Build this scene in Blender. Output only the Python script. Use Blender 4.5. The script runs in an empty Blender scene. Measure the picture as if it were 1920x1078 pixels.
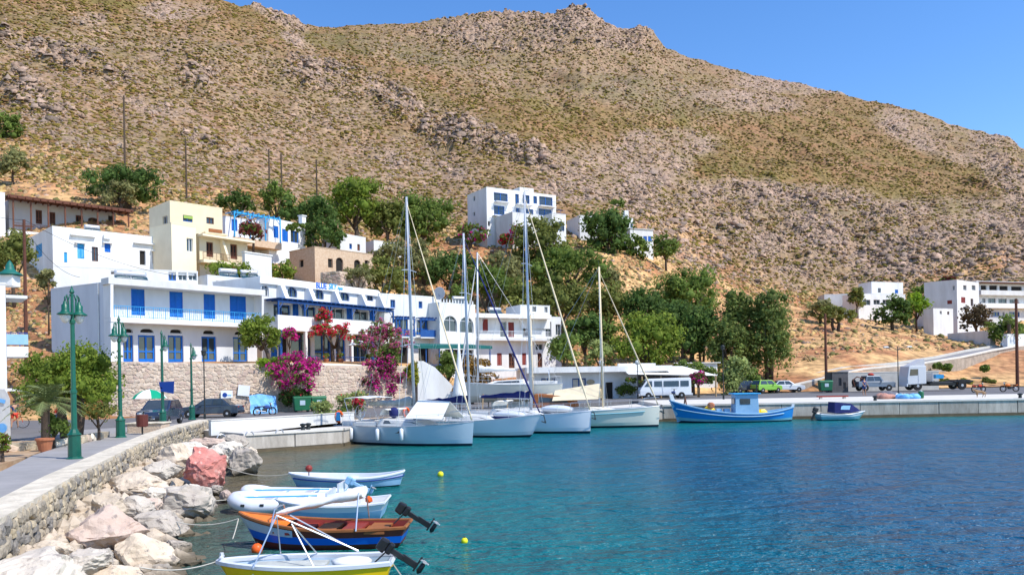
import bpy, math, random, bmesh
import numpy as np
from mathutils import Vector, Matrix, Euler
from math import sin, cos, pi, radians, sqrt, atan2, hypot
random.seed(7); RNG = np.random.default_rng(11)
S = bpy.context.scene
COL = S.collection
# ------------------------------------------------------------------ camera
F = 1500.0; CX = 960.0; CY = 539.0; SH = 170.6 / F; ROLL = radians(1.0); EYE = 3.5
cam = bpy.data.cameras.new('camera'); camo = bpy.data.objects.new('camera', cam); COL.objects.link(camo)
cam.sensor_width = 36.0; cam.lens = F / 1920 * 36.0
cam.shift_y = 170.6 / 1920
cam.clip_start = 0.1; cam.clip_end = 6000
camo.matrix_world = Matrix.Translation((0, 0, EYE)) @ Matrix.Rotation(ROLL, 4, 'Y') @ Matrix.Rotation(radians(90), 4, 'X')
S.camera = camo
# ------------------------------------------------------------------ world, sun
SUN_AZ = (0.88, -0.475); SUN_EL = radians(52)
W = bpy.data.worlds.new('World'); S.world = W; W.use_nodes = True
nt = W.node_tree; bg = nt.nodes['Background']
sky = nt.nodes.new('ShaderNodeTexSky'); sky.sky_type = 'NISHITA'; sky.sun_disc = False
sky.sun_elevation = SUN_EL; sky.sun_rotation = atan2(SUN_AZ[0], SUN_AZ[1]); sky.altitude = 0
sky.air_density = 1.0; sky.dust_density = 0.15; sky.ozone_density = 3.0
hs = nt.nodes.new('ShaderNodeHueSaturation'); hs.inputs['Saturation'].default_value = 1.25; hs.inputs['Value'].default_value = 1.12
hs.inputs['Hue'].default_value = 0.507
nt.links.new(sky.outputs[0], hs.inputs['Color']); nt.links.new(hs.outputs[0], bg.inputs[0])
bg.inputs[1].default_value = 0.15
sl = bpy.data.lights.new('sun', 'SUN'); sl.energy = 3.9; sl.angle = radians(0.53); sl.color = (1.0, 0.955, 0.88)
so = bpy.data.objects.new('sun', sl); COL.objects.link(so)
sd = Vector((SUN_AZ[0] * cos(SUN_EL), SUN_AZ[1] * cos(SUN_EL), sin(SUN_EL))).normalized()
so.rotation_euler = sd.to_track_quat('Z', 'Y').to_euler(); so.location = (30, -20, 60)
S.view_settings.view_transform = 'Standard'; S.view_settings.look = 'None'; S.view_settings.gamma = 1
S.view_settings.exposure = 0.46
S.view_settings.use_curve_mapping = False
S.render.engine = 'CYCLES'
S.cycles.max_bounces = 5; S.cycles.diffuse_bounces = 3; S.cycles.glossy_bounces = 3; S.cycles.transparent_max_bounces = 6
# ------------------------------------------------------------------ survey helpers: bearings measured in the photo -> points in the place
def ray(px, py):
    u = (px - CX) / F; w = (CY - py) / F + SH
    return (u * cos(ROLL) + w * sin(ROLL), -u * sin(ROLL) + w * cos(ROLL))
def P(px, py, Y):
    a, b = ray(px, py); return Vector((a * Y, Y, EYE + b * Y))
def G(px, py, z):
    a, b = ray(px, py); Y = (z - EYE) / b; return Vector((a * Y, Y, z))
def XY(px, Y):
    # bearing at horizon height
    a, b = ray(px, 700.0); return (a * Y, Y)
def proj(x, y, z):
    a = x / y; b = (z - EYE) / y
    u = a * cos(ROLL) - b * sin(ROLL); w = a * sin(ROLL) + b * cos(ROLL)
    return (u * F + CX, CY - (w - SH) * F)
def road_z(x):
    t = min(1, max(0, (x + 12) / 30)); return 1.0 + 0.3 * t
# ------------------------------------------------------------------ materials
MATS = {}
def lin(c): return tuple(c) + ((1.0,) if len(c) == 3 else ())
def mat(name, c, c2=None, scale=2.0, rough=0.85, bump=0.0, bscale=None, metal=0.0, spec=0.3, detail=6, coat=0.0, stretch=None, emit=None, vcol=False, alpha=None, coord='pos'):
    if name in MATS: return MATS[name]
    m = bpy.data.materials.new(name); m.use_nodes = True; MATS[name] = m
    t = m.node_tree; b = t.nodes['Principled BSDF']; L = t.links
    b.inputs['Roughness'].default_value = rough; b.inputs['Metallic'].default_value = metal
    b.inputs['Specular IOR Level'].default_value = spec; b.inputs['Coat Weight'].default_value = coat
    b.inputs['Base Color'].default_value = lin(c)
    if c2 is not None or bump:
        if coord == 'pos':
            g = t.nodes.new('ShaderNodeNewGeometry'); src = g.outputs['Position']
        else:
            g = t.nodes.new('ShaderNodeTexCoord'); src = g.outputs['Object']
        if stretch:
            mp = t.nodes.new('ShaderNodeMapping'); mp.inputs['Scale'].default_value = stretch
            L.new(src, mp.inputs[0]); src = mp.outputs[0]
    if c2 is not None:
        n = t.nodes.new('ShaderNodeTexNoise'); n.inputs['Scale'].default_value = scale; n.inputs['Detail'].default_value = detail
        n.inputs['Roughness'].default_value = 0.65
        L.new(src, n.inputs['Vector'])
        r = t.nodes.new('ShaderNodeValToRGB'); r.color_ramp.elements[0].position = 0.33; r.color_ramp.elements[1].position = 0.67
        r.color_ramp.elements[0].color = lin(c); r.color_ramp.elements[1].color = lin(c2)
        L.new(n.outputs[0], r.inputs[0]); out = r.outputs[0]
        # slight per-object drift so that alike pieces are not identical
        oi = t.nodes.new('ShaderNodeObjectInfo'); mr = t.nodes.new('ShaderNodeMapRange'); mr.inputs['To Min'].default_value = 0.88; mr.inputs['To Max'].default_value = 1.12
        L.new(oi.outputs['Random'], mr.inputs['Value'])
        h = t.nodes.new('ShaderNodeHueSaturation'); L.new(mr.outputs[0], h.inputs['Value']); L.new(out, h.inputs['Color'])
        L.new(h.outputs[0], b.inputs['Base Color'])
    if bump:
        n2 = t.nodes.new('ShaderNodeTexNoise'); n2.inputs['Scale'].default_value = bscale or scale * 3; n2.inputs['Detail'].default_value = 5
        L.new(src, n2.inputs['Vector'])
        bp = t.nodes.new('ShaderNodeBump'); bp.inputs['Strength'].default_value = bump; bp.inputs['Distance'].default_value = 0.05
        L.new(n2.outputs[0], bp.inputs['Height']); L.new(bp.outputs[0], b.inputs['Normal'])
    return m
def attrmat(name, attr='col', rough=0.9, bump=0.0, bscale=5, var=0.25, vscale=3.0, spec=0.2, transl=0.0):
    """base colour read from a per-face colour attribute, broken up by noise"""
    if name in MATS: return MATS[name]
    m = bpy.data.materials.new(name); m.use_nodes = True; MATS[name] = m
    t = m.node_tree; b = t.nodes['Principled BSDF']; L = t.links
    b.inputs['Roughness'].default_value = rough; b.inputs['Specular IOR Level'].default_value = spec
    a = t.nodes.new('ShaderNodeAttribute'); a.attribute_name = attr
    g = t.nodes.new('ShaderNodeNewGeometry')
    n = t.nodes.new('ShaderNodeTexNoise'); n.inputs['Scale'].default_value = vscale; n.inputs['Detail'].default_value = 5
    L.new(g.outputs['Position'], n.inputs['Vector'])
    mr = t.nodes.new('ShaderNodeMapRange'); mr.inputs['From Min'].default_value = 0.3; mr.inputs['From Max'].default_value = 0.7
    mr.inputs['To Min'].default_value = 1 - var; mr.inputs['To Max'].default_value = 1 + var
    L.new(n.outputs[0], mr.inputs['Value'])
    h = t.nodes.new('ShaderNodeHueSaturation'); L.new(mr.outputs[0], h.inputs['Value']); L.new(a.outputs['Color'], h.inputs['Color'])
    L.new(h.outputs[0], b.inputs['Base Color'])
    if transl:
        tr = t.nodes.new('ShaderNodeBsdfTranslucent'); L.new(h.outputs[0], tr.inputs['Color'])
        mx = t.nodes.new('ShaderNodeMixShader'); mx.inputs[0].default_value = transl
        L.new(b.outputs[0], mx.inputs[1]); L.new(tr.outputs[0], mx.inputs[2]); L.new(mx.outputs[0], t.nodes['Material Output'].inputs[0])
    if bump:
        n2 = t.nodes.new('ShaderNodeTexNoise'); n2.inputs['Scale'].default_value = bscale; n2.inputs['Detail'].default_value = 8
        L.new(g.outputs['Position'], n2.inputs['Vector'])
        bp = t.nodes.new('ShaderNodeBump'); bp.inputs['Strength'].default_value = bump; bp.inputs['Distance'].default_value = 0.3
        L.new(n2.outputs[0], bp.inputs['Height']); L.new(bp.outputs[0], b.inputs['Normal'])
    return m
M = {}
def defm(k, *a, **kw): M[k] = mat(k, *a, **kw); return M[k]
defm('white_wall', (0.81, 0.81, 0.79), (0.66, 0.65, 0.62), scale=0.7, bump=0.2, bscale=10, stretch=(1, 1, .3))
defm('white_wall_cool', (0.74, 0.75, 0.77), (0.62, 0.63, 0.65), scale=0.6, bump=0.2, bscale=10, stretch=(1, 1, .3))
defm('grey_wall', (0.48, 0.48, 0.50), (0.55, 0.55, 0.56), scale=0.8, bump=0.1, bscale=14)
defm('cream_wall', (0.82, 0.71, 0.50), (0.75, 0.64, 0.44), scale=0.7, bump=0.12, bscale=14)
defm('stone_house', (0.50, 0.34, 0.22), (0.62, 0.47, 0.33), scale=4, bump=0.6, bscale=6)
defm('pink_stone', (0.55, 0.36, 0.26), (0.42, 0.28, 0.20), scale=4, bump=0.6, bscale=6)
defm('blue_paint', (0.006, 0.12, 0.48), (0.008, 0.15, 0.56), scale=3, rough=0.5)
defm('light_blue_paint', (0.03, 0.32, 0.66), (0.05, 0.38, 0.70), scale=3, rough=0.5)
defm('dark_blue_paint', (0.012, 0.06, 0.22), (0.018, 0.09, 0.30), scale=3, rough=0.5)
defm('brown_wood', (0.10, 0.038, 0.022), (0.16, 0.06, 0.035), scale=5, rough=0.7)
defm('orange_wood', (0.36, 0.13, 0.04), (0.26, 0.09, 0.03), scale=5, rough=0.6)
defm('pale_wood', (0.45, 0.32, 0.18), (0.36, 0.25, 0.14), scale=5)
defm('red_paint', (0.30, 0.035, 0.025), (0.22, 0.04, 0.03), scale=3, rough=0.45)
defm('glass', (0.03, 0.045, 0.055), (0.06, 0.075, 0.085), scale=0.8, rough=0.08, spec=0.8)
defm('dark_inside', (0.025, 0.022, 0.02), rough=0.9)
defm('curtain', (0.50, 0.44, 0.36), (0.6, 0.55, 0.48), scale=3)
defm('green_iron', (0.003, 0.085, 0.055), (0.004, 0.11, 0.07), scale=6, rough=0.4, spec=0.5)
defm('dark_iron', (0.02, 0.025, 0.025), (0.035, 0.04, 0.04), scale=6, rough=0.5)
defm('frosted', (0.62, 0.64, 0.60), rough=0.25, spec=0.5)
defm('alu', (0.50, 0.53, 0.57), (0.58, 0.61, 0.65), scale=2, rough=0.4, metal=0.3)
defm('steel', (0.6, 0.62, 0.64), rough=0.3, metal=0.8)
defm('concrete', (0.46, 0.43, 0.38), (0.56, 0.53, 0.47), scale=1.1, bump=0.25, bscale=9)
defm('road_bank', (0.46, 0.38, 0.30), (0.28, 0.23, 0.18), scale=1.2, bump=.8, bscale=4)
defm('quay_face', (0.54, 0.49, 0.42), (0.33, 0.29, 0.24), scale=1.4, bump=0.35, bscale=8, stretch=(1.6, 1.6, 0.35))
defm('concrete_pale', (0.60, 0.56, 0.49), (0.70, 0.66, 0.59), scale=1.3, bump=0.2, bscale=9)
defm('concrete_dark', (0.10, 0.10, 0.10), (0.16, 0.15, 0.15), scale=1.5, bump=0.2)
defm('wet_stain', (0.16, 0.12, 0.07), (0.10, 0.08, 0.05), scale=2.0, bump=0.3)
defm('asphalt', (0.15, 0.145, 0.145), (0.20, 0.19, 0.19), scale=0.8, bump=0.2, bscale=30)
defm('pavement', (0.25, 0.24, 0.23), (0.32, 0.30, 0.29), scale=1.0, bump=0.15, bscale=20)
defm('dirt', (0.36, 0.22, 0.12), (0.45, 0.33, 0.21), scale=1.6, bump=0.5, bscale=8)
defm('bark', (0.12, 0.085, 0.06), (0.07, 0.05, 0.035), scale=6, bump=0.6, bscale=20)
defm('hull_white', (0.70, 0.73, 0.76), (0.66, 0.69, 0.73), scale=0.5, rough=0.18, spec=0.6)
defm('hull_grey', (0.47, 0.58, 0.66), (0.43, 0.54, 0.62), scale=0.5, rough=0.16, spec=0.6)
defm('hull_cream', (0.72, 0.71, 0.61), (0.67, 0.67, 0.58), scale=0.5, rough=0.2, spec=0.6)
defm('deck_white', (0.78, 0.77, 0.73), (0.72, 0.71, 0.68), scale=1.5, rough=0.5)
defm('antifoul', (0.006, 0.018, 0.035), (0.01, 0.03, 0.05), scale=2, rough=0.5)
defm('navy_canvas', (0.012, 0.018, 0.10), (0.02, 0.028, 0.14), scale=4, rough=0.85)
defm('white_canvas', (0.80, 0.79, 0.75), (0.74, 0.73, 0.69), scale=3, rough=0.9, bump=0.3, bscale=5)
defm('cream_canvas', (0.74, 0.62, 0.42), (0.66, 0.55, 0.37), scale=3, rough=0.9, bump=0.3, bscale=5)
defm('grey_canvas', (0.50, 0.51, 0.46), (0.38, 0.39, 0.36), scale=4, rough=0.9, bump=0.6, bscale=4)
defm('blue_hull', (0.01, 0.20, 0.58), (0.012, 0.24, 0.64), scale=1, rough=0.3, spec=0.5)
defm('teal_hull', (0.16, 0.42, 0.52), (0.22, 0.48, 0.58), scale=1.5, rough=0.4, spec=0.5)
defm('sky_paint', (0.25, 0.46, 0.66), (0.32, 0.53, 0.72), scale=2, rough=0.5)
defm('deep_blue_paint', (0.006, 0.13, 0.62), (0.008, 0.15, 0.66), scale=2, rough=0.35)
defm('orange_paint', (0.80, 0.20, 0.025), (0.70, 0.16, 0.02), scale=4, rough=0.4)
defm('orange_float', (0.85, 0.13, 0.02), rough=0.4)
defm('yellow_paint', (0.92, 0.58, 0.01), (0.85, 0.52, 0.01), scale=2, rough=0.35)
defm('yellow_float', (0.75, 0.72, 0.02), rough=0.4)
defm('maroon_paint', (0.10, 0.025, 0.02), (0.14, 0.035, 0.025), scale=2, rough=0.45)
defm('black_plastic', (0.012, 0.012, 0.014), (0.02, 0.02, 0.022), scale=4, rough=0.35, spec=0.5)
defm('rubber', (0.02, 0.02, 0.02), (0.03, 0.03, 0.03), scale=8, rough=0.8)
defm('rope', (0.5, 0.47, 0.4), rough=0.9)
defm('blue_grey_car', (0.030, 0.048, 0.075), (0.036, 0.056, 0.085), scale=1, rough=0.25, spec=0.6, coat=0.4)
defm('dark_car', (0.018, 0.028, 0.055), (0.024, 0.035, 0.065), scale=1, rough=0.22, spec=0.6, coat=0.5)
defm('jeep_paint', (0.13, 0.17, 0.22), (0.16, 0.20, 0.25), scale=1, rough=0.35, spec=0.5, coat=0.2)
defm('white_paint', (0.76, 0.78, 0.80), (0.70, 0.72, 0.75), scale=0.8, rough=0.3, spec=0.5, coat=0.3)
defm('green_paint', (0.22, 0.46, 0.06), rough=0.35, spec=0.5)
defm('bin_green', (0.015, 0.13, 0.06), (0.02, 0.16, 0.075), scale=3, rough=0.5)
defm('tarp_blue', (0.12, 0.36, 0.70), (0.20, 0.46, 0.78), scale=3, rough=0.6, bump=0.5, bscale=4)
defm('sign_blue', (0.01, 0.05, 0.26), rough=0.5)
defm('parasol_green', (0.0, 0.32, 0.17), (0.0, 0.36, 0.2), scale=3, rough=0.8)
defm('pot_clay', (0.45, 0.17, 0.08), (0.38, 0.14, 0.07), scale=4)
defm('skin', (0.45, 0.25, 0.16), rough=0.6)
defm('hair_dark', (0.03, 0.02, 0.015), rough=0.8)
defm('cloth_red', (0.60, 0.06, 0.03), (0.5, 0.05, 0.03), scale=6)
defm('cloth_orange', (0.75, 0.18, 0.05), (0.65, 0.15, 0.05), scale=6)
defm('cloth_blue', (0.03, 0.06, 0.2), (0.04, 0.08, 0.25), scale=6)
defm('solar_blue', (0.02, 0.05, 0.07), (0.03, 0.07, 0.09), scale=2, rough=0.15, spec=0.7)
defm('tank_metal', (0.55, 0.56, 0.58), (0.45, 0.46, 0.48), scale=3, rough=0.35, metal=0.4)
defm('mortar', (0.52, 0.44, 0.32), (0.36, 0.30, 0.21), scale=6, bump=0.7, bscale=20)
defm('mortar_warm', (0.60, 0.48, 0.36), (0.66, 0.54, 0.42), scale=5, bump=0.7, bscale=15)
defm('stone_a', (0.44, 0.37, 0.27), (0.22, 0.19, 0.15), scale=5, bump=0.7, bscale=15)
defm('stone_b', (0.52, 0.43, 0.30), (0.34, 0.28, 0.19), scale=5, bump=0.7, bscale=15)
defm('stone_c', (0.29, 0.26, 0.22), (0.15, 0.14, 0.13), scale=6, bump=0.7, bscale=15)
defm('stone_w1', (0.62, 0.48, 0.36), (0.55, 0.42, 0.31), scale=5, bump=0.7, bscale=15)
defm('stone_w2', (0.66, 0.54, 0.42), (0.55, 0.43, 0.33), scale=5, bump=0.7, bscale=15)
defm('stone_w3', (0.55, 0.40, 0.31), (0.48, 0.37, 0.30), scale=5, bump=0.7, bscale=15)
defm('cap_stone', (0.84, 0.74, 0.58), (0.55, 0.48, 0.37), scale=2.2, bump=1.0, bscale=7)
# ------------------------------------------------------------------ objects
def tag(o, label=None, cat=None, group=None, kind=None):
    if label: o['label'] = label
    if cat: o['category'] = cat
    if group: o['group'] = group
    if kind: o['kind'] = kind
    return o
def thing(name, label, cat, loc=(0, 0, 0), rz=0.0, group=None):
    o = bpy.data.objects.new(name, None); COL.objects.link(o); o.empty_display_size = 0.3
    o.location = loc; o.rotation_euler = (0, 0, rz)
    return tag(o, label, cat, group)
class MB:
    def __init__(s): s.v = []; s.f = []
    def add(s, vs, fs):
        b = len(s.v); s.v.extend([tuple(p) for p in vs]); s.f.extend([tuple(b + i for i in q) for q in fs]); return s
    def box(s, c, d, rz=0.0, rx=0.0, ry=0.0, taper=1.0):
        hx, hy, hz = d[0] / 2, d[1] / 2, d[2] / 2
        R = Euler((rx, ry, rz)).to_matrix() if (rx or ry or rz) else None
        vs = []
        for z in (-1, 1):
            t = taper if z > 0 else 1.0
            for x, y in ((-1, -1), (1, -1), (1, 1), (-1, 1)):
                p = Vector((x * hx * t, y * hy * t, z * hz))
                if R: p = R @ p
                vs.append((p.x + c[0], p.y + c[1], p.z + c[2]))
        return s.add(vs, [(3, 2, 1, 0), (4, 5, 6, 7), (0, 1, 5, 4), (1, 2, 6, 5), (2, 3, 7, 6), (3, 0, 4, 7)])
    def prism(s, poly, z0, z1):
        n = len(poly)
        ar = sum(poly[i][0] * poly[(i + 1) % n][1] - poly[(i + 1) % n][0] * poly[i][1] for i in range(n))
        if ar < 0: poly = poly[::-1]
        vs = [(p[0], p[1], z0) for p in poly] + [(p[0], p[1], z1) for p in poly]
        return s.add(vs, [tuple(range(n))[::-1], tuple(range(n, 2 * n))] + [(i, (i + 1) % n, (i + 1) % n + n, i + n) for i in range(n)])
    def tube(s, pts, r, n=8, caps=True):
        pts = [Vector(p) for p in pts]; rs = r if isinstance(r, (list, tuple)) else [r] * len(pts)
        vs = []; fs = []; prev = None
        for i, p in enumerate(pts):
            t = (pts[min(i + 1, len(pts) - 1)] - pts[max(i - 1, 0)])
            if t.length < 1e-9: t = Vector((0, 0, 1))
            t.normalize()
            if prev is None:
                a = Vector((0, 0, 1)) if abs(t.z) < 0.9 else Vector((1, 0, 0)); prev = t.cross(a).normalized()
            e1 = (prev - t * prev.dot(t)).normalized(); e2 = t.cross(e1); prev = e1
            for k in range(n):
                q = p + (e1 * cos(2 * pi * k / n) + e2 * sin(2 * pi * k / n)) * rs[i]; vs.append(q)
        for i in range(len(pts) - 1):
            for k in range(n):
                a = i * n + k; b = i * n + (k + 1) % n; fs.append((a, b, b + n, a + n))
        if caps: fs.append(tuple(range(n))[::-1]); fs.append(tuple(range((len(pts) - 1) * n, len(pts) * n)))
        return s.add(vs, fs)
    def lathe(s, prof, n=16, c=(0, 0, 0), axis='z'):
        vs = []; fs = []
        for (r, z) in prof:
            for k in range(n):
                a = 2 * pi * k / n
                if axis == 'z': vs.append((c[0] + r * cos(a), c[1] + r * sin(a), c[2] + z))
                elif axis == 'y': vs.append((c[0] + r * cos(a), c[1] + z, c[2] - r * sin(a)))
                else: vs.append((c[0] + z, c[1] + r * cos(a), c[2] + r * sin(a)))
        for i in range(len(prof) - 1):
            for k in range(n):
                a = i * n + k; b = i * n + (k + 1) % n; fs.append((a, b, b + n, a + n))
        fs.append(tuple(range(n))[::-1]); fs.append(tuple(range((len(prof) - 1) * n, len(prof) * n)))
        return s.add(vs, fs)
    def grid(s, rows, close=False):
        n = len(rows[0]); vs = [p for r in rows for p in r]; fs = []
        for i in range(len(rows) - 1):
            for k in range(n - 1 + (1 if close else 0)):
                a = i * n + k; b = i * n + (k + 1) % n; fs.append((a, b, b + n, a + n))
        return s.add(vs, fs)
    def blob(s, c, r, sub=1, jit=0.15, sq=1.0, rnd=random):
        vs, fs = ICO[sub]
        out = []
        rr = r if isinstance(r, (tuple, list)) else (r, r, r * sq)
        for v in vs:
            k = 1 + rnd.uniform(-jit, jit); out.append((c[0] + v[0] * rr[0] * k, c[1] + v[1] * rr[1] * k, c[2] + v[2] * rr[2] * k))
        return s.add(out, fs)
    def build(s, name, m, parent=None, smooth=False, bevel=0.0, solid=0.0, recalc=False):
        me = bpy.data.meshes.new(name); me.from_pydata(s.v, [], s.f)
        if recalc:
            bm = bmesh.new(); bm.from_mesh(me); bmesh.ops.recalc_face_normals(bm, faces=bm.faces); bm.to_mesh(me); bm.free()
        me.materials.append(M[m] if isinstance(m, str) else m)
        if smooth: me.polygons.foreach_set('use_smooth', [True] * len(me.polygons))
        me.update()
        o = bpy.data.objects.new(name, me); COL.objects.link(o)
        if parent is not None: o.parent = parent
        if bevel:
            b = o.modifiers.new('bevel', 'BEVEL'); b.width = bevel; b.segments = 2; b.limit_method = 'ANGLE'; b.angle_limit = radians(35)
        if solid:
            b = o.modifiers.new('solid', 'SOLIDIFY'); b.thickness = solid; b.offset = 0
        return o
def ico(sub):
    bm = bmesh.new(); bmesh.ops.create_icosphere(bm, subdivisions=max(1, sub), radius=1.0)
    vs = [tuple(v.co) for v in bm.verts]; fs = [tuple(v.index for v in f.verts) for f in bm.faces]; bm.free(); return vs, fs
ICO = {1: ico(1), 2: ico(2), 3: ico(3), 4: ico(4)}
def loose(mb, root):
    """shift a builder filled with world coordinates into the frame of an unrotated root"""
    L = root.location; mb.v = [(a - L.x, b - L.y, c - L.z) for a, b, c in mb.v]; return mb
def copy_tree(o, parent=None):
    c = o.copy(); COL.objects.link(c)
    if parent is not None: c.parent = parent
    for ch in list(KIDS.get(o.name, [])) or [x for x in o.children]: copy_tree(ch, c)
    return c
KIDS = {}
def piece(name, me, parent, loc, rot=(0, 0, 0), sc=(1, 1, 1)):
    o = bpy.data.objects.new(name, me); COL.objects.link(o); o.parent = parent
    o.location = loc; o.rotation_euler = rot; o.scale = sc; return o
# ------------------------------------------------------------------ numpy noise
_T = RNG.random((256, 256))
def vnoise(x, y):
    xi = np.floor(x).astype(int); yi = np.floor(y).astype(int); fx = x - xi; fy = y - yi
    fx = fx * fx * (3 - 2 * fx); fy = fy * fy * (3 - 2 * fy)
    a = _T[yi % 256, xi % 256]; b = _T[yi % 256, (xi + 1) % 256]; c = _T[(yi + 1) % 256, xi % 256]; d = _T[(yi + 1) % 256, (xi + 1) % 256]
    return (a * (1 - fx) + b * fx) * (1 - fy) + (c * (1 - fx) + d * fx) * fy
def fbm(x, y, o=5, g=0.5):
    s = 0; a = 1; t = 0
    for i in range(o):
        s = s + a * vnoise(x * 2 ** i + 17.3 * i, y * 2 ** i + 5.1 * i); t += a; a *= g
    return s / t
# ------------------------------------------------------------------ terrain: control profiles (depth, height) along bearings
CTL = [
 # px ,  rows: road back, foot, terrace, terrace back, t2, t3, upper, hill foot, lower, mid, ridge(py)
 (-500, [(60,1.0),(62,1.5),(64,5),(74,9),(86,15),(95,20),(105,25),(125,36),(190,78),(300,150),(430,260)], None),
 (0,    [(60,1.0),(62,1.5),(64,5.2),(74,9.5),(85,15.5),(94,20),(104,25),(128,38),(190,74),(300,147),(450,None)], -110),
 (120,  [(60,1.0),(62,1.5),(64,5.2),(74,10),(85,15.5),(94,20),(104,25),(126,36),(190,72),(300,143),(450,None)], -80),
 (200,  [(60,1.0),(61,1.2),(62.5,5.2),(76,7.5),(86,15.5),(95,19),(106,25),(126,34),(190,70),(300,140),(455,None)], -50),
 (260,  [(61.5,1.0),(62.5,1.1),(63,5.2),(77,6),(88,15),(95,18.5),(108,25),(126,33),(190,69),(300,138),(460,None)], -30),
 (400,  [(64.5,1.0),(65.5,1.1),(66,5.2),(78,6),(90,14),(97,18),(110,24),(126,30),(190,64),(300,134),(480,None)], 3),
 (600,  [(69,1.0),(70,1.1),(70.5,5.1),(86,6),(97,14),(104,16.3),(118,21),(140,29),(200,60),(330,135),(600,None)], 50),
 (800,  [(76,1.0),(77,1.1),(77.5,5),(92,5.5),(106,9),(118,15),(132,24),(145,28),(210,60),(340,135),(650,None)], 44),
 (900,  [(84,1.1),(85,1.2),(86,2),(100,3.5),(112,8),(122,15),(134,25),(146,28.5),(210,60),(340,135),(680,None)], 29),
 (1000, [(86,1.2),(87,1.3),(88,2),(100,3),(112,8),(122,15),(135,25.5),(147,28),(210,58),(350,135),(700,None)], 27),
 (1200, [(90,1.3),(92,1.4),(94,2),(106,4),(118,9),(130,16),(144,25),(156,28),(215,52),(360,125),(720,None)], 55),
 (1330, [(96,1.3),(98,1.4),(100,2),(110,4),(122,8),(136,13),(150,18),(165,23),(220,44),(370,118),(710,None)], 118),
 (1450, [(98,1.3),(99.5,1.5),(101,2.3),(110,4),(124,7),(138,11),(152,14.5),(178,20),(228,40),(370,108),(700,None)], 147),
 (1600, [(99,1.3),(100,3.6),(106,3.7),(114,6),(128,9),(142,11),(155,13),(194,17.0),(240,41),(370,98),(660,None)], 185),
 (1800, [(103,1.35),(112,3.2),(121,5.6),(128,6.6),(138,8),(150,9.6),(160,10.5),(188,16),(238,40),(350,83),(620,None)], 240),
 (1930, [(104,1.4),(113,3.6),(124,6.4),(131,6.8),(142,8),(152,9.6),(162,10.5),(180,17),(235,39),(340,78),(600,None)], 283),
 (2200, [(104,1.4),(113,4),(126,6.8),(134,7.2),(144,9),(154,12),(165,15),(182,20),(235,38),(340,70),(580,None)], 330),
 (2600, [(104,1.4),(113,4),(126,6.8),(134,7.2),(144,9),(154,12),(165,15),(182,20),(235,36),(340,62),(560,None)], 400),
]
RIDGE = [(-500,-300),(0,-130),(200,-60),(300,-28),(385,1),(420,4),(480,14),(520,22),(550,38),(566,49),(620,52),(780,46),(830,40),(865,33),(900,28),(1000,28),(1040,30),(1060,18),(1085,13),(1105,20),(1135,45),(1165,54),(1185,56),(1205,50),(1225,62),(1245,90),(1290,108),(1330,118),(1420,142),(1500,155),(1600,183),(1700,206),(1800,238),(1870,256),(1895,262),(1910,280),(1930,287),(2200,350),(2600,420)]
pxs = np.array([c[0] for c in CTL], float); NR = len(CTL[0][1])
cols = np.arange(-420, 2400, 3.6)
rowsY = np.zeros((NR + 1, len(cols))); rowsZ = np.zeros((NR + 1, len(cols)))
def smooth1(a, k=7):
    w = np.hanning(k + 2)[1:-1]; w /= w.sum(); return np.convolve(np.pad(a, k // 2, mode='edge'), w, 'valid')
for r in range(NR):
    yy = np.interp(cols, pxs, [c[1][r][0] for c in CTL])
    if r < NR - 1: zz = np.interp(cols, pxs, [c[1][r][1] for c in CTL])
    else:
        ry = np.interp(cols, [a for a, b in RIDGE], [b for a, b in RIDGE])
        zz = np.array([P(a, b, y).z for a, b, y in zip(cols, ry, yy)])
    if r in (5, 6, 7, 8, 9): yy = smooth1(yy, 25); zz = smooth1(zz, 25)
    rowsY[r] = yy; rowsZ[r] = zz
rowsY[NR] = rowsY[NR - 1] * 1.5; rowsZ[NR] = rowsZ[NR - 1] * 0.55
# sampling along the profile
seg = [2, 2, 8, 10, 10, 12, 16, 60, 90, 150, 8]
tt = []
for i, n in enumerate(seg): tt += list(i + np.arange(n) / n)
tt.append(NR); tt = np.array(tt)
TY = np.zeros((len(tt), len(cols))); TZ = np.zeros_like(TY)
# softened piecewise curve above the village, exact in the village
for j in range(len(cols)):
    TY[:, j] = np.interp(tt, np.arange(NR + 1), rowsY[:, j]); TZ[:, j] = np.interp(tt, np.arange(NR + 1), rowsZ[:, j])
TTm = np.repeat(tt[:, None], len(cols), 1)
kk = 31; w = np.hanning(kk + 2)[1:-1]; w /= w.sum()
for A in (TZ,):
    B = np.apply_along_axis(lambda a: np.convolve(np.pad(a, kk // 2, mode='edge'), w, 'valid'), 0, A)
    mk = np.clip((TTm - 6.3) / 0.7, 0, 1) * np.clip((NR - 1 - 0.2 - TTm) / 0.4, 0, 1)
    A[:] = A * (1 - mk) + B * mk
uu = (cols - CX) / F
TX = (np.repeat((uu * cos(ROLL))[None, :], len(tt), 0)) * TY + ((TZ - EYE) * sin(ROLL)) * 1.0
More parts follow.
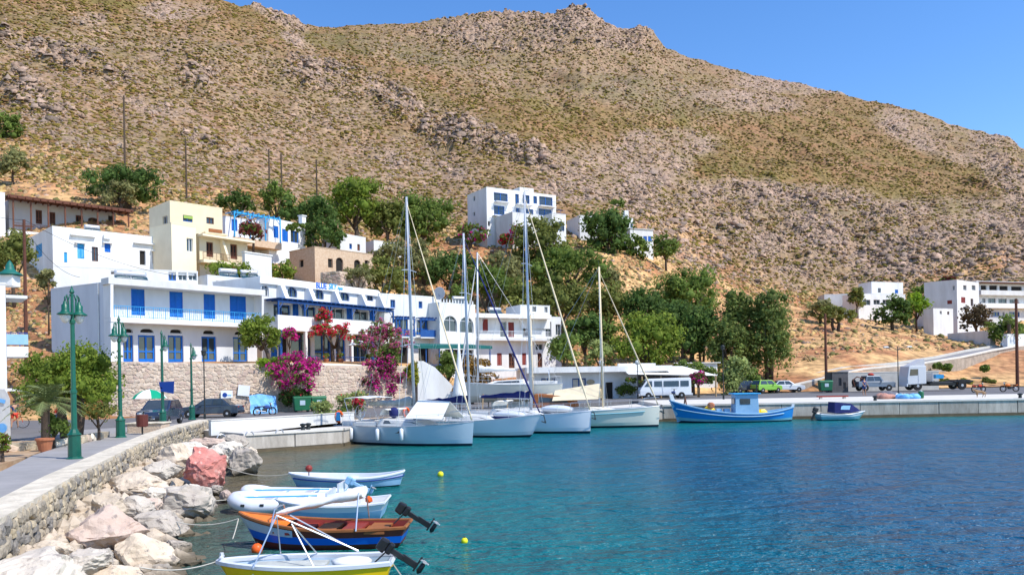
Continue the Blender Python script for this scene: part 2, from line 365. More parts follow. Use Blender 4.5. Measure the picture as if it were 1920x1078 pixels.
# relief
amp = np.clip((TTm - 6.8) / 2.0, 0, 1) * np.clip((NR + 0.0 - TTm), 0, 1)
big = fbm(TX / 55.0 + 3, TY / 75.0, 4) - 0.5
sml = fbm(TX / 9.0, TY / 9.0 + 9, 4) - 0.5
rid = 1 - np.abs(fbm(TX / 22.0 + 40, TY / 30.0, 4) * 2 - 1)
near_ridge = np.clip((TTm - 9.4) / 0.6, 0, 1) * np.clip((NR + 1 - TTm) , 0, 1)
TZ += amp * (big * 16 * (1 - near_ridge * 0.8) + sml * 3.5 + (rid - 0.8) * 6 * (1 - near_ridge * 0.6))
lo = np.clip((TTm - 2.5) / 0.5, 0, 1) * (1 - amp)
TZ += lo * (fbm(TX / 4.0, TY / 4.0, 4) - 0.5) * 0.9
# where outcrops lie, as seen over the bearings
PXm = np.repeat(cols[None, :], len(tt), 0)
PYm = CY - ((TX / TY) * sin(ROLL) + (TZ - EYE) / TY * cos(ROLL) - SH) * F
def blobm(cx, cy, rx, ry, ang=0.0, soft=0.5):
    a = radians(ang); dx = PXm - cx; dy = PYm - cy
    u = (dx * cos(a) + dy * sin(a)) / rx; v = (-dx * sin(a) + dy * cos(a)) / ry
    return np.clip((1.0 + soft - np.sqrt(u * u + v * v)) / soft, 0, 1)
nz1 = fbm(PXm / 60.0, PYm / 28.0, 5); nz2 = fbm(PXm / 22.0 + 50, PYm / 12.0, 4)
OUT = [(1085,32,42,20,0),(1205,68,42,18,10),(1150,75,90,18,8),(990,60,160,34,0),(520,25,55,16,30),(770,210,100,22,38),(590,140,60,26,10),(900,262,130,20,18),
       (85,100,110,16,20),(180,125,60,16,30),(50,180,75,24,22),(375,135,32,26,0),(230,165,70,18,35),(25,160,60,22,15),(335,210,60,12,20),(400,270,60,16,20),(165,38,28,12,0),(560,80,30,10,30),
       (1430,400,260,48,3),(1480,470,330,60,5),(1700,480,260,60,0),(1880,300,50,40,60),(1905,375,22,50,0),(1780,265,120,28,18),(1400,190,90,16,5),(1450,160,80,12,8),(1250,270,80,25,0),(1210,320,90,22,-12),
       (800,310,90,20,10),(330,20,60,16,0),(1130,330,120,50,0),(1800,420,160,40,0),(1560,165,60,8,10)]
rockm = np.zeros_like(TZ)
for o_ in OUT: rockm = np.maximum(rockm, blobm(*o_))
base_r = np.maximum(blobm(420,230,430,130,12,0.6), blobm(500,330,420,70,5,0.6)) * (0.25 + 0.5 * nz1)
base_r = np.maximum(base_r, blobm(1100,120,320,60,6,0.8) * 0.45)
rockm = np.clip(np.maximum(rockm * (0.1 + 1.35 * nz1), base_r) + (nz2 - 0.52) * 0.9, 0, 1)
rockm *= np.clip((TTm - 6.6) / 0.6, 0, 1)
# rough relief where rock crops out
crag = np.abs(fbm(TX / 5.0 + 11, TY / 5.0 + 7, 4) * 2 - 1)
hero = np.zeros_like(TZ)
for o_ in OUT[:11] + [(375,135,32,26,0),(590,140,60,26,10)]: hero = np.maximum(hero, blobm(*o_))
for o_ in [(1430,400,240,44,3),(1480,465,330,50,5),(1700,475,240,50,0),(1880,300,50,40,60),(400,270,60,16,20)]: hero = np.maximum(hero, .5 * blobm(*o_))
TZ += hero * np.clip((TTm - 6.8), 0, 1) * (crag * 7.5 - 0.7) * np.clip(NR - TTm + 0.3, 0, 1)
# soil / dry grass
soilm = np.zeros_like(TZ)
for o_ in [(80,320,190,40,22),(200,345,160,30,15),(880,460,150,32,5),(1000,500,160,40,0),(1250,530,180,60,20),(1330,560,130,50,10),(1620,620,230,55,0),(1500,640,120,60,0),(1780,640,150,50,0),
           (400,370,90,14,0),(480,385,80,14,0),(130,600,90,60,0),(1860,500,120,14,-8),(1250,470,80,40,10),(650,445,60,14,0),(1400,690,140,30,0),(1500,600,60,40,0),(1720,700,300,40,0)]:
    soilm = np.maximum(soilm, blobm(*o_, soft=0.6))
soilm = np.clip(soilm + np.clip(7.0 - TTm, 0, 1) * 0.7 + (nz2 - 0.5) * 0.7, 0, 1)
def TGRID_z(px, Y):
    j = int(np.clip(round((px - cols[0]) / 3.6), 0, len(cols) - 1)); return float(np.interp(Y, TY[:, j], TZ[:, j]))
def at_ground(px, Y):
    z = TGRID_z(px, Y); 
    for _ in range(3):
        u = (px - CX) / F; X = u * cos(ROLL) * Y + (z - EYE) * sin(ROLL); z = TGRID_z(px, Y)
    return Vector((X, Y, z))
def hit(px, py, lo_t=0.0):
    j = int(np.clip(round((px - cols[0]) / 3.6), 0, len(cols) - 1)); c = PYm2[:, j]
    for i in range(len(tt) - 1):
        if tt[i] >= lo_t and c[i] >= py > c[i + 1] or (tt[i] >= lo_t and c[i + 1] <= py <= c[i]):
            k = (c[i] - py) / max(1e-6, c[i] - c[i + 1]); return Vector((TX[i, j] + k * (TX[i + 1, j] - TX[i, j]), TY[i, j] + k * (TY[i + 1, j] - TY[i, j]), TZ[i, j] + k * (TZ[i + 1, j] - TZ[i, j])))
    return None
PYm2 = CY - ((TX / TY) * sin(ROLL) + (TZ - EYE) / TY * cos(ROLL) - SH) * F
def build_terrain():
    nr, nc = TX.shape
    V = np.stack([TX, TY, TZ], -1).reshape(-1, 3)
    idx = np.arange(nr * nc).reshape(nr, nc)
    q = np.stack([idx[:-1, :-1], idx[:-1, 1:], idx[1:, 1:], idx[1:, :-1]], -1).reshape(-1, 4)
    me = bpy.data.meshes.new('hillside'); me.vertices.add(len(V)); me.vertices.foreach_set('co', V.ravel())
    me.loops.add(q.size); me.polygons.add(len(q)); me.loops.foreach_set('vertex_index', q.ravel().astype(np.int32))
    me.polygons.foreach_set('loop_start', np.arange(0, q.size, 4, dtype=np.int32))
    me.polygons.foreach_set('use_smooth', np.ones(len(q), bool)); me.update(); me.validate()
    c = me.color_attributes.new('col', 'FLOAT_COLOR', 'POINT')
    scr1 = np.array((0.235, 0.145, 0.062)); scr2 = np.array((0.175, 0.130, 0.040)); rk = np.array((0.40, 0.26, 0.18)); rk2 = np.array((0.30, 0.225, 0.165))
    so1 = np.array((0.38, 0.175, 0.08)); so2 = np.array((0.56, 0.34, 0.15)); red = np.array((0.31, 0.14, 0.075))
    n3 = fbm(TX / 6.0, TY / 6.0, 5)[..., None]; n4 = fbm(TX / 45.0 + 9, TY / 45.0, 3)[..., None]; n5 = fbm(TX / 3.0, TY / 3.0 + 30, 4)[..., None]
    k = np.clip((n4 - 0.35) * 3, 0, 1); C = scr1 * (1 - k) + scr2 * k
    k = np.clip((n3 - 0.52) * 5, 0, 1) * 0.45; C = C * (1 - k) + red * k
    green = np.maximum(blobm(1230,180,110,26,12), blobm(700,90,160,14,8))[..., None]; C = C * (1 - 0.45 * green) + np.array((0.10, 0.11, 0.035)) * 0.45 * green
    R = rk * (1 - n5) + rk2 * n5; k = rockm[..., None]; C = C * (1 - k) + R * k
    So = so1 * (1 - np.clip((n3 - .4) * 4, 0, 1)) + so2 * np.clip((n3 - .4) * 4, 0, 1); k = (np.clip(soilm * 1.25, 0, 1) * (1 - 0.5 * rockm))[..., None]; C = C * (1 - k) + So * k
    C = np.concatenate([C, np.ones_like(C[..., :1])], -1)
    c.data.foreach_set('color', C.reshape(-1).astype(np.float32))
    me.materials.append(attrmat('hillside', bump=0.9, bscale=1.1, var=0.5, vscale=0.7))
    o = bpy.data.objects.new('hillside', me); COL.objects.link(o); tag(o, kind='structure')
    o['label'] = 'dry rocky hillside of brown scrub and pale outcrops rising behind the harbour'
build_terrain()
def scatter(name, N, wgt, size, squash, colf, label, cat, shape_jit=0.3, seed=1, seat=0.25, noc=False, attr='rock_scatter', rough=0.95):
    """N separate low-poly pieces strewn over the hillside, joined as one uncountable mass"""
    rg = np.random.default_rng(seed)
    area = np.abs((PYm2[:-1, :-1] - PYm2[1:, :-1])) * np.clip(1, 0, 1)
    vis = (PYm2[:-1, :-1] > PYm2[1:, :-1])
    wv = (wgt[:-1, :-1] * np.maximum(area, 0.05) * vis * ((cols[:-1] > -200) & (cols[:-1] < 2150))[None, :])
    wv = wv.ravel(); wv = wv / wv.sum()
    ids = rg.choice(len(wv), size=N, p=wv); ii = ids // (len(cols) - 1); jj = ids % (len(cols) - 1)
    fu = rg.random(N); fv = rg.random(N)
    def bil(A): return (A[ii, jj] * (1 - fu) * (1 - fv) + A[ii, jj + 1] * (1 - fu) * fv + A[ii + 1, jj] * fu * (1 - fv) + A[ii + 1, jj + 1] * fu * fv)
    X = bil(TX); Y = bil(TY); Z = bil(TZ)
    sz = size(rg, N, Y, rockm[ii, jj]) 
    vs, fs = ICO[1]; vs = np.array(vs); fs = np.array(fs)
    keep = [k for k, f in enumerate(fs) if vs[f][:, 2].mean() > -0.45]; fs = fs[keep]
    R = rg.uniform(1 - shape_jit, 1 + shape_jit, (N, len(vs), 1)); V = vs[None] * R
    an = rg.uniform(0, 2 * pi, N); ca = np.cos(an)[:, None]; sa = np.sin(an)[:, None]
    el = rg.uniform(0.7, 1.35, (N, 1))
    x = V[:, :, 0] * el; y = V[:, :, 1] / el; z = V[:, :, 2] * (squash * rg.uniform(0.7, 1.3, (N, 1)))
    W_ = np.stack([(x * ca - y * sa) * sz[:, None] + X[:, None], (x * sa + y * ca) * sz[:, None] + Y[:, None], (z + seat * squash) * sz[:, None] + Z[:, None]], -1)
    nv = len(vs); Fc = (fs[None] + (np.arange(N) * nv)[:, None, None]).reshape(-1, 3)
    me = bpy.data.meshes.new(name); me.vertices.add(N * nv); me.vertices.foreach_set('co', W_.reshape(-1))
    me.loops.add(Fc.size); me.polygons.add(len(Fc)); me.loops.foreach_set('vertex_index', Fc.ravel().astype(np.int32))
    me.polygons.foreach_set('loop_start', np.arange(0, Fc.size, 3, dtype=np.int32)); me.update()
    c = me.color_attributes.new('col', 'FLOAT_COLOR', 'POINT')
    cc = colf(rg, N, rockm[ii, jj], Y); cc = np.repeat(np.concatenate([cc, np.ones((N, 1))], 1)[:, None], nv, 1)
    c.data.foreach_set('color', cc.reshape(-1).astype(np.float32))
    me.materials.append(attrmat(attr, rough=rough, bump=0.5, bscale=3, var=0.22, vscale=2.5))
    o = bpy.data.objects.new(name, me); COL.objects.link(o); tag(o, label, cat, kind='stuff'); return o
hillw = np.clip((TTm - 6.7) / 0.4, 0, 1) * (TTm < NR)
def rsz(rg, N, Y, r): return (0.14 + 0.28 * rg.random(N) ** 3) * (0.5 + Y / 430.0) * (1 + 0.3 * r)
def rcol(rg, N, r, Y):
    a = np.array((0.44, 0.30, 0.22)); b = np.array((0.27, 0.205, 0.16)); t = rg.random((N, 1)); v = rg.uniform(0.6, 1.25, (N, 1)); return (a * t + b * (1 - t)) * v
scatter('loose_rocks', 44000, hillw * (0.035 + rockm ** 1.5), rsz, 0.7, rcol, 'pale grey and pink rocks strewn over the hillside', 'rocks', 0.55, 1, 0.12)
def rsz2(rg, N, Y, r): return (0.4 + 1.0 * rg.random(N) ** 2.5) * (0.55 + Y / 600.0)
scatter('rock_outcrops', 4200, hillw * (np.clip(rockm - 0.6, 0, 1) * .5 + hero ** 2 * (0.3 + nz1) * (crag > .25)), rsz2, 0.6, rcol, 'large weathered rock outcrops cropping out along the mountain', 'rock outcrop', 0.6, 2, 0.0)
def ssz(rg, N, Y, r): return (0.28 + 0.4 * rg.random(N) ** 2) * (0.55 + Y / 380.0)
def scol(rg, N, r, Y):
    a = np.array((0.205, 0.145, 0.030)); b = np.array((0.145, 0.125, 0.028)); c = np.array((0.22, 0.125, 0.052)); t = rg.random((N, 1)); k = (rg.random((N, 1)) < 0.3)
    return np.where(k, c, a * t + b * (1 - t)) * rg.uniform(0.85, 1.2, (N, 1))
scatter('hillside_scrub', 64000, hillw * (0.35 + 0.65 * (1 - rockm)) * (0.12 + nz2 ** 2 * 1.6), ssz, 0.42, scol, 'low olive green and brown cushion scrub covering the hillside', 'scrub', 0.3, 3, 0.1, attr='scrub_scatter')
loww = (TTm < 7.2) * ((TTm > 3.1) | ((TTm > 1.3) & ((PXm < 195) | (PXm > 1400)) & ~((PXm > 1440) & (PXm < 1950) & (TTm < 3.1))))
def gsz(rg, N, Y, r): return (0.10 + 0.36 * rg.random(N) ** 3) * (Y / 110)
def gcol(rg, N, r, Y):
    a = np.array((0.50, 0.34, 0.13)); b = np.array((0.36, 0.24, 0.13)); c = np.array((0.16, 0.15, 0.05)); t = rg.random((N, 1)); k = (rg.random((N, 1)) < 0.2)
    return np.where(k, c, a * t + b * (1 - t)) * rg.uniform(0.8, 1.2, (N, 1))
scatter('dry_grass_tufts', 26000, loww * (0.1 + nz2 ** 2 * 2), gsz, 0.8, gcol, 'straw yellow dry grass and weeds on the slopes between the houses', 'dry grass', 0.4, 4, 0.1, attr='scrub_scatter')

scatter('slope_stones', 6000, loww * (0.1 + (1 - nz2) ** 2), lambda rg, N, Y, r: (0.08 + 0.3 * rg.random(N) ** 4) * (Y / 110), 0.7, rcol, 'pale stones strewn on the dry slopes between the houses', 'stones', 0.4, 6, 0.1)
# ------------------------------------------------------------------ water
def water_material():
    m = bpy.data.materials.new('sea_water'); m.use_nodes = True; t = m.node_tree; b = t.nodes['Principled BSDF']; L = t.links
    g = t.nodes.new('ShaderNodeNewGeometry')
    def N(s, d=3, sc=None, r=0.5):
        n = t.nodes.new('ShaderNodeTexNoise'); n.inputs['Scale'].default_value = s; n.inputs['Detail'].default_value = d; n.inputs['Roughness'].default_value = r
        if sc:
            mp = t.nodes.new('ShaderNodeMapping'); mp.inputs['Scale'].default_value = sc; L.new(g.outputs['Position'], mp.inputs[0]); L.new(mp.outputs[0], n.inputs['Vector'])
        else: L.new(g.outputs['Position'], n.inputs['Vector'])
        return n
    a = t.nodes.new('ShaderNodeAttribute'); a.attribute_name = 'shore'   # metres of open water from the shore, 0..1
    n1 = N(0.35, 5, (1, 0.6, 1)); ad = t.nodes.new('ShaderNodeMath'); ad.operation = 'MULTIPLY_ADD'; ad.inputs[1].default_value = 0.22
    L.new(n1.outputs[0], ad.inputs[0]); L.new(a.outputs['Fac'], ad.inputs[2])
    r = t.nodes.new('ShaderNodeValToRGB'); e = r.color_ramp.elements
    e[0].position = 0.10; e[0].color = (0.13, 0.105, 0.06, 1); e[1].position = 0.26; e[1].color = (0.06, 0.105, 0.085, 1)
    for p, c in ((0.40, (0.006, 0.142, 0.135)), (0.62, (0.002, 0.140, 0.168)), (1.0, (0.001, 0.086, 0.180))):
        x = e.new(p); x.color = c + (1,)
    L.new(ad.outputs[0], r.inputs[0])
    L.new(r.outputs[0], b.inputs['Base Color'])
    b.inputs['Roughness'].default_value = 0.2; b.inputs['IOR'].default_value = 1.33; b.inputs['Specular IOR Level'].default_value = 0.22
    w1 = N(1.6, 4, (0.75, 1.25, 1), 0.6); w2 = N(0.45, 2, (0.6, 1.2, 1)); w3 = N(5.0, 2, (0.8, 1.2, 1))
    m1 = t.nodes.new('ShaderNodeMath'); m1.operation = 'MULTIPLY_ADD'; m1.inputs[1].default_value = 1.6; L.new(w2.outputs[0], m1.inputs[0]); L.new(w1.outputs[0], m1.inputs[2])
    m2 = t.nodes.new('ShaderNodeMath'); m2.operation = 'MULTIPLY_ADD'; m2.inputs[1].default_value = 0.22; L.new(w3.outputs[0], m2.inputs[0]); L.new(m1.outputs[0], m2.inputs[2])
    bp = t.nodes.new('ShaderNodeBump'); bp.inputs['Strength'].default_value = 1.0; bp.inputs['Distance'].default_value = 0.55
    L.new(m2.outputs[0], bp.inputs['Height']); L.new(bp.outputs[0], b.inputs['Normal'])
    return m
SHORE = [(-6.0, 2), (-6.4, 8), (-6.9, 14), (-7.9, 20), (-9.2, 25.5), (-11.4, 32), (-12.9, 38.5), (-12.7, 39.8), (-9.3, 43.5), (-8.0, 57.0), (11.5, 61.6), (60, 61.6)]
def build_water():
    xs = np.concatenate([np.arange(-16, 20, 0.8), np.arange(20, 80, 4), [120, 250, 700]]); ys = np.concatenate([np.arange(-10, 64, 0.8), [64.5]])
    V = []; 
    for y in ys:
        for x in xs: V.append((x, y, 0.0))
    V = np.array(V); D = np.full(len(V), 1e9)
    for (x0, y0), (x1, y1) in zip(SHORE[:-1], SHORE[1:]):
        d = np.array((x1 - x0, y1 - y0)); l = (d * d).sum(); t = np.clip(((V[:, 0] - x0) * d[0] + (V[:, 1] - y0) * d[1]) / l, 0, 1)
        D = np.minimum(D, np.hypot(V[:, 0] - x0 - t * d[0], V[:, 1] - y0 - t * d[1]))
    near = D.copy(); quay = (V[:, 0] > -8.5)
    # the rubble shore shelves gently, the quay drops straight into deeper water
    s = np.clip((D - 1.0) / 14.0, 0, 1) * 0.62 + np.clip((V[:, 0] + 4) / 40.0, 0, 1) * 0.32 + np.where(quay, 0.14, 0) 
    me = bpy.data.meshes.new('sea'); nx = len(xs)
    fs = [(j * nx + i, j * nx + i + 1, (j + 1) * nx + i + 1, (j + 1) * nx + i) for j in range(len(ys) - 1) for i in range(nx - 1)]
    me.from_pydata([tuple(v) for v in V], [], fs); at = me.attributes.new('shore', 'FLOAT', 'POINT'); at.data.foreach_set('value', s.astype(np.float32))
    me.materials.append(water_material()); o = bpy.data.objects.new('sea', me); COL.objects.link(o)
    tag(o, 'deep teal and blue harbour water with small wind ripples', kind='structure')
build_water()
# ------------------------------------------------------------------ ground, quay, road
def quad_sheet(name, pts, m, label, thick=0.0):
    b = MB(); b.add(pts, [tuple(range(len(pts)))]); o = b.build(name, m); tag(o, label, kind='structure'); return o
# sandy base under all the made ground
OUTW = [(-4.6, -6), (-6.6, 6), (-8.1, 12.7), (-10.1, 18.4), (-12.5, 26), (-14.9, 34), (-16.0, 38.5), (-17.4, 46)]
def offs(pl, d):
    out = []
    for i, p in enumerate(pl):
        a = Vector(pl[max(i - 1, 0)]); c = Vector(pl[min(i + 1, len(pl) - 1)]); t = (c - a).normalized(); out.append((p[0] - t.y * d, p[1] + t.x * d))
    return out
INW = offs(OUTW, 0.85)
b = MB(); gp = [(-90, -6)] + offs(OUTW, 0.45) + [(-17.2, 47.5), (10.9, 74), (11, 100), (-20, 100), (-90, 70)]
b.add([(x, y, 0.92) for x, y in gp], [tuple(range(len(gp)))])
tag(b.build('ground', 'dirt'), 'bare stony ground beneath the promenade', kind='structure')
def slab(name, poly, zf, bottom, m, label, kind='structure', sidem=None):
    b = MB(); n = len(poly); ar = sum(poly[i][0] * poly[(i + 1) % n][1] - poly[(i + 1) % n][0] * poly[i][1] for i in range(n))
    if ar < 0: poly = poly[::-1]
    vs = [(x, y, bottom) for x, y in poly] + [(x, y, zf(x)) for x, y in poly]
    b.add(vs, [tuple(range(n, 2 * n))] + [(i, (i + 1) % n, (i + 1) % n + n, i + n) for i in range(n)])
    o = b.build(name, m); tag(o, label, kind=kind); return o
def zc(v): return lambda x: v
slab('road', [(-70, 40), (-24.5, 36), (-21.5, 44), (-18.9, 48.4), (11, 74), (12, 72.8), (130, 72.8), (170, 108), (30, 108), (5, 90), (-24, 76), (-34, 64), (-70, 62)], road_z, 0.3, 'asphalt', 'grey asphalt harbour road running behind the quay')
# promenade pavement beside the sea wall
slab('pavement', offs(OUTW, 0.6) + [(-19.6, 48), (-21.5, 47), (-19.8, 40), (-18.2, 33), (-16.5, 27.5), (-14.6, 23), (-12.4, 17.5), (-9.0, 6), (-7.6, -6)], zc(1.16), 0.5, 'pavement', 'grey paved footpath beside the stone sea wall')
slab('side_road', [(-70, 18), (-19.5, 22), (-20.5, 28), (-24.4, 36.5), (-70, 40.5)], zc(1.06), 0.5, 'asphalt', 'grey asphalt lane behind the flower bed')
slab('pavement_back', [(-17.9, 32.2), (-19.8, 40), (-21.5, 47), (-24.4, 43), (-21.6, 34)], zc(1.10), 0.5, 'pavement', 'sunny paving between the footpath and the lane')
# quay: left apron (low), diagonal landing, right frontal quay
QA = (-13.6, 40.2); QB = (-9.3, 43.5); QD = (-8.0, 57.0); QC = (11.5, 61.6)
APRON = [(-18.5, 44.5), (-12.9, 38.8), (-9, 43.2), (11.3, 61.0), (11.3, 73.7), (-18.9, 48.2)]
def quay_block(name, poly, ztop, mtop, label):
    r = thing(name, label, 'quay', (poly[0][0], poly[0][1], 0)); r['kind'] = 'structure'
    return r
o = slab('quay_apron', [(-17.2, 44.0), QA, QB, QD, QC, (11.5, 73.6), (-16.6, 47.0)], zc(0.98), -1.0, 'concrete_pale', 'pale concrete quay apron with mooring edge')
o = slab('quay_front', [(11.52, 61.6), (130, 61.6), (130, 73.2), (11.52, 73.2)], zc(1.30), -1.0, 'concrete_pale', 'long pale concrete quay along the right of the harbour')
def strip(p0, p1, z0, z1, off, m, name, parent=None, th=0.05):
    d = Vector((p1[0] - p0[0], p1[1] - p0[1], 0)).normalized(); n = Vector((d.y, -d.x, 0)) * off; n2 = Vector((d.y, -d.x, 0)) * (off - th)
    b = MB(); b.prism([(p0[0] + n.x, p0[1] + n.y), (p1[0] + n.x, p1[1] + n.y), (p1[0] + n2.x, p1[1] + n2.y), (p0[0] + n2.x, p0[1] + n2.y)], z0, z1)
    return b.build(name, m, parent)
QPAR = {'quay_front': bpy.data.objects['quay_front'], 'quay_apron': bpy.data.objects['quay_apron']}
# cast concrete panels of the quay face, each a piece with a joint
def panels(p0, p1, n, z0, z1, parent, m='quay_face'):
    p0 = Vector(p0 + (0,)); p1 = Vector(p1 + (0,)); d = (p1 - p0).normalized(); L = (p1 - p0).length; w = L / n; nn = Vector((d.y, -d.x, 0))
    b = MB(); b.box((0, 0, (z0 + z1) / 2), (w - 0.05, 0.1, z1 - z0)); me = None
    for i in range(n):
        c = p0 + d * (w * (i + 0.5)) + nn * (0.06 + random.uniform(-0.012, 0.012))
        if me is None:
            o = b.build('panel', m, parent, bevel=0.015); me = o.data; o.location = c; o.rotation_euler = (0, 0, atan2(d.y, d.x))
        else:
            o = piece('panel', me, parent, c, (0, 0, atan2(d.y, d.x)))
            k = o.modifiers.new('bevel', 'BEVEL'); k.width = 0.015; k.segments = 1
panels((11.6, 61.6), (60, 61.6), 16, 0.22, 1.16, QPAR['quay_front'])
strip((11.52, 61.6), (130, 61.6), -0.6, 0.20, 0.16, 'wet_stain', 'wet_foot', QPAR['quay_front'], 0.3)
strip((11.52, 61.6), (130, 61.6), 1.17, 1.303, 0.18, 'concrete_pale', 'kerb', QPAR['quay_front'], 0.5)
panels(QA, QB, 2, 0.16, 0.84, QPAR['quay_apron'])
panels(QB, QD, 5, 0.16, 0.84, QPAR['quay_apron']); panels(QD, QC, 7, 0.16, 0.84, QPAR['quay_apron'])
for a_, b_ in ((QA, QB), (QB, QD), (QD, QC)):
    strip(a_, b_, -0.6, 0.14, 0.16, 'wet_stain', 'wet_foot', QPAR['quay_apron'], 0.3)
    strip(a_, b_, 0.86, 0.983, 0.18, 'concrete_pale', 'kerb', QPAR['quay_apron'], 0.5)
# ------------------------------------------------------------------ wall frames
class Frame:
    def __init__(s, A, B):
        s.A = Vector((A[0], A[1], 0)); s.B = Vector((B[0], B[1], 0)); s.u = (s.B - s.A).normalized(); s.L = (s.B - s.A).length
        s.n = Vector((s.u.y, -s.u.x, 0)); s.ang = atan2(s.u.y, s.u.x)
    def pt(s, a, d, z): return s.A + s.u * a + s.n * d + Vector((0, 0, z))
    def px(s, px, py, off=0.0):
        rx, rz = ray(px, py); A = s.A + s.n * off
        t = (A.x * s.n.x + A.y * s.n.y) / (rx * s.n.x + s.n.y); p = Vector((rx * t, t, 0))
        return ((p - s.A).dot(s.u), EYE + rz * t)
    def rect(s, x0, y0, x1, y1, off=0.0):
        a = s.px(x0, y0, off); b = s.px(x1, y1, off); c = s.px(x0, y1, off); d = s.px(x1, y0, off)
        return (a[0] + c[0]) / 2, (b[0] + d[0]) / 2, (c[1] + b[1]) / 2, (a[1] + d[1]) / 2     # s0,s1,z0,z1
    def box(s, mb, s0, s1, d0, d1, z0, z1):
        vs = [s.pt(a, d, z) for z in (z0, z1) for a, d in ((s0, d1), (s1, d1), (s1, d0), (s0, d0))]
        return mb.add(vs, [(3, 2, 1, 0), (4, 5, 6, 7), (0, 1, 5, 4), (1, 2, 6, 5), (2, 3, 7, 6), (3, 0, 4, 7)])
def wall_holes(fr, mb, S0, S1, Z0, Z1, holes, depth=0.22, arches=()):
    """a wall face with real openings; reveals go `depth` inwards"""
    ss = sorted(set([S0, S1] + [min(max(h[0], S0), S1) for h in holes] + [min(max(h[1], S0), S1) for h in holes]))
    zs = sorted(set([Z0, Z1] + [min(max(h[2], Z0), Z1) for h in holes] + [min(max(h[3], Z0), Z1) for h in holes]))
    def solid(a, z):
        if not (S0 < a < S1 and Z0 < z < Z1): return None
        return not any(h[0] < a < h[1] and h[2] < z < h[3] for h in holes)
    for i in range(len(ss) - 1):
        for j in range(len(zs) - 1):
            a0, a1, z0, z1 = ss[i], ss[i + 1], zs[j], zs[j + 1]; am = (a0 + a1) / 2; zm = (z0 + z1) / 2
            if a1 - a0 < 1e-5 or z1 - z0 < 1e-5: continue
            if solid(am, zm):
                mb.add([fr.pt(a0, 0, z0), fr.pt(a1, 0, z0), fr.pt(a1, 0, z1), fr.pt(a0, 0, z1)], [(0, 1, 2, 3)])
            else:
                e = 1e-4
                if solid(a0 - e, zm): mb.add([fr.pt(a0, 0, z0), fr.pt(a0, 0, z1), fr.pt(a0, -depth, z1), fr.pt(a0, -depth, z0)], [(0, 1, 2, 3)])
                if solid(a1 + e, zm): mb.add([fr.pt(a1, -depth, z0), fr.pt(a1, -depth, z1), fr.pt(a1, 0, z1), fr.pt(a1, 0, z0)], [(0, 1, 2, 3)])
                if solid(am, z0 - e): mb.add([fr.pt(a0, 0, z0), fr.pt(a0, -depth, z0), fr.pt(a1, -depth, z0), fr.pt(a1, 0, z0)], [(0, 1, 2, 3)])
                if solid(am, z1 + e): mb.add([fr.pt(a0, -depth, z1), fr.pt(a0, 0, z1), fr.pt(a1, 0, z1), fr.pt(a1, -depth, z1)], [(0, 1, 2, 3)])
    for (a0, a1, z1, rise) in arches:      # spandrels that round off the head of an opening
        n = 8; am = (a0 + a1) / 2; hw = (a1 - a0) / 2
        arc = [(am - hw * cos(pi * k / n), z1 - rise + rise * sin(pi * k / n)) for k in range(n + 1)]
        for side in (0, 1):
            pts = arc[:n // 2 + 1] if side == 0 else arc[n // 2:][::-1]
            corner = (a0, z1) if side == 0 else (a1, z1)
            for k in range(len(pts) - 1):
                p, q = pts[k], pts[k + 1]
                tri = [fr.pt(p[0], 0, p[1]), fr.pt(q[0], 0, q[1]), fr.pt(corner[0], 0, corner[1])]
                mb.add(tri, [(0, 1, 2) if side else (2, 1, 0)])
                mb.add([fr.pt(p[0], 0, p[1]), fr.pt(q[0], 0, q[1]), fr.pt(q[0], -depth, q[1]), fr.pt(p[0], -depth, p[1])], [(0, 1, 2, 3)])
STY = {
 # style: (kind name, pane material, frame material, frame width, mullions v, mullions h, arch)
 'win': ('window', 'glass', 'white_wall', 0.07, 1, 0), 'bluewin': ('window', 'glass', 'blue_paint', 0.09, 1, 0),
 'dkwin': ('window', 'glass', 'brown_wood', 0.08, 1, 0), 'bluedoor': ('door', 'glass', 'blue_paint', 0.13, 1, 1),
 'browndoor': ('door', 'dark_inside', 'brown_wood', 0.16, 1, 1), 'dark': ('opening', 'dark_inside', 'grey_wall', 0.04, 0, 0),
 'archwin': ('window', 'glass', 'grey_wall', 0.08, 1, 1), 'archdark': ('opening', 'dark_inside', 'pink_stone', 0.05, 0, 0), 'archblue': ('window', 'glass', 'dark_blue_paint', 0.07, 1, 1),
 'curtainwin': ('window', 'curtain', 'dark_blue_paint', 0.12, 1, 0), 'greywin': ('window', 'glass', 'grey_wall', 0.06, 1, 0),
 'sh_blue': ('shutter', 'blue_paint', None, 0, 2, 0), 'sh_lblue': ('shutter', 'light_blue_paint', None, 0, 2, 0), 'sh_brown': ('shutter', 'brown_wood', None, 0, 2, 0), 'sh_red': ('shutter', 'red_paint', None, 0, 2, 0),
}
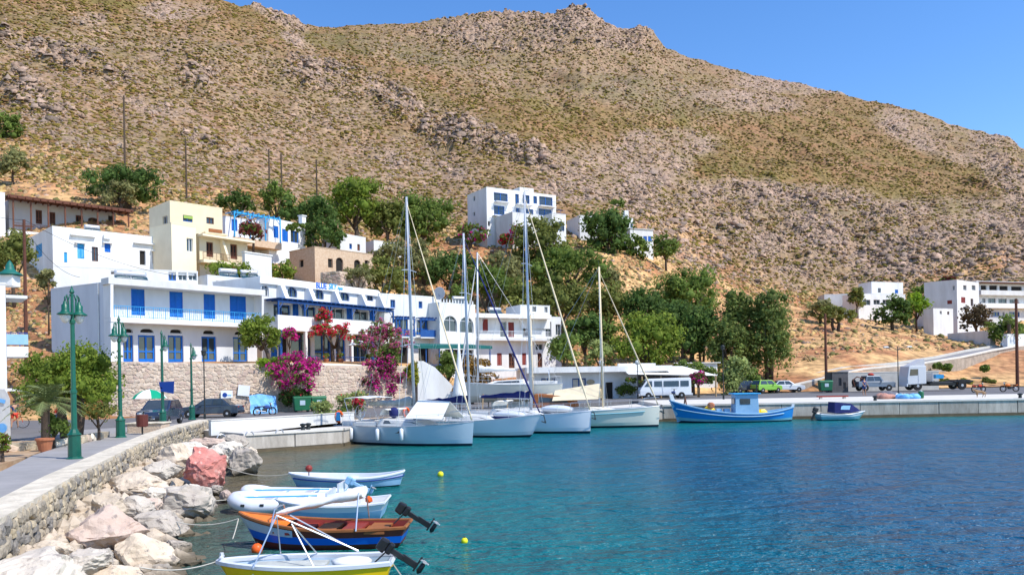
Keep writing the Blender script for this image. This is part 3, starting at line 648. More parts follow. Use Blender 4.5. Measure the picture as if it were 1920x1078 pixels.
def opening(root, fr, r, style, depth=0.22, arch=0.0):
    """fills an opening that wall_holes has cut: pane at the back, frame bars, or slatted shutters"""
    a0, a1, z0, z1 = r; nm, pm, fm, fw, mv, mh = STY[style]
    if nm == 'shutter':
        for k in range(2):
            x0 = a0 + (a1 - a0) / 2 * k + 0.01; x1 = a0 + (a1 - a0) / 2 * (k + 1) - 0.01
            mb = MB(); fr.box(mb, x0, x1, -0.12, -0.08, z0 + 0.01, z1 - 0.01)
            for q0, q1, w0, w1 in ((x0, x0 + 0.07, z0, z1), (x1 - 0.07, x1, z0, z1), (x0, x1, z0, z0 + 0.1), (x0, x1, z1 - 0.1, z1)):
                fr.box(mb, q0, q1, -0.079, -0.04, w0 + 0.005, w1 - 0.005)
            o = loose(mb, root).build('shutter', pm, root)
            if (z1 - z0) > 1.0:
                sb = MB(); n = 11; h = (z1 - z0 - 0.24) / n
                for i in range(n):
                    zz = z0 + 0.12 + h * i; v = [fr.pt(a, d, z) for a in (x0 + 0.07, x1 - 0.07) for d, z in ((-0.078, zz + h * .95), (-0.045, zz + h * .25), (-0.078, zz + h * .2))]
                    sb.add(v, [(0, 1, 4, 3), (1, 2, 5, 4), (0, 3, 5, 2)])
                so_ = loose(sb, root).build('slats', pm, o); so_['kind'] = 'stuff'
        if depth > 0:
            mb = MB(); mb.add([fr.pt(a0, -depth, z0), fr.pt(a1, -depth, z0), fr.pt(a1, -depth, z1), fr.pt(a0, -depth, z1)], [(0, 1, 2, 3)]); loose(mb, root).build('backing', 'dark_inside', root)
        return
    mb = MB()
    mb.add([fr.pt(a0, -depth + 0.01, z0), fr.pt(a1, -depth + 0.01, z0), fr.pt(a1, -depth + 0.01, z1), fr.pt(a0, -depth + 0.01, z1)], [(0, 1, 2, 3)])
    fb = MB(); d0, d1 = -depth + 0.02, -depth + 0.07
    fr.box(fb, a0, a0 + fw, d0, d1, z0, z1); fr.box(fb, a1 - fw, a1, d0, d1, z0, z1); fr.box(fb, a0 + fw, a1 - fw, d0, d1, z0, z0 + fw * (2.2 if nm == 'door' else 1)); fr.box(fb, a0 + fw, a1 - fw, d0, d1, z1 - fw, z1)
    for k in range(mv):
        x = a0 + (a1 - a0) * (k + 1) / (mv + 1); fr.box(fb, x - fw * .5, x + fw * .5, d0, d1 + 0.01, z0 + fw, z1 - fw)
    for k in range(mh):
        z = z0 + (z1 - z0) * (0.72 if arch else (0.4 if nm == 'door' else 0.5)); fr.box(fb, a0 + fw, a1 - fw, d0, d1 + 0.005, z - fw * .4, z + fw * .4)
    o = loose(fb, root).build(nm, fm, root); loose(mb, root).build('pane', pm, o)
def house(name, label, cat, A, B, z0, z1, depth=8.0, back=None, front=(), left=(), right=(), m='white_wall', parapet=0.35, group=None, coping=True, left_m=None, cornice=0.0):
    """A,B: ground plan points of the front wall (left,right). openings: (style, px rect) or (style,('m',s0,s1,z0,z1)), optional arch rise"""
    fr = Frame(A, B)
    bk = Vector((back[0], back[1], 0)).normalized() * depth if back else -fr.n * depth
    D = (fr.A + bk); C = (fr.B + bk)
    root = thing(name, label, cat, (fr.A.x, fr.A.y, z0), 0, group)
    fl = Frame(D, fr.A); frr = Frame(fr.B, C); fb = Frame(C, D)
    wm = MB()
    todo = []
    for f, ops in ((fr, front), (fl, left), (frr, right), (fb, ())):
        holes = []; arches = []
        for op in ops:
            st = op[0]; rc = op[1]; arch = op[2] if len(op) > 2 else 0.0
            r = rc[1:] if rc[0] == 'm' else f.rect(*rc)
            r = (max(r[0], 0.05), min(r[1], f.L - 0.05), max(r[2], z0 + 0.02), min(r[3], z1 - 0.08))
            if r[1] - r[0] < 0.1 or r[3] - r[2] < 0.1: continue
            holes.append(r); rise = (r[1] - r[0]) / 2 * arch
            if arch: arches.append((r[0], r[1], r[3], rise))
            todo.append((f, r, st, rise))
        wall_holes(f, wm, 0, f.L, z0 - 1.5, z1, holes, 0.22, arches)
    loose(wm, root).build('wall', m, root)
    zr = z1 - parapet
    # parapet and roof
    pb = MB(); th = 0.22
    ctr = (fr.A + fr.B + C + D) / 4
    def inset(p): 
        v = (ctr - p); return p + v.normalized() * th * 1.5
    q = [fr.A, fr.B, C, D]; qi = [inset(p) for p in q]; qo = [p - (ctr - p).normalized() * (0.03 + cornice) for p in q]
    for i in range(4):
        a, b_, ai, bi = qo[i], qo[(i + 1) % 4], qi[i], qi[(i + 1) % 4]
        h = 0.10
        vs = [(a.x, a.y, z1), (b_.x, b_.y, z1), (bi.x, bi.y, z1), (ai.x, ai.y, z1), (a.x, a.y, z1 + h), (b_.x, b_.y, z1 + h), (bi.x, bi.y, z1 + h), (ai.x, ai.y, z1 + h)]
        pb.add(vs, [(3, 2, 1, 0), (4, 5, 6, 7), (0, 1, 5, 4), (2, 3, 7, 6)])
        pb.add([(ai.x, ai.y, zr), (bi.x, bi.y, zr), (bi.x, bi.y, z1), (ai.x, ai.y, z1)], [(3, 2, 1, 0)])
    loose(pb, root).build('parapet', m, root)
    rb = MB(); rb.add([(p.x, p.y, zr) for p in q], [(0, 1, 2, 3)]); loose(rb, root).build('roof', 'white_wall_cool' if m != 'cream_wall' else 'cream_wall', root)
    for f, r, st, rise in todo: opening(root, f, r, st, 0.22, rise)
    return root, fr, fl, frr
def fslab(root, fr, s0, s1, d0, d1, z0, z1, m, name, bevel=0.0):
    mb = MB(); fr.box(mb, s0, s1, d0, d1, z0, z1); return loose(mb, root).build(name, m, root, bevel=bevel)
def railing(root, fr, s0, s1, d, z, h, m, step=0.25, name='railing', style='bars'):
    mb = MB(); fr.box(mb, s0, s1, d - 0.02, d + 0.02, z + h - 0.04, z + h); fr.box(mb, s0, s1, d - 0.015, d + 0.015, z + 0.08, z + 0.11)
    o = loose(mb, root).build(name, m, root); pb = MB(); a = s0; k = 0
    while a <= s1 + 1e-3:
        t = 0.022 if k % 6 == 0 else 0.009; fr.box(pb, a - t, a + t, d - t, d + t, z + (0 if k % 6 == 0 else 0.1), z + h - 0.03); a += step; k += 1
    p_ = loose(pb, root).build('balusters', m, o); p_['kind'] = 'stuff'
    if style == 'cross':
        cb = MB(); a = s0; w = step * 6
        while a + w <= s1 + 0.1:
            p = fr.pt; cb.tube([p(a + w * .3, d, z + .1), p(a + w * .5, d, z + h - .05), p(a + w * .7, d, z + .1)], 0.014, 5); a += w
        cb = loose(cb, root).build('scrollwork', m, o); cb['kind'] = 'stuff'
    return o
# ------------------------------------------------------------------ rubble masonry: every stone a pillow proud of the mortar core
def stone_mesh(seed):
    r = random.Random(seed); n = 8; ring = [(cos(2 * pi * k / n) * r.uniform(.82, 1.0), sin(2 * pi * k / n) * r.uniform(.82, 1.0)) for k in range(n)]
    # squarish
    ring = [(max(-.78, min(.78, x * 1.15)) * .64, max(-.78, min(.78, z * 1.15)) * .64) for x, z in ring]
    vs = [(x, 0.0, z) for x, z in ring] + [(x * .97, -.28, z * .97) for x, z in ring] + [(x * .68, -.45 + r.uniform(-.06, .06), z * .68) for x, z in ring] + [(0, -.48, 0)]
    fs = []
    for k in range(n):
        j = (k + 1) % n; fs += [(k, j, n + j, n + k), (n + k, n + j, 2 * n + j, 2 * n + k), (2 * n + k, 2 * n + j, 3 * n)]
    fs = [f[::-1] for f in fs]
    return vs, fs
STONES = [stone_mesh(i) for i in range(8)]
def masonry(root, pl, zf0, zf1, size, aspect, mats, limit=300, proud=0.16, seed=1, nearfirst=True, name='stone'):
    """pl: world polyline of the face (outward = right of travel). zf0/zf1 bottom and top height at arc length"""
    rg = random.Random(seed); segs = []; acc = 0
    for a, b in zip(pl[:-1], pl[1:]):
        A = Vector((a[0], a[1], 0)); B = Vector((b[0], b[1], 0)); segs.append((acc, A, (B - A).normalized(), (B - A).length)); acc += (B - A).length
    def at(s):
        for s0, A, u, L in segs:
            if s <= s0 + L + 1e-6: return A + u * (s - s0), u
        s0, A, u, L = segs[-1]; return A + u * (s - s0), u
    items = []; zlo = min(zf0(0), zf0(acc)); zhi = max(zf1(0), zf1(acc)); z = zlo
    while z < zhi:
        h = size * rg.uniform(.75, 1.2); s = rg.uniform(0, size)
        while s < acc:
            w = size * aspect * rg.uniform(.6, 1.5); c = s + w / 2; zz = z + h / 2 + rg.uniform(-.3, .3) * size
            if c < acc and zz - h * .4 > zf0(c) and zz + h * .35 < zf1(c):
                p, u = at(c); items.append((p, u, zz, w * 1.04, h * rg.uniform(.8, 1.25), rg.uniform(-.6, .6), rg.randrange(8), rg.randrange(len(mats)), rg.uniform(.7, 1.3) * proud))
            s += w
        z += h
    items.sort(key=lambda t: -(t[3] * t[4]) / (t[0].y ** 2)) if nearfirst else None
    cache = {}; rest = {}
    Lr = root.location
    for i, (p, u, zz, w, h, tilt, k, mi, pr) in enumerate(items):
        ang = atan2(u.y, u.x); loc = Vector((p.x, p.y, zz)) - Lr
        if i < limit:
            key = (k, mi)
            if key not in cache:
                me = bpy.data.meshes.new(name); vs, fs = STONES[k]; me.from_pydata(vs, [], fs); me.materials.append(M[mats[mi]]); cache[key] = me
            piece(name, cache[key], root, loc, Euler((0, tilt, ang)), (w, pr * 2.2, h))
        else:
            mb = rest.setdefault(mi, MB()); T = Matrix.Translation(loc) @ Euler((0, tilt, ang)).to_matrix().to_4x4() @ Matrix.Diagonal((w, pr * 2.2, h, 1)); vs, fs = STONES[k]
            mb.add([T @ Vector(v) for v in vs], fs)
    for mi, mb in rest.items():
        o = mb.build('smaller_stones', mats[mi], root); o['kind'] = 'stuff'
    return acc
def solid_wall(root, pl, zf0, zf1, th, m, name='core', grow=0.0):
    back = offs(pl, th); fr_ = offs(pl, -grow); mb = MB(); acc = 0; rows = []
    for i, (a, b) in enumerate(zip(fr_, back)):
        if i: acc += hypot(pl[i][0] - pl[i - 1][0], pl[i][1] - pl[i - 1][1])
        rows.append([(a[0], a[1], zf0(acc)), (a[0], a[1], zf1(acc)), (b[0], b[1], zf1(acc)), (b[0], b[1], zf0(acc))])
    mb.grid(rows, close=True); mb.add(rows[0], [(0, 1, 2, 3)]); mb.add(rows[-1], [(3, 2, 1, 0)])
    return loose(mb, root).build(name, m, root, recalc=True)
# foreground sea wall
sw = thing('sea_wall', 'long curved rubble stone sea wall with a pale flat top beside the footpath', 'wall', (-8, 12, 0))
solid_wall(sw, OUTW, lambda s: -0.8, lambda s: 1.36, 0.60, 'mortar')
solid_wall(sw, OUTW, lambda s: 1.362, lambda s: 1.47, 0.62, 'cap_stone', 'cap', 0.03)
masonry(sw, OUTW, lambda s: -0.7, lambda s: 1.40, 0.185, 1.15, ['stone_a', 'stone_b', 'stone_c', 'stone_a'], 300, 0.09, 3)
# retaining wall under the terrace houses
RW = [XY(203, 61.2), XY(260, 62.0), XY(400, 65.0), XY(600, 69.5), XY(782, 75.6)]
rw = thing('retaining_wall', 'tall tan rubble retaining wall below the blue shuttered house', 'wall', (RW[0][0], RW[0][1], 1.0))
RWL = sum(hypot(RW[i + 1][0] - RW[i][0], RW[i + 1][1] - RW[i][1]) for i in range(4))
rtop = lambda s: 5.35 - 0.6 * s / RWL
solid_wall(rw, RW, lambda s: 0.5, lambda s: rtop(s), 0.55, 'mortar_warm')
masonry(rw, RW, lambda s: 1.0, lambda s: rtop(s) - 0.02, 0.27, 1.25, ['stone_w1', 'stone_w2', 'stone_w2', 'stone_w3'], 300, 0.045, 5)
# terrace floor behind the retaining wall
tp = offs(RW, 0.5) ; tb = [XY(730, 88), XY(600, 82), XY(497, 76), XY(300, 72), XY(215, 64)]
slab('terrace', tp + tb, lambda x: 5.16 if x < -16 else 4.8, 3.0, 'concrete_pale', 'pale terrace in front of the apartments')
# ------------------------------------------------------------------ the blue shuttered house
A = Vector(XY(214, 62)); B = Vector(XY(497, 72)); u = (B - A).normalized(); n = Vector((u.y, -u.x)); rec = 1.25
ld = lambda *r: r
blue_front = [('sh_blue', (246, 542, 271.5, 591)), ('sh_blue', (318, 547, 343, 594.6)), ('sh_blue', (382, 551.7, 403.6, 597.5)), ('sh_blue', (431, 555, 461.5, 599)),
 ('bluedoor', (231, 628, 250, 679)), ('bluedoor', (259, 628.5, 291, 679)), ('bluedoor', (315, 629, 344, 679.5)), ('bluedoor', (378, 631, 406, 680)), ('bluedoor', (437, 632, 464, 681)),
 ('dark', (232, 616, 249, 624), 0.6), ('dark', (263, 616, 288, 624), 0.45), ('dark', (319, 617, 341, 625), 0.45), ('dark', (381, 619, 402, 627), 0.45), ('dark', (440, 621, 461, 628), 0.45)]
h1, fr1, fl1, _ = house('apartment_house', 'two storey white house with cobalt blue shutters above the tan retaining wall', 'house', A - n * rec, B - n * rec, 5.2, 11.55, 7.5, back=(-0.86, 0.5), front=blue_front, m='white_wall_cool', parapet=0.3)
fr0 = Frame(A, B)
fslab(h1, fr0, -0.35, fr0.L + 0.1, -rec + 0.01, 0.12, 11.35, 11.85, 'white_wall', 'roof_slab')
fslab(h1, fr0, -0.2, fr0.L, -rec + 0.01, 0.05, 8.42, 8.78, 'white_wall', 'balcony')
for s in (-0.2, fr0.L - 0.25): 
    mb = MB(); p = fr0.pt
    # side fins splay out towards the roof
    vs = [p(s, -rec, 8.79), p(s, -0.02, 8.79), p(s, 0.1, 11.34), p(s, -rec, 11.34)]; vs2 = [v + fr0.u * 0.22 for v in vs]
    mb.add(vs + vs2, [(0, 1, 2, 3), (7, 6, 5, 4), (0, 4, 5, 1), (1, 5, 6, 2), (2, 6, 7, 3), (3, 7, 4, 0)]); loose(mb, h1).build('side_wall', 'white_wall', h1, recalc=True)
mb = MB(); fr0.box(mb, -0.2, 0.55, -rec + 0.01, 0.0, 3.9, 8.41); loose(mb, h1).build('corner_pier', 'white_wall', h1)
railing(h1, fr0, 0.1, fr0.L - 0.3, -0.04, 8.78, 0.95, 'light_blue_paint', 0.17, style='cross')
mb = MB(); mb.tube([fl1.pt(fl1.L - 0.9, 0.07, z) for z in (3.9, 11.6)], 0.05, 6); loose(mb, h1).build('drain_pipe', 'tank_metal', h1)
# solar water heater on its roof
def solar_heater(x, y, z, ang, label, w=1.9, tank=True):
    r = thing('solar_heater', label, 'solar heater', (x, y, z), ang, 'solar water heaters')
    for k in range(2):
        b = MB(); b.box(((k - .5) * w * .52, 0, 0.55), (w * .48, 1.5, 0.08), rx=radians(40)); b.build('panel', 'solar_blue', r, bevel=0.01)
        b = MB(); b.box(((k - .5) * w * .52, 0.01, 0.50), (w * .5, 1.54, 0.05), rx=radians(40)); b.build('panel_frame', 'alu', r)
    b = MB()
    for sx in (-1, 1): b.tube([(sx * w * .45, -.5, 0), (sx * w * .45, .62, 1.1), (sx * w * .45, .62, 0)], 0.025, 5)
    b.build('stand', 'tank_metal', r)
    if tank:
        b = MB(); b.lathe([(0.02, -w * .5), (0.24, -w * .48), (0.27, -w * .4), (0.27, w * .4), (0.24, w * .48), (0.02, w * .5)], 14, (0, .72, 1.28), 'x'); b.build('tank', 'tank_metal', r, smooth=True)
    return r
# ------------------------------------------------------------------ the sky-blue named apartments (terrace pergola)
A = XY(492, 74.5); B = XY(712, 88)
fr2ops = [('archwin', (489, 535, 504, 556), .8), ('archblue', (539, 538, 557, 557), .8), ('archblue', (591, 542, 607, 561), .8), ('archblue', (638, 546, 655, 564), .8), ('archblue', (688, 551, 700, 564), .8),
 ('bluewin', (513, 571, 545, 594)), ('sh_blue', (549, 570, 560, 595)), ('bluewin', (566, 573, 592, 595)), ('sh_blue', (600, 574, 611, 596)), ('win', (616, 574, 645, 597)), ('sh_blue', (650, 577, 660, 599)), ('archwin', (665, 577, 690, 600), .5), ('sh_blue', (693, 578, 704, 601)),
 ('archblue', (545, 622, 583, 682), .6), ('bluedoor', (590, 626, 622, 682)), ('bluedoor', (630, 628, 648, 682)), ('archblue', (655, 626, 690, 683), .6), ('sh_blue', (508, 626, 520, 682)), ('dark', (524, 628, 540, 682))]
h2, fr2, _, _ = house('apartment_house', 'long white apartments with arched top windows and a dark blue terrace pergola', 'house', A, B, 5.0, 13.35, 7, front=fr2ops)
L2 = fr2.L
# fascia and named board
fslab(h2, fr2, -0.3, L2, 0.003, 0.25, 12.75, 13.3, 'white_wall', 'fascia')
for x in (521, 573, 622, 672, 706):
    s0, z0_ = fr2.px(x, 560); mb = MB(); p = fr2.pt
    vs = [p(s0 - .12, 0.003, 10.9), p(s0 - .12, 1.5, 10.9), p(s0 - .12, .55, 12.74), p(s0 - .12, 0.003, 12.74)]; vs2 = [v + fr2.u * .5 for v in vs]
    mb.add(vs + vs2, [(0, 1, 2, 3), (7, 6, 5, 4), (0, 4, 5, 1), (1, 5, 6, 2), (2, 6, 7, 3), (3, 7, 4, 0)]); loose(mb, h2).build('buttress', 'white_wall', h2, recalc=True)
fslab(h2, fr2, 0.2, L2 + 0.3, 0.004, 2.0, 8.35, 8.62, 'white_wall', 'balcony')
fslab(h2, fr2, 0.2, L2 + 0.3, 1.82, 2.0, 8.62, 9.75, 'white_wall', 'balcony_parapet')
# pergola over the balcony: dark blue beams, posts and braces
def pergola(root, fr, s0, s1, d0, d1, zb, zt, m, nposts, nr, braces=True, rw=0.06):
    fb = fslab(root, fr, s0, s1, d1 - 0.12, d1, zt - 0.22, zt - 0.02, m, 'beam')
    for k in range(nposts):
        s = s0 + 0.08 + (s1 - s0 - 0.16) * k / (nposts - 1)
        fslab(root, fr, s - 0.07, s + 0.07, d1 - 0.13, d1 + 0.01, zb, zt - 0.22, m, 'post')
        if braces:
            for sg in (-1, 1):
                if (k == 0 and sg < 0) or (k == nposts - 1 and sg > 0): continue
                mb = MB(); mb.tube([fr.pt(s + sg * .07, d1 - .06, zt - .85), fr.pt(s + sg * .6, d1 - .06, zt - .22)], 0.045, 4); loose(mb, root).build('brace', m, root)
    for k in range(nr):
        s = s0 + (s1 - s0) * (k + .5) / nr; fslab(root, fr, s - rw / 2, s + rw / 2, d0, d1 + 0.25, zt, zt + 0.13, m, 'rafter')
pergola(h2, fr2, 0.3, L2 + 0.3, 0.01, 1.95, 9.75, 11.15, 'dark_blue_paint', 6, 26)
fslab(h2, fr2, 0.3, L2 + 0.3, 0.02, 2.15, 11.285, 11.33, 'dark_blue_paint', 'pergola_cover')
# ground floor columns and blue railings
for k in range(6):
    s = 0.6 + k * (L2 - 0.6) / 5; fslab(h2, fr2, s - .13, s + .13, 1.7, 1.96, 4.7, 8.35, 'white_wall' if k % 2 else 'dark_blue_paint', 'column')
railing(h2, fr2, 2.2, L2, 3.4, 5.1, 0.85, 'dark_blue_paint', 0.2)
# sign letters on the fascia
def letters(root, fr, text, x0, y0, x1, h, m, d=0.27, ital=0.0, name='sign_lettering'):
    s0, z0_ = fr.px(x0, y0, d); s1, _ = fr.px(x1, y0, d)
    cu = bpy.data.curves.new(name, 'FONT'); cu.body = text; cu.size = h; cu.extrude = 0.02; cu.shear = ital; cu.offset = 0.015
    o = bpy.data.objects.new(name, cu); COL.objects.link(o); o.parent = root
    bpy.context.view_layer.update(); w = max(0.01, o.dimensions.x)
    me = bpy.data.meshes.new_from_object(o.evaluated_get(bpy.context.evaluated_depsgraph_get())); bpy.data.objects.remove(o)
    me.materials.append(M[m]) if not me.materials else me.materials.__setitem__(0, M[m])
    o = bpy.data.objects.new(name, me); COL.objects.link(o); o.parent = root
    p = fr.pt(s0, d, z0_) - root.location; o.location = p; o.rotation_euler = (radians(90), 0, fr.ang); o.scale = ((s1 - s0) / w, 1, 1); return o
letters(h2, fr2, 'BLUE', 592.5, 539.5, 612, 0.80, 'deep_blue_paint')
letters(h2, fr2, 'SKY', 616, 541.5, 632, 0.80, 'light_blue_paint', ital=0.3)
letters(h2, fr2, 'Apts', 633, 542.5, 643, 0.42, 'light_blue_paint', ital=0.2)
# ------------------------------------------------------------------ houses that follow in the terrace row
h3, fr3, _, _ = house('terrace_house', 'plain white house with two dark blue verandas right of the arched apartments', 'house', XY(713, 87.5), XY(829, 93), 4.6, 13.0, 6,
  front=[('bluewin', (732, 562, 741, 577)), ('bluewin', (785, 565, 792, 578)), ('bluewin', (737, 598, 765, 626)), ('bluedoor', (781, 600, 819, 628)), ('dark', (740, 650, 765, 690)), ('dark', (785, 652, 815, 690))])
for a, b_ in ((731, 767), (777, 821)):
    s0, _ = fr3.px(a, 610); s1, _ = fr3.px(b_, 610)
    fslab(h3, fr3, s0, s1, .003, 1.2, 8.2, 8.35, 'white_wall', 'balcony'); fslab(h3, fr3, s0, s1, 1.12, 1.2, 8.35, 9.15, 'dark_blue_paint', 'balcony_panel')
    pergola(h3, fr3, s0, s1, 0.01, 1.2, 9.15, 10.45, 'dark_blue_paint', 2, 7)
h4, fr4, _, _ = house('arched_house', 'white house with two large arched windows above the dark taverna terrace', 'house', XY(826, 90.5), XY(893, 94.5), 4.0, 12.2, 7,
  front=[('archwin', (832, 592, 857, 622), .9), ('archwin', (862, 594, 888, 624), .9), ('dark', (835, 655, 888, 690))])
mb = MB()
for k in range(12): s = 0.3 + k * (fr4.L - .6) / 11; mb.lathe([(.05, 0), (.09, .12), (.05, .3), (.09, .4)], 6, fr4.pt(s, -.1, 12.3))
o = loose(mb, h4).build('balustrade', 'white_wall', h4); o['kind'] = 'stuff'
# taverna terrace with dark green awning
tv = thing('taverna_terrace', 'shaded taverna terrace under a dark green awning below the arched house', 'terrace', (XY(845, 84)[0], 84, 4.2))
fT = Frame(XY(772, 82), XY(917, 87))
fslab(tv, fT, 0, fT.L, -5.5, 0, 3.2, 4.3, 'white_wall', 'terrace_floor')
mb = MB(); mb.add([fT.pt(-.3, .4, 7.05), fT.pt(fT.L + .2, .4, 7.05), fT.pt(fT.L + .2, -5.0, 7.5), fT.pt(-.3, -5.0, 7.5)], [(0, 1, 2, 3)]); M['awn'] = mat('awning_green', (0.01, 0.10, 0.09), (0.015, 0.13, 0.12), scale=2)
loose(mb, tv).build('awning', 'awn', tv, solid=0.05)
fslab(tv, fT, -.3, fT.L + .2, .38, .43, 6.75, 7.05, 'awn', 'valance')
for k in range(7): s = fT.L * k / 6; fslab(tv, fT, s - .05, s + .05, 0.2, 0.3, 4.31, 7.04, 'dark_blue_paint', 'post')
railing(tv, fT, 0, fT.L, .1, 4.3, .8, 'dark_blue_paint', 0.3)
# grey two storey house with red shutters
h5o = [('sh_red', (905, 598, 915, 622)), ('greywin', (938, 603, 950, 632)), ('sh_red', (953, 604, 964, 632)), ('dkwin', (980, 606, 990, 632)), ('greywin', (1023, 603, 1034, 631)),
 ('sh_red', (932, 662, 941, 685)), ('browndoor', (954, 662, 965, 690)), ('sh_red', (979, 662, 987, 684)), ('browndoor', (1008, 662, 1017, 690)), ('greywin', (1004, 645, 1018, 656)), ('greywin', (1042, 608, 1052, 628))]
A = Vector(XY(893, 97)); B = Vector(XY(1062, 103)); u = (B - A).normalized(); n = Vector((u.y, -u.x))
h5, fr5, _, _ = house('two_storey_house', 'white two storey house with faded red shutters and a long balcony behind the masts', 'house', A - n * 1.1, B - n * 1.1, 1.5, 11.3, 7, front=h5o)
f5 = Frame(A, B)
fslab(h5, f5, -.2, f5.L * .83, -1.09, .15, 11.0, 11.5, 'white_wall', 'roof_slab'); fslab(h5, f5, -.1, f5.L * .83, -1.09, 0, 8.2, 8.5, 'white_wall', 'balcony')
railing(h5, f5, 0, f5.L * .82, -.08, 8.5, .9, 'white_paint', .14)
for x in (899, 948, 1015): s, z_ = fr5.px(x, 594); fslab(h5, fr5, s, s + .55, .05, .35, z_ - .2, z_ + .25, 'white_paint', 'air_conditioner')
house('rooftop_room', 'small white rooftop room on the house with red shutters', 'room', XY(978, 101), XY(1033, 103), 11.3, 12.7, 4, front=[('greywin', (998, 574, 1006, 585)), ('greywin', (1021, 575, 1027, 586))], parapet=.15)
solar_heater(*XY(868, 97), 12.1, .5, 'solar heater on the arched house roof'); solar_heater(*XY(935, 103), 11.2, .6, 'solar heater on the roof left of the rooftop room')
# satellite dish
def dish(x, y, z, r, label, az=-.4):
    t = thing('satellite_dish', label, 'dish', (x, y, z), az); b = MB(); b.lathe([(.02, 0), (r * .5, -.06), (r, -.24), (r * .98, -.25), (r * .5, -.08), (.02, -.02)], 16, (0, 0, .6), 'y'); b.build('reflector', 'grey_wall', t, smooth=True)
    b = MB(); b.tube([(0, .05, 0), (0, .05, .6)], .03, 6); b.tube([(0, 0, .25), (0, -.5, .5)], .015, 5); b.build('arm', 'dark_iron', t)
dish(*XY(828, 92), 12.8, .75, 'large grey satellite dish on the white roof left of the arched windows')
# low waterfront taverna
h6, fr6, _, _ = house('waterfront_taverna', 'low white harbour taverna with blue framed windows and flat overhanging roof', 'taverna', XY(990, 83.5), XY(1195, 85.5), 1.1, 4.3, 7,
   front=[('curtainwin', (1015, 709, 1041, 738)), ('curtainwin', (1073, 709, 1099, 735)), ('dark', (1135, 716, 1150, 748))], m='white_wall_cool', parapet=.1)
fslab(h6, fr6, -.4, fr6.L + 3.4, .004, 1.4, 4.02, 4.62, 'white_wall', 'roof_fascia'); fslab(h6, fr6, -.4, fr6.L + 3.4, -6, .003, 4.42, 4.6, 'white_wall', 'roof_slab')
s, z_ = fr6.px(1107, 716); mb = MB(); mb.lathe([(.02, -.05), (.5, -.04), (.5, 0), (.02, .01)], 16, (0, 0, 0), 'y'); M['sg'] = mat('sign_tan', (.45, .36, .24), (.35, .28, .18), scale=6); o = mb.build('oval_sign', 'sg', h6)
o.location = fr6.pt(s, .06, z_) - h6.location; o.rotation_euler = (0, 0, fr6.ang); o.scale = (.9, 1, .55)
# white canopy beside it with vine
cp = thing('canopy', 'white fabric canopy with hanging vines right of the taverna behind the van', 'canopy', (XY(1250, 85)[0], 85, 1.2)); fC = Frame(XY(1195, 84), XY(1332, 86.5))
mb = MB(); mb.add([fC.pt(-1.6, 1.2, 3.75), fC.pt(fC.L, 1.4, 3.45), fC.pt(fC.L - .9, -4.5, 4.55), fC.pt(0, -4.5, 4.65)], [(0, 1, 2, 3)]); loose(mb, cp).build('awning', 'white_canvas', cp, solid=.04)
fslab(cp, fC, -.2, fC.L * .5, -4.6, -4.3, 4.55, 4.95, 'white_wall', 'beam')
for k in range(5): s = fC.L * k / 4; fslab(cp, fC, s - .06, s + .06, 1.0, 1.12, 1.2, 3.5, 'pale_wood', 'post')
fslab(cp, fC, 0, fC.L, -4.4, -4.2, 1.2, 4.3, 'concrete_dark', 'rear_wall')
# small flat roof behind the shrubs
house('small_shop', 'small white flat roofed building behind shrubs right of the canopy', 'shop', XY(1266, 98), XY(1345, 100), 1.3, 5.0, 5, front=[('dark', (1285, 695, 1330, 720))], cornice=.4)
# white stairway between the retaining wall and the trees
st = thing('stairway', 'whitewashed outdoor stairway climbing beside the end of the retaining wall', 'stairs', (XY(820, 79)[0], 79, 1.1)); fS = Frame(XY(783, 74.9), XY(874, 77.0))
mb = MB(); p = fS.pt; Ls = fS.L
prof = [(0, 1.0), (Ls, 1.0), (Ls, 1.9), (Ls * .82, 2.4), (Ls * .35, 4.7), (Ls * .12, 5.3), (0, 5.3)]
vs = [p(a, 0, z) for a, z in prof] + [p(a, -.3, z) for a, z in prof]; nn = len(prof)
mb.add(vs, [tuple(range(nn)), tuple(range(nn, 2 * nn))[::-1]] + [(i, i + nn, (i + 1) % nn + nn, (i + 1) % nn) for i in range(nn)]); loose(mb, st).build('parapet', 'white_wall', st, recalc=True)
for k in range(16):
    t = k / 16; mb = MB(); fS.box(mb, Ls * (.92 - .72 * t) - .3, Ls * (.92 - .72 * t), -2.0, -.31, 1.0, 1.3 + 3.7 * t); loose(mb, st).build('step', 'white_wall', st)
# ------------------------------------------------------------------ upper village
house('stone_house', 'small honey stone house with two arched doorways on the slope', 'house', XY(594, 100), XY(703, 107), 15.5, 20.35, 5.5, m='stone_house', parapet=.2,
  front=[('archdark', (615, 485, 624, 502)), ('archdark', (630, 483, 643.5, 511), .9), ('archdark', (664, 487, 676, 512), .9), ('archdark', (684, 488, 691, 508))], left=[('archdark', (561, 487, 569, 501))], cornice=.04)
pw = thing('stone_podium', 'curved rough stone terrace wall in front of the honey stone house', 'wall', (XY(640, 98)[0], 98, 14)); PWL = [XY(604, 98), XY(640, 97.2), XY(690, 101)]
solid_wall(pw, PWL, lambda s: 13.5, lambda s: 16.9, .5, 'mortar_warm'); masonry(pw, PWL, lambda s: 14.5, lambda s: 16.9, .35, 1.3, ['stone_w1', 'stone_a', 'stone_w3'], 120, .08, 9)
h, f, fl, _ = house('cream_house', 'tall cream plastered block house with green blinds on the slope', 'house', XY(324, 92), XY(422, 96.5), 14, 24.55, 6, m='cream_wall', parapet=.3,
  front=[('bluewin', (343, 404, 361, 416)), ('dkwin', (387, 408, 401, 420)), ('browndoor', (387, 452, 401, 482))], left=[('greywin', (305, 405, 314, 422)), ('greywin', (290, 455, 298, 470))])
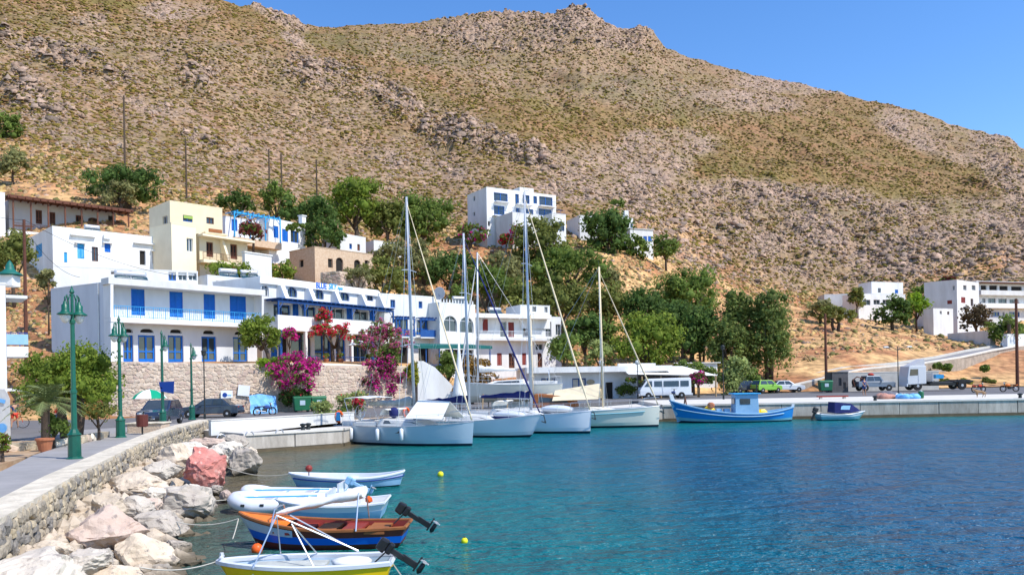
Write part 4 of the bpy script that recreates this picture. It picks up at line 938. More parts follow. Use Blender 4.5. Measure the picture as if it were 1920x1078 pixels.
s0, z_ = f.px(378, 437); s1, _ = f.px(420, 437); fslab(h, f, s0, s1, .003, 1.0, z_ - .15, z_ + .05, 'cream_wall', 'balcony'); s2, _ = f.px(385, 437); s3, _ = f.px(409, 437)
fslab(h, f, s2, s3, .85, 1.05, z_ + .06, z_ + .45, 'orange_wood', 'planter')
s0, z_ = f.px(344, 404); s1, _ = f.px(361, 404); M['blind'] = mat('blind_green', (.35, .50, .12), (.3, .44, .1), scale=4); fslab(h, f, s0, s1, .02, .06, z_ - .32, z_, 'blind', 'blind')
h, f, _, _ = house('cream_house', 'lower cream wing with white shutter projecting from the tall cream house', 'house', XY(326, 87), XY(372, 89.5), 13, 21.0, 4, m='cream_wall', front=[('win', (350, 447, 362, 472))])
h, f, _, _ = house('cream_house', 'cream wing with two brown balcony doors left of the bougainvillea', 'house', XY(378, 90.5), XY(468, 95.5), 13, 20.4, 5, m='cream_wall', front=[('browndoor', (387, 454, 400, 482)), ('browndoor', (432, 458, 445, 486))], cornice=.15)
s0, z_ = f.px(372, 488); fslab(h, f, -.3, f.L + .1, .003, 1.3, z_ - .35, z_, 'cream_wall', 'balcony'); railing(h, f, -.3, f.L, 1.2, z_, .85, 'brown_wood', .14)
fslab(h, f, -.3, f.L + .2, .003, 1.2, 20.1, 20.35, 'cream_wall', 'canopy')
for s in (f.L * .48,): 
    mb = MB(); mb.add([f.pt(s, .003, z_), f.pt(s, 1.1, z_), f.pt(s - .5, .5, 20.1), f.pt(s - .5, .003, 20.1), f.pt(s + .3, .003, z_), f.pt(s + .3, 1.1, z_), f.pt(s - .2, .5, 20.1), f.pt(s - .2, .003, 20.1)], [(0, 1, 2, 3), (7, 6, 5, 4), (1, 5, 6, 2), (0, 4, 5, 1)]); loose(mb, h).build('fin', 'cream_wall', h, recalc=True)
h, f, fl, _ = house('village_house', 'long white house with light blue shutters below the brown pergola house', 'house', XY(103, 82), XY(316, 90), 14.5, 19.85, 11, m='white_wall',
  front=[('sh_lblue', (145, 457, 158, 485)), ('dkwin', (172, 463, 184, 490)), ('sh_blue', (196, 457, 207, 473)), ('dark', (262, 470, 273, 497)), ('sh_brown', (286, 472, 298, 495)), ('sh_lblue', (120, 473, 126, 492)), ('browndoor', (306, 455, 311, 500))], left=[('sh_lblue', (67, 458, 79, 483))])
s0, z_ = f.px(193, 445); fslab(h, f, s0, s0 + .7, .05, .4, z_ - .2, z_ + .25, 'white_paint', 'air_conditioner')
for x0, x1, y in ((140, 160, 456), (192, 210, 456), (282, 302, 471), (250, 305, 456), (131, 178, 441)):
    s0, z_ = f.px(x0, y); s1, _ = f.px(x1, y); fslab(h, f, s0, s1, .003, .35, z_, z_ + .12, 'white_wall', 'canopy')
house('flat_roofed_annex', 'low white annex with glazed front just above the blue shuttered house', 'house', XY(104, 74), XY(374, 79.5), 9.5, 14.6, 6, m='white_wall', front=[('dkwin', (208, 508, 217, 514)), ('dkwin', (235, 507, 248, 516)), ('dkwin', (255, 509, 265, 517)), ('bluewin', (316, 509, 330, 526)), ('win', (334, 510, 350, 526)), ('win', (353, 511, 369, 526))], left=())
bp_ = thing('parapet_wall', 'white parapet block with two openings between the annex and the cream house', 'wall', (XY(500, 90)[0], 90, 13))
fB = Frame(XY(463, 90), XY(513, 93)); fslab(bp_, fB, 0, fB.L, -.5, 0, 12, 18.2, 'white_wall', 'wall'); fslab(bp_, fB, -.1, fB.L + .1, -.6, .1, 18.203, 18.32, 'white_wall', 'coping')
h, f, _, _ = house('flat_roofed_house', 'low white house carrying two water tanks left of the lettered fascia', 'house', XY(392, 80), XY(488, 84.5), 10, 14.3, 5, m='white_wall', front=[('greywin', (405, 527, 418, 532))])
solar_heater(*XY(434, 84), 14.1, .6, 'solar heater with round tank above the left end of the apartments'); solar_heater(*XY(473, 86), 14.2, .6, 'solar heater with tank beside the white parapet block')
solar_heater(*XY(252, 68), 11.75, .7, 'twin dark solar panels on the roof of the blue shuttered house', 2.6); solar_heater(*XY(180, 88), 19.75, .7, 'rusty solar tank on the long white house', 1.6)
# brown pergola house
h, f, fl, fR = house('pergola_house', 'long white house with a dark brown timber veranda roof at upper left', 'house', XY(22, 99), XY(222, 107.5), 22.4, 26.6, 5, m='grey_wall', parapet=.1,
  front=[('browndoor', (67, 394, 79, 420)), ('browndoor', (93, 398, 104, 421)), ('browndoor', (142, 404, 156, 428)), ('browndoor', (165, 408, 184, 430), .6), ('dark', (203, 404, 214, 434))])
p0, _ = f.px(18, 380); 
pw_ = 2.3
fslab(h, f, -.6, f.L + 1.4, -.3, pw_ + .3, 26.68, 26.8, 'brown_wood', 'roof_deck'); fslab(h, f, -.6, f.L + 1.4, pw_ + .301, pw_ + .42, 26.45, 26.82, 'brown_wood', 'fascia')
for k in range(8): s = k * (f.L + .9) / 7; fslab(h, f, s - .08, s + .08, pw_ - .1, pw_ + .06, 22.4, 26.67, 'brown_wood', 'post')
railing(h, f, 0, f.L + .9, pw_, 22.6, .95, 'brown_wood', .16); fslab(h, f, -.6, f.L + 1.2, .003, pw_ + .3, 21.6, 22.55, 'white_wall', 'terrace_floor')
for k in range(18): s = -.4 + k * (f.L + 1.6) / 17; fslab(h, f, s - .05, s + .05, 0, pw_ + .7, 26.52, 26.67, 'brown_wood', 'rafter')
house('white_block', 'white end wall at the left edge beside the brown veranda', 'house', XY(-60, 94), XY(15, 97), 19, 27.0, 5)
solar_heater(*XY(178, 110), 26.9, .5, 'solar heater with white tank on the brown veranda house', 1.8)
# blue pergola houses
h, f, _, _ = house('village_house', 'white house with pale blue pergola beside the cream house', 'house', XY(427, 104), XY(508, 109), 20, 25.2, 5, m='white_wall_cool', front=[('sh_blue', (434, 411, 445, 433)), ('bluewin', (463, 412, 472, 434)), ('sh_blue', (488, 416, 498, 440))])
pergola(h, f, -.3, f.L + .2, 0.01, 2.6, 22.2, 25.5, 'light_blue_paint', 4, 9, rw=.14); fslab(h, f, -.3, f.L + .2, .003, 2.7, 21.3, 22.2, 'stone_house', 'terrace_wall')
h, f, _, _ = house('village_house', 'white house with blue shutters and vine in front of the dark trees', 'house', XY(508, 107), XY(577, 112.5), 18.5, 25.5, 5, m='white_wall', front=[('sh_blue', (513, 424, 522, 446)), ('sh_blue', (529, 430, 540, 453)), ('bluewin', (545, 433, 560, 455))])
s, z_ = f.px(571, 410); fslab(h, f, s - .35, s + .35, -.8, -.1, 25.3, 26.8, 'white_wall', 'chimney'); fslab(h, f, s - .45, s + .45, -.9, 0, 26.803, 26.95, 'white_wall', 'chimney_cap')
house('small_house', 'small white house with one dark window above the honey stone house', 'house', XY(642, 118), XY(690, 122), 20, 25.3, 4, front=[('bluewin', (655, 457, 660, 467)), ('browndoor', (670, 458, 675, 470))])
house('small_house', 'small plain white house half hidden right of the honey stone house', 'house', XY(705, 125), XY(757, 128.5), 20.5, 25.4, 4)
# big white house on the hill
wh, f, fl, _ = house('hillside_hotel', 'tall white three storey building standing alone on the slope behind the masts', 'building', XY(918, 138), XY(1048, 145.5), 25.5, 36.5, 7, m='white_wall', parapet=.4,
  front=[('bluewin', (926, 362, 952, 378)), ('bluewin', (966, 364, 973, 384)), ('bluewin', (980, 366, 993, 382)), ('bluewin', (1000, 368, 1007, 382)), ('bluewin', (1011, 369, 1036, 386)), ('bluewin', (926, 386, 946, 403)), ('bluewin', (967, 390, 975, 402)), ('bluewin', (984, 392, 1000, 404)), ('bluewin', (1010, 392, 1034, 405)), ('dark', (915, 415, 919, 424)), ('bluewin', (968, 410, 980, 430))],
  left=[('greywin', (887, 368, 891, 377)), ('greywin', (887, 398, 891, 405))])
for x0, x1, y in ((926, 953, 378), (966, 995, 383), (1009, 1038, 386), (923, 958, 404)):
    s0, z_ = f.px(x0, y); s1, _ = f.px(x1, y); fslab(wh, f, s0, s1, .003, .9, z_ - .15, z_, 'white_wall', 'balcony'); railing(wh, f, s0, s1, .85, z_, .8, 'dark_blue_paint', .3)
mb = MB(); s0, _ = f.px(976, 350); s1, _ = f.px(1002, 350); f.box(mb, s0, s1, -3, -.3, 36.5, 37.4); loose(mb, wh).build('stair_head', 'white_wall', wh)
h, f, _, _ = house('hillside_terrace', 'white lower terrace block in front of the tall building on the slope', 'building', XY(966, 134), XY(1044, 139), 24, 31.3, 5, m='white_wall', front=[('dark', (1010, 415, 1030, 432))])
railing(h, f, 0, f.L, -.1, 31.4, .7, 'dark_blue_paint', .3)
h, f, _, _ = house('hillside_tower', 'narrow white wing with arched blue window at the right of the slope building', 'building', XY(1040, 135), XY(1066, 136.5), 24, 31.2, 5, m='white_wall', front=[('archblue', (1046, 415, 1058, 433), .9)])
railing(h, f, 0, f.L, -.1, 31.3, .7, 'dark_blue_paint', .3)
# house pair behind the round tree
h, f, _, _ = house('hillside_house', 'white house behind the big round tree on the slope', 'house', XY(1092, 154), XY(1192, 158), 26, 34.6, 6, front=[('bluewin', (1182, 420, 1192, 432)), ('archblue', (1150, 425, 1158, 440), .8)])
s, z_ = f.px(1178, 404); fslab(h, f, s - .4, s + .4, -1.5, -.6, 34.5, 36.3, 'white_wall', 'chimney')
h, f, _, _ = house('hillside_house', 'low white house wing with two blue openings right of the round tree', 'house', XY(1186, 150), XY(1229, 152), 24, 31.2, 5, front=[('sh_blue', (1206, 443, 1213, 453)), ('sh_blue', (1215, 443, 1222, 453))], cornice=.2)
# right group
h, f, _, _ = house('hillside_house', 'lower storey of the white stepped house above the yellow slope', 'house', XY(1612, 176), XY(1700, 180), 14.5, 20.8, 5, front=[('greywin', (1618, 562, 1632, 572)), ('greywin', (1638, 562, 1650, 571)), ('greywin', (1655, 562, 1668, 571))])
house('hillside_house', 'upper white block with blue window of the stepped house', 'house', XY(1637, 182), XY(1696, 185), 19, 24.0, 4, front=[('greywin', (1646, 540, 1652, 549)), ('sh_blue', (1678, 543, 1684, 550))])
house('hillside_house', 'long low white wing trailing left of the stepped house', 'house', XY(1548, 188), XY(1640, 187), 18, 21.9, 5, front=[('greywin', (1600, 544, 1607, 551)), ('dark', (1622, 543, 1630, 550))])
h, f, _, _ = house('apartment_block', 'white block with red shutters at the left of the far right cluster', 'building', XY(1797, 158), XY(1838, 164), 9.5, 21.4, 6, back=(-.72, .69), m='white_wall',
   front=[('greywin', (1806, 535, 1812, 544)), ('greywin', (1822, 535, 1829, 544)), ('sh_red', (1802, 557, 1810, 568)), ('dkwin', (1820, 560, 1825, 574))], left=[('sh_red', (1776, 563, 1785, 570)), ('greywin', (1786, 536, 1790, 544))])
house('apartment_block', 'lower plain wing stepping down left of the red shuttered block', 'building', XY(1744, 164), XY(1776, 164), 9.5, 17.6, 5, front=[('greywin', (1754, 560, 1760, 568))])
h, f, _, _ = house('apartment_block', 'wide white block with rows of shaded balconies at far right', 'building', XY(1834, 168), XY(1975, 174), 9.5, 22.2, 8, m='white_wall',
   front=[('dark', (1839, 535, 1850, 548)), ('dark', (1855, 535, 1870, 549)), ('dark', (1874, 536, 1890, 549)), ('dark', (1896, 537, 1916, 550)), ('greywin', (1842, 559, 1848, 570)), ('greywin', (1853, 559, 1867, 572)), ('greywin', (1872, 560, 1888, 572)), ('greywin', (1893, 561, 1910, 573)), ('bluewin', (1862, 585, 1874, 593)), ('greywin', (1880, 585, 1884, 593)), ('bluewin', (1892, 585, 1912, 594))])
for y in (550, 574): _, z_ = f.px(1870, y); fslab(h, f, 0, f.L, .003, 1.1, z_ - .5, z_ + .5, 'white_wall', 'balcony')
_, z_ = f.px(1870, 531); fslab(h, f, 0, f.L, .003, 1.2, z_ - .1, z_ + .1, 'brown_wood', 'awning')
h, f, _, _ = house('small_house', 'small white cube house below the red shuttered block', 'house', XY(1752, 150), XY(1789, 152), 9.5, 15.2, 2.2, front=[('greywin', (1762, 583, 1766, 589)), ('dkwin', (1776, 584, 1780, 590))])
h, f, _, _ = house('garden_wall', 'stepped white garden wall at the bend of the climbing road', 'wall', XY(1778, 146), XY(1858, 136), 6.5, 10.2, 1.0)
for a in ((1890, 131, 1960, 134, 7.2, 9.3, 'white roadside wall at the far right edge'),):
    house('garden_wall', a[6], 'wall', XY(a[0], a[1]), XY(a[2], a[3]), a[4], a[5], 1.0)
# left edge building with side balconies
h, f, fl, frr_ = house('corner_building', 'white building cut by the left edge of the view with side balconies', 'building', XY(-140, 40), XY(13, 42), 0.9, 8.9, 6, m='white_wall')
bx = XY(13, 42)
fE = Frame(XY(13.5, 42.0), XY(54, 42.6))
fslab(h, fE, 0, fE.L, -2.5, 0, 8.2, 8.36, 'white_wall', 'roof_slab'); fslab(h, fE, 0, fE.L, -2.5, 0, 5.1, 5.65, 'white_wall', 'balcony'); railing(h, fE, 0, fE.L, -.05, 5.65, .75, 'sign_blue', .1)
fslab(h, fE, 0, fE.L, -2.5, -.5, 3.3, 3.45, 'white_wall', 'canopy')
fslab(h, fE, 0.0, fE.L, -.03, -.015, 5.75, 6.3, 'sky_paint', 'balcony_panel')
tl = thing('roof_lantern', 'white roof turret with a teal cap on the left edge building', 'turret', (XY(6, 41.9)[0], 42.6, 8.9)); b = MB(); b.box((0, 0, .25), (.7, .7, .6)); b.build('turret', 'white_wall', tl, bevel=.03)
b = MB(); b.lathe([(.62, 0), (.60, .06), (.34, .2), (.22, .34), (.2, .48), (.12, .66), (.02, .8)], 16, (0, 0, .56)); M['tealcap'] = mat('teal_cap', (.01, .11, .09), (.015, .14, .11), scale=4, rough=.5); b.build('cap', 'tealcap', tl, smooth=True)
# ------------------------------------------------------------------ vegetation
FOL = {}
def folmat(k):
    if k not in FOL: FOL[k] = attrmat('foliage' if k == 0 else 'petals', rough=0.75, var=0.12, vscale=1.5, transl=0.45 if k == 0 else 0.35, spec=0.25)
    return FOL[k]
KIND = {  # leaf colours (a,b), flower colour & share, leaf size factor
 'dark': ((0.065, 0.125, 0.026), (0.125, 0.190, 0.042)), 'mid': ((0.120, 0.190, 0.034), (0.210, 0.270, 0.056)), 'olive': ((0.138, 0.168, 0.036), (0.240, 0.248, 0.060)),
 'light': ((0.140, 0.215, 0.026), (0.255, 0.310, 0.042)), 'grey': ((0.185, 0.195, 0.072), (0.313, 0.300, 0.120)), 'euc': ((0.110, 0.170, 0.040), (0.230, 0.265, 0.068)), 'bright': ((0.170, 0.290, 0.018), (0.312, 0.435, 0.036)),
 'autumn': ((0.22, 0.14, 0.03), (0.36, 0.19, 0.04)), 'pale': ((0.259, 0.318, 0.096), (0.406, 0.460, 0.156)), 'magenta': ((0.50, 0.012, 0.20), (0.70, 0.03, 0.32)), 'red': ((0.62, 0.015, 0.05), (0.78, 0.04, 0.10)),
 'pinkmix': ((0.50, 0.03, 0.20), (0.72, 0.22, 0.32)), 'reddark': ((0.14, 0.03, 0.03), (0.24, 0.06, 0.05)), 'yellowgreen': ((0.22, 0.26, 0.02), (0.36, 0.34, 0.03)), 'brownred': ((0.09, 0.06, 0.03), (0.13, 0.09, 0.04)) }
def crown_mesh(name, rad, kind, nclump, nleaf, leaf, seed, flower=None, fshare=0.0, shell=0.72, clump=0.42, core=True, droop=0.0, flat=0.0):
    rg = np.random.default_rng(seed); rx, ry, rz = rad
    d = rg.normal(size=(nclump, 3)); d /= np.linalg.norm(d, axis=1)[:, None]; d[:, 2] = np.where(d[:, 2] < -0.75, -d[:, 2] * .5, d[:, 2])
    rr = shell * rg.uniform(0.25, 1.0, (nclump, 1)) ** 0.5
    C = d * rr * np.array([[rx, ry, rz]]); cr = clump * 1.12 * min(rx, rz) * rg.uniform(0.65, 1.25, nclump); cb = rg.uniform(0.78, 1.25, nclump)
    V = []; Fq = []; colr = []; 
    ca, cb2 = [np.array(c) for c in KIND[kind]]
    per = max(8, nleaf // nclump); n = per * nclump; ci = np.repeat(np.arange(nclump), per)
    dd = rg.normal(size=(n, 3)); dd /= np.linalg.norm(dd, axis=1)[:, None]; dd[:, 2] = np.where((dd[:, 2] < -0.2) & (rg.random(n) < .6), -dd[:, 2], dd[:, 2])
    pos = C[ci] + dd * (cr[ci] * rg.uniform(0.62, 1.12, n))[:, None] * np.array([[1, 1, 0.85]])
    if droop: pos[:, 2] -= droop * rg.random(n) ** 2 * rz
    nrm = dd + rg.normal(size=(n, 3)) * 0.55; nrm /= np.linalg.norm(nrm, axis=1)[:, None]
    a = np.cross(nrm, rg.normal(size=(n, 3))); a /= np.linalg.norm(a, axis=1)[:, None]; b = np.cross(nrm, a)
    s = leaf * rg.uniform(0.6, 1.35, n)[:, None]; el = rg.uniform(.45, .8, (n, 1))
    if flat: a = a * (1 - flat) + np.array([[0, 0, -1]]) * flat
    Q = np.stack([pos - a * s, pos - b * s * el, pos + a * s, pos + b * s * el], 1).reshape(-1, 3)
    t = rg.random((n, 1)); col = (ca * t + cb2 * (1 - t)) * cb[ci][:, None] * rg.uniform(.8, 1.2, (n, 1))
    if flower:
        fa, fb = [np.array(c) for c in KIND[flower]]; t2 = rg.random((n, 1)); fl = (rg.random((n, 1)) < (fshare * (0.5 + rg.random(nclump))[ci])[:, None]); col = np.where(fl, fa * t2 + fb * (1 - t2), col)
    col4 = np.repeat(np.concatenate([col, np.ones((n, 1))], 1)[:, None], 4, 1).reshape(-1, 4)
    verts = [Q]; cols_ = [col4]; quads = np.arange(n * 4).reshape(n, 4); tris = []
    base = n * 4
    if core:
        iv, jf = ICO[1]; iv = np.array(iv); jf = np.array(jf)
        for k in range(nclump):
            vv = iv * (cr[k] * 0.45) * rg.uniform(.55, 1.25, (len(iv), 1)) + C[k]; verts.append(vv); tris.append(jf + base); base += len(iv)
            c4 = np.ones((len(iv), 4)); c4[:, :3] = (ca * .8 + cb2 * .2) * cb[k]; cols_.append(c4)
    V = np.concatenate(verts); colr = np.concatenate(cols_)
    me = bpy.data.meshes.new(name); me.vertices.add(len(V)); me.vertices.foreach_set('co', V.reshape(-1))
    T = np.concatenate(tris) if tris else np.zeros((0, 3), int)
    li = np.concatenate([quads.ravel(), T.ravel()]).astype(np.int32); me.loops.add(len(li)); me.loops.foreach_set('vertex_index', li)
    st_ = np.concatenate([np.arange(0, n * 4, 4), n * 4 + np.arange(0, len(T) * 3, 3)]).astype(np.int32); me.polygons.add(n + len(T)); me.polygons.foreach_set('loop_start', st_); me.update()
    c = me.color_attributes.new('col', 'FLOAT_COLOR', 'POINT'); c.data.foreach_set('color', colr.reshape(-1).astype(np.float32))
    me.materials.append(folmat(0)); return me
def plant(name, label, cat, rect, Y, kind, leaf=None, dens=1.15, ground=None, group=None, flower=None, fshare=0.0, trunk=True, clump=0.42, droop=0.0, depth=0.9, flat=0.0, trunks=1, nclump=None, lean=0.0, shell=.72):
    x0, y0, x1, y1 = rect; c = P((x0 + x1) / 2, (y0 + y1) / 2, Y); rx = (x1 - x0) / 2 / F * Y * 1.04; rz = (y1 - y0) / 2 / F * Y * 1.06
    g = TGRID_z((x0 + x1) / 2, Y) if ground is None else ground
    g = min(g, c.z - 0.3)
    r = thing(name, label, cat, (c.x, c.y, g), 0, group)
    leaf = leaf or max(0.10, Y * 0.0020); ar = rx * rz
    nl = int(min(9000, max(700, dens * 2.6 * pi * ar / (leaf * leaf) * 0.9))); nc = nclump or int(min(54, max(14, 12 + ar * 2.0)))
    me = crown_mesh('crown', (rx, rx * depth, rz), kind, nc, nl, leaf, abs(hash((round(x0), round(y0)))) % 99991, flower, fshare, droop=droop, clump=clump * (1.0 if nc < 24 else .82), flat=flat, shell=shell)
    o = bpy.data.objects.new('crown', me); COL.objects.link(o); o.parent = r; o.location = (0, 0, c.z - g)
    if trunk:
        hz = c.z - g; tr = max(0.06, rx * 0.075); rd = random.Random(int(x0 * 7 + y0))
        b = MB()
        for k in range(trunks):
            ox = (k - (trunks - 1) / 2) * rx * .3
            b.tube([(ox * .4 + lean, 0, -0.6), (ox * .7 + lean * .6 + rd.uniform(-.1, .1) * rx, 0, hz * .4), (ox, 0.0, hz * .85)], [tr * 1.25, tr, tr * .6], 7)
        for k in range(4):
            a = k * 1.6 + rd.random(); b.tube([(0, 0, hz * .5), (cos(a) * rx * .3, sin(a) * rx * .3, hz * .8), (cos(a) * rx * .55, sin(a) * rx * .5, hz + rz * .1)], [tr * .6, tr * .45, tr * .2], 5)
        b.build('trunk', 'bark', r, smooth=True)
    return r
TREES = [
 ((165, 312, 305, 380), 116, 'dark', 'wide dark green carob tree on the slope above the cream house'),
 ((410, 363, 475, 400), 118, 'dark', 'compact dark green tree just right of the tall cream house'),
 ((488, 345, 545, 402), 123, 'mid', 'yellow green tree behind the pale blue pergola house'),
 ((530, 370, 632, 428), 119, 'dark', 'broad dark tree behind the small white chimney'),
 ((568, 414, 648, 464), 112, 'dark', 'dense low deep green tree right of the white chimney'),
 ((612, 338, 715, 418), 128, 'light', 'bright green pine standing highest behind the stone house'),
 ((690, 367, 762, 445), 131, 'olive', 'olive green pine right of the bright pine'),
 ((740, 365, 852, 452), 134, 'mid', 'spreading pine left of the first tall mast on the slope'),
 ((-10, 215, 42, 270), 150, 'mid', 'green tree high on the hillside at the left edge'),
 ((832, 260, 863, 292), 260, 'dark', 'lone dark bush on the bare hillside above the village'),
 ((459, 76, 478, 96), 380, 'dark', 'tiny dark tree far up the left mountain slope'),
 ((855, 422, 915, 456), 136, 'mid', 'green hedge with purple bloom at the left foot of the tall white building'),
 ((962, 412, 1062, 500), 129, 'olive', 'dark olive tree in front of the tall white building'),
 ((1092, 393, 1182, 488), 145, 'dark', 'big round dark green tree between the two white hill houses'),
 ((1174, 440, 1212, 490), 144, 'mid', 'small green tree right of the big round tree'),
 ((1225, 441, 1272, 488), 146, 'mid', 'bushy tree right of the low house with two blue openings'),
 ((800, 474, 900, 542), 117, 'dark', 'dense dark green tree behind the thin second mast'),
 ((757, 455, 832, 522), 122, 'grey', 'dusty grey olive tree on the slope by the first mast'),
 ((868, 502, 962, 565), 110, 'mid', 'green tree just above the arched house roof'),
 ((905, 476, 992, 532), 122, 'grey', 'grey olive tree between the third and fourth masts'),
 ((930, 525, 1012, 590), 109, 'olive', 'olive toned tree behind the roof of the house with red shutters'),
 ((1000, 465, 1127, 548), 122, 'mid', 'broad green tree below the tall white building'),
 ((995, 520, 1105, 606), 111, 'olive', 'spreading tree behind the rooftop room'),
 ((1060, 580, 1130, 648), 103, 'dark', 'dark conical tree right of the house with red shutters'),
 ((1100, 528, 1182, 602), 116, 'olive', 'brownish olive tree under the orange bank'),
 ((1165, 540, 1245, 612), 113, 'dark', 'dark tree in the middle of the wooded slope'),
 ((1150, 592, 1275, 692), 96, 'light', 'bright yellow green pine above the white canopy'),
 ((1226, 508, 1348, 604), 122, 'mid', 'large green tree at the top right of the wooded slope'),
 ((1236, 560, 1342, 678), 107, 'dark', 'tall dark tree between the bright pine and the eucalyptus'),
 ((1326, 585, 1402, 700), 103, 'euc', 'dark green tree left of the two tall eucalyptus'),
 ((1345, 530, 1420, 708), 106, 'euc', 'left of the two tall eucalyptus trees'),
 ((1396, 522, 1485, 708), 104, 'euc', 'tallest eucalyptus at the right end of the wood'),
 ((1348, 664, 1402, 736), 92, 'pale', 'pale drooping tamarisk beside the road behind the blue fishing boat'),
 ((1250, 680, 1345, 716), 93, 'mid', 'low green shrub under the small shop roof'),
 ((1030, 620, 1086, 684), 91, 'mid', 'rounded green tree behind the taverna roof'),
 ((1100, 640, 1152, 688), 95, 'pale', 'grey green bush behind the right half of the taverna roof'),
 ((675, 490, 762, 552), 103, 'olive', 'olive bush right of the stone podium'),
 ((700, 455, 792, 505), 116, 'grey', 'thin grey brown tree above the plain white terrace house'),
 ((507, 492, 553, 524), 95, 'light', 'small bright bush between the white block and the stone house'),
 ((388, 488, 466, 527), 87, 'light', 'green vine heaped over the wall under the cream wing'),
 ((1640, 560, 1706, 606), 152, 'dark', 'flat dark tree casting shade on the yellow slope'),
 ((1696, 548, 1741, 602), 157, 'bright', 'lime green tree beside the flat dark tree'),
 ((1802, 570, 1856, 616), 142, 'brownred', 'brownish tree in front of the red shuttered block'),
 ((1850, 598, 1925, 642), 134, 'mid', 'green trees beside the road bend at far right'),
 ((1508, 562, 1572, 592), 150, 'grey', 'low dusty bush behind the tall wooden pole by the bins'),
 ((853, 663, 918, 748), 77, 'autumn', 'orange brown tree behind the boat masts'),
 ((-10, 440, 62, 512), 77, 'olive', 'scrubby green garden bushes at left below the brown veranda'),
 ((74, 500, 106, 542), 70, 'grey', 'small dusty grey tree left of the white annex'),
 ((1144, 374, 1170, 396), 190, 'mid', 'small dark bush on the stony slope above the round tree'),
 ((1690, 540, 1765, 560), 175, 'mid', 'green shrubs between the stepped house and the red shuttered block'),
 ((1595, 540, 1618, 575), 176, 'olive', 'slender tree at the left end of the stepped house'),
 ((190, 340, 260, 378), 112, 'grey', 'dry brush patch below the wide carob tree'),
 ((0, 285, 48, 330), 122, 'grey', 'grey thorn bushes on the yellow bank at the left edge'),
 ((1380, 690, 1420, 722), 98, 'mid', 'small green tree by the parked cars'),
 ((1535, 575, 1600, 600), 140, 'olive', 'low weeds on the yellow slope right of the eucalyptus'),
 ((640, 505, 700, 530), 99, 'grey', 'dry bush at the foot of the stone podium'),
 ((1415, 600, 1440, 640), 125, 'olive', 'slim tree behind the tallest eucalyptus'),
 ((1100, 600, 1160, 650), 104, 'mid', 'leafy bush between the dark conical tree and the bright pine'),
 ((1290, 600, 1340, 660), 112, 'olive', 'olive green bush at the back of the wood left of the eucalyptus'),
 ((1040, 480, 1085, 520), 126, 'light', 'small bright bush within the broad green tree group under the tall building'),
 ((842, 540, 882, 572), 103, 'mid', 'round bush just behind the large satellite dish'),
 ((1195, 590, 1240, 630), 108, 'mid', 'bushy crown above the left of the bright pine'),
 ((1130, 505, 1165, 535), 124, 'grey', 'dry bush on the orange bank right of the green wood'),
]
for rect, Y, kind, lab in TREES:
    w = rect[2] - rect[0]; big = w > 60
    k_ = .06 * w; rect = (rect[0] - k_, rect[1] - 2, rect[2] + k_, rect[3] + (12 if big else 6))
    plant('tree' if (rect[3] - rect[1]) > 40 else 'bush', lab, 'tree' if (rect[3] - rect[1]) > 40 else 'bush', rect, Y, kind, trunks=2 if 'eucalyptus' in lab else 1, droop=.35 if kind in ('euc', 'pale') else 0.0, clump=.34 if kind == 'euc' else .42,
          flower='magenta' if 'bloom' in lab else None, fshare=.15, depth=.8, shell=.9)
# nearer planting
plant('tree', 'large rounded tamarisk tree in the bed beside the nearest green lamp', 'tree', (26, 646, 240, 790), 37, 'light', leaf=.08, dens=2.8, ground=1.1, trunks=2, clump=.40, nclump=90, flat=.3, shell=.82)
plant('bush', 'low bush with reddish twigs under the rounded tamarisk', 'bush', (150, 752, 218, 804), 34.5, 'olive', leaf=.06, ground=1.1, flower='autumn', fshare=.2)
plant('bush', 'fresh green shrub beside the clay pot', 'bush', (72, 768, 132, 826), 31, 'mid', leaf=.055, ground=1.1)
plant('bush', 'small weedy shrub at the left edge by the footpath', 'bush', (-14, 800, 20, 866), 25.5, 'light', leaf=.05, ground=1.05, flower='reddark', fshare=.15)
plant('tree', 'round umbrella shaped tree on the edge of the tan retaining wall', 'tree', (441, 588, 538, 668), 69.0, 'light', leaf=.12, dens=1.4, ground=5.0, lean=.9, clump=.36, nclump=36)
plant('bush', 'yellow green bush hanging over the wall left of the magenta bougainvillea', 'bush', (474, 668, 532, 712), 67.3, 'bright', leaf=.11, ground=4.6, trunk=False)
plant('bougainvillea', 'large magenta bougainvillea spilling over the wall above the green bins', 'bougainvillea', (508, 658, 598, 748), 66.6, 'mid', dens=1.2, leaf=.11, ground=1.0, flower='magenta', fshare=.75, trunk=False, clump=.27, nclump=46, shell=1.0)
plant('creeper', 'dark green creeper hanging behind the green bins', 'creeper', (522, 722, 590, 768), 67.4, 'dark', leaf=.12, ground=1.0, flower='red', fshare=.06, trunk=False)
plant('bougainvillea', 'small pink bougainvillea beside the umbrella shaped tree', 'bougainvillea', (528, 610, 557, 648), 74, 'mid', leaf=.12, ground=5.1, flower='magenta', fshare=.8)
plant('bougainvillea', 'scarlet bougainvillea over the apartment terrace', 'bougainvillea', (582, 600, 672, 644), 77, 'mid', leaf=.11, ground=5.1, flower='red', fshare=.75, trunks=2, clump=.3, nclump=40, shell=1.0)
plant('bougainvillea', 'narrow scarlet bougainvillea climbing to the pergola', 'bougainvillea', (592, 574, 620, 612), 77.5, 'mid', leaf=.12, ground=5.1, flower='red', fshare=.6)
plant('bougainvillea', 'pale and deep pink bougainvillea above the terrace corner', 'bougainvillea', (666, 604, 774, 668), 74.6, 'mid', dens=1.1, leaf=.11, ground=5.0, flower='pinkmix', fshare=.6, trunks=2, clump=.27, nclump=50, shell=1.0)
plant('creeper', 'leafy green creeper under the pale pink bougainvillea', 'creeper', (690, 640, 760, 698), 74.2, 'mid', leaf=.12, ground=4.9, flower='pinkmix', fshare=.1, trunk=False)
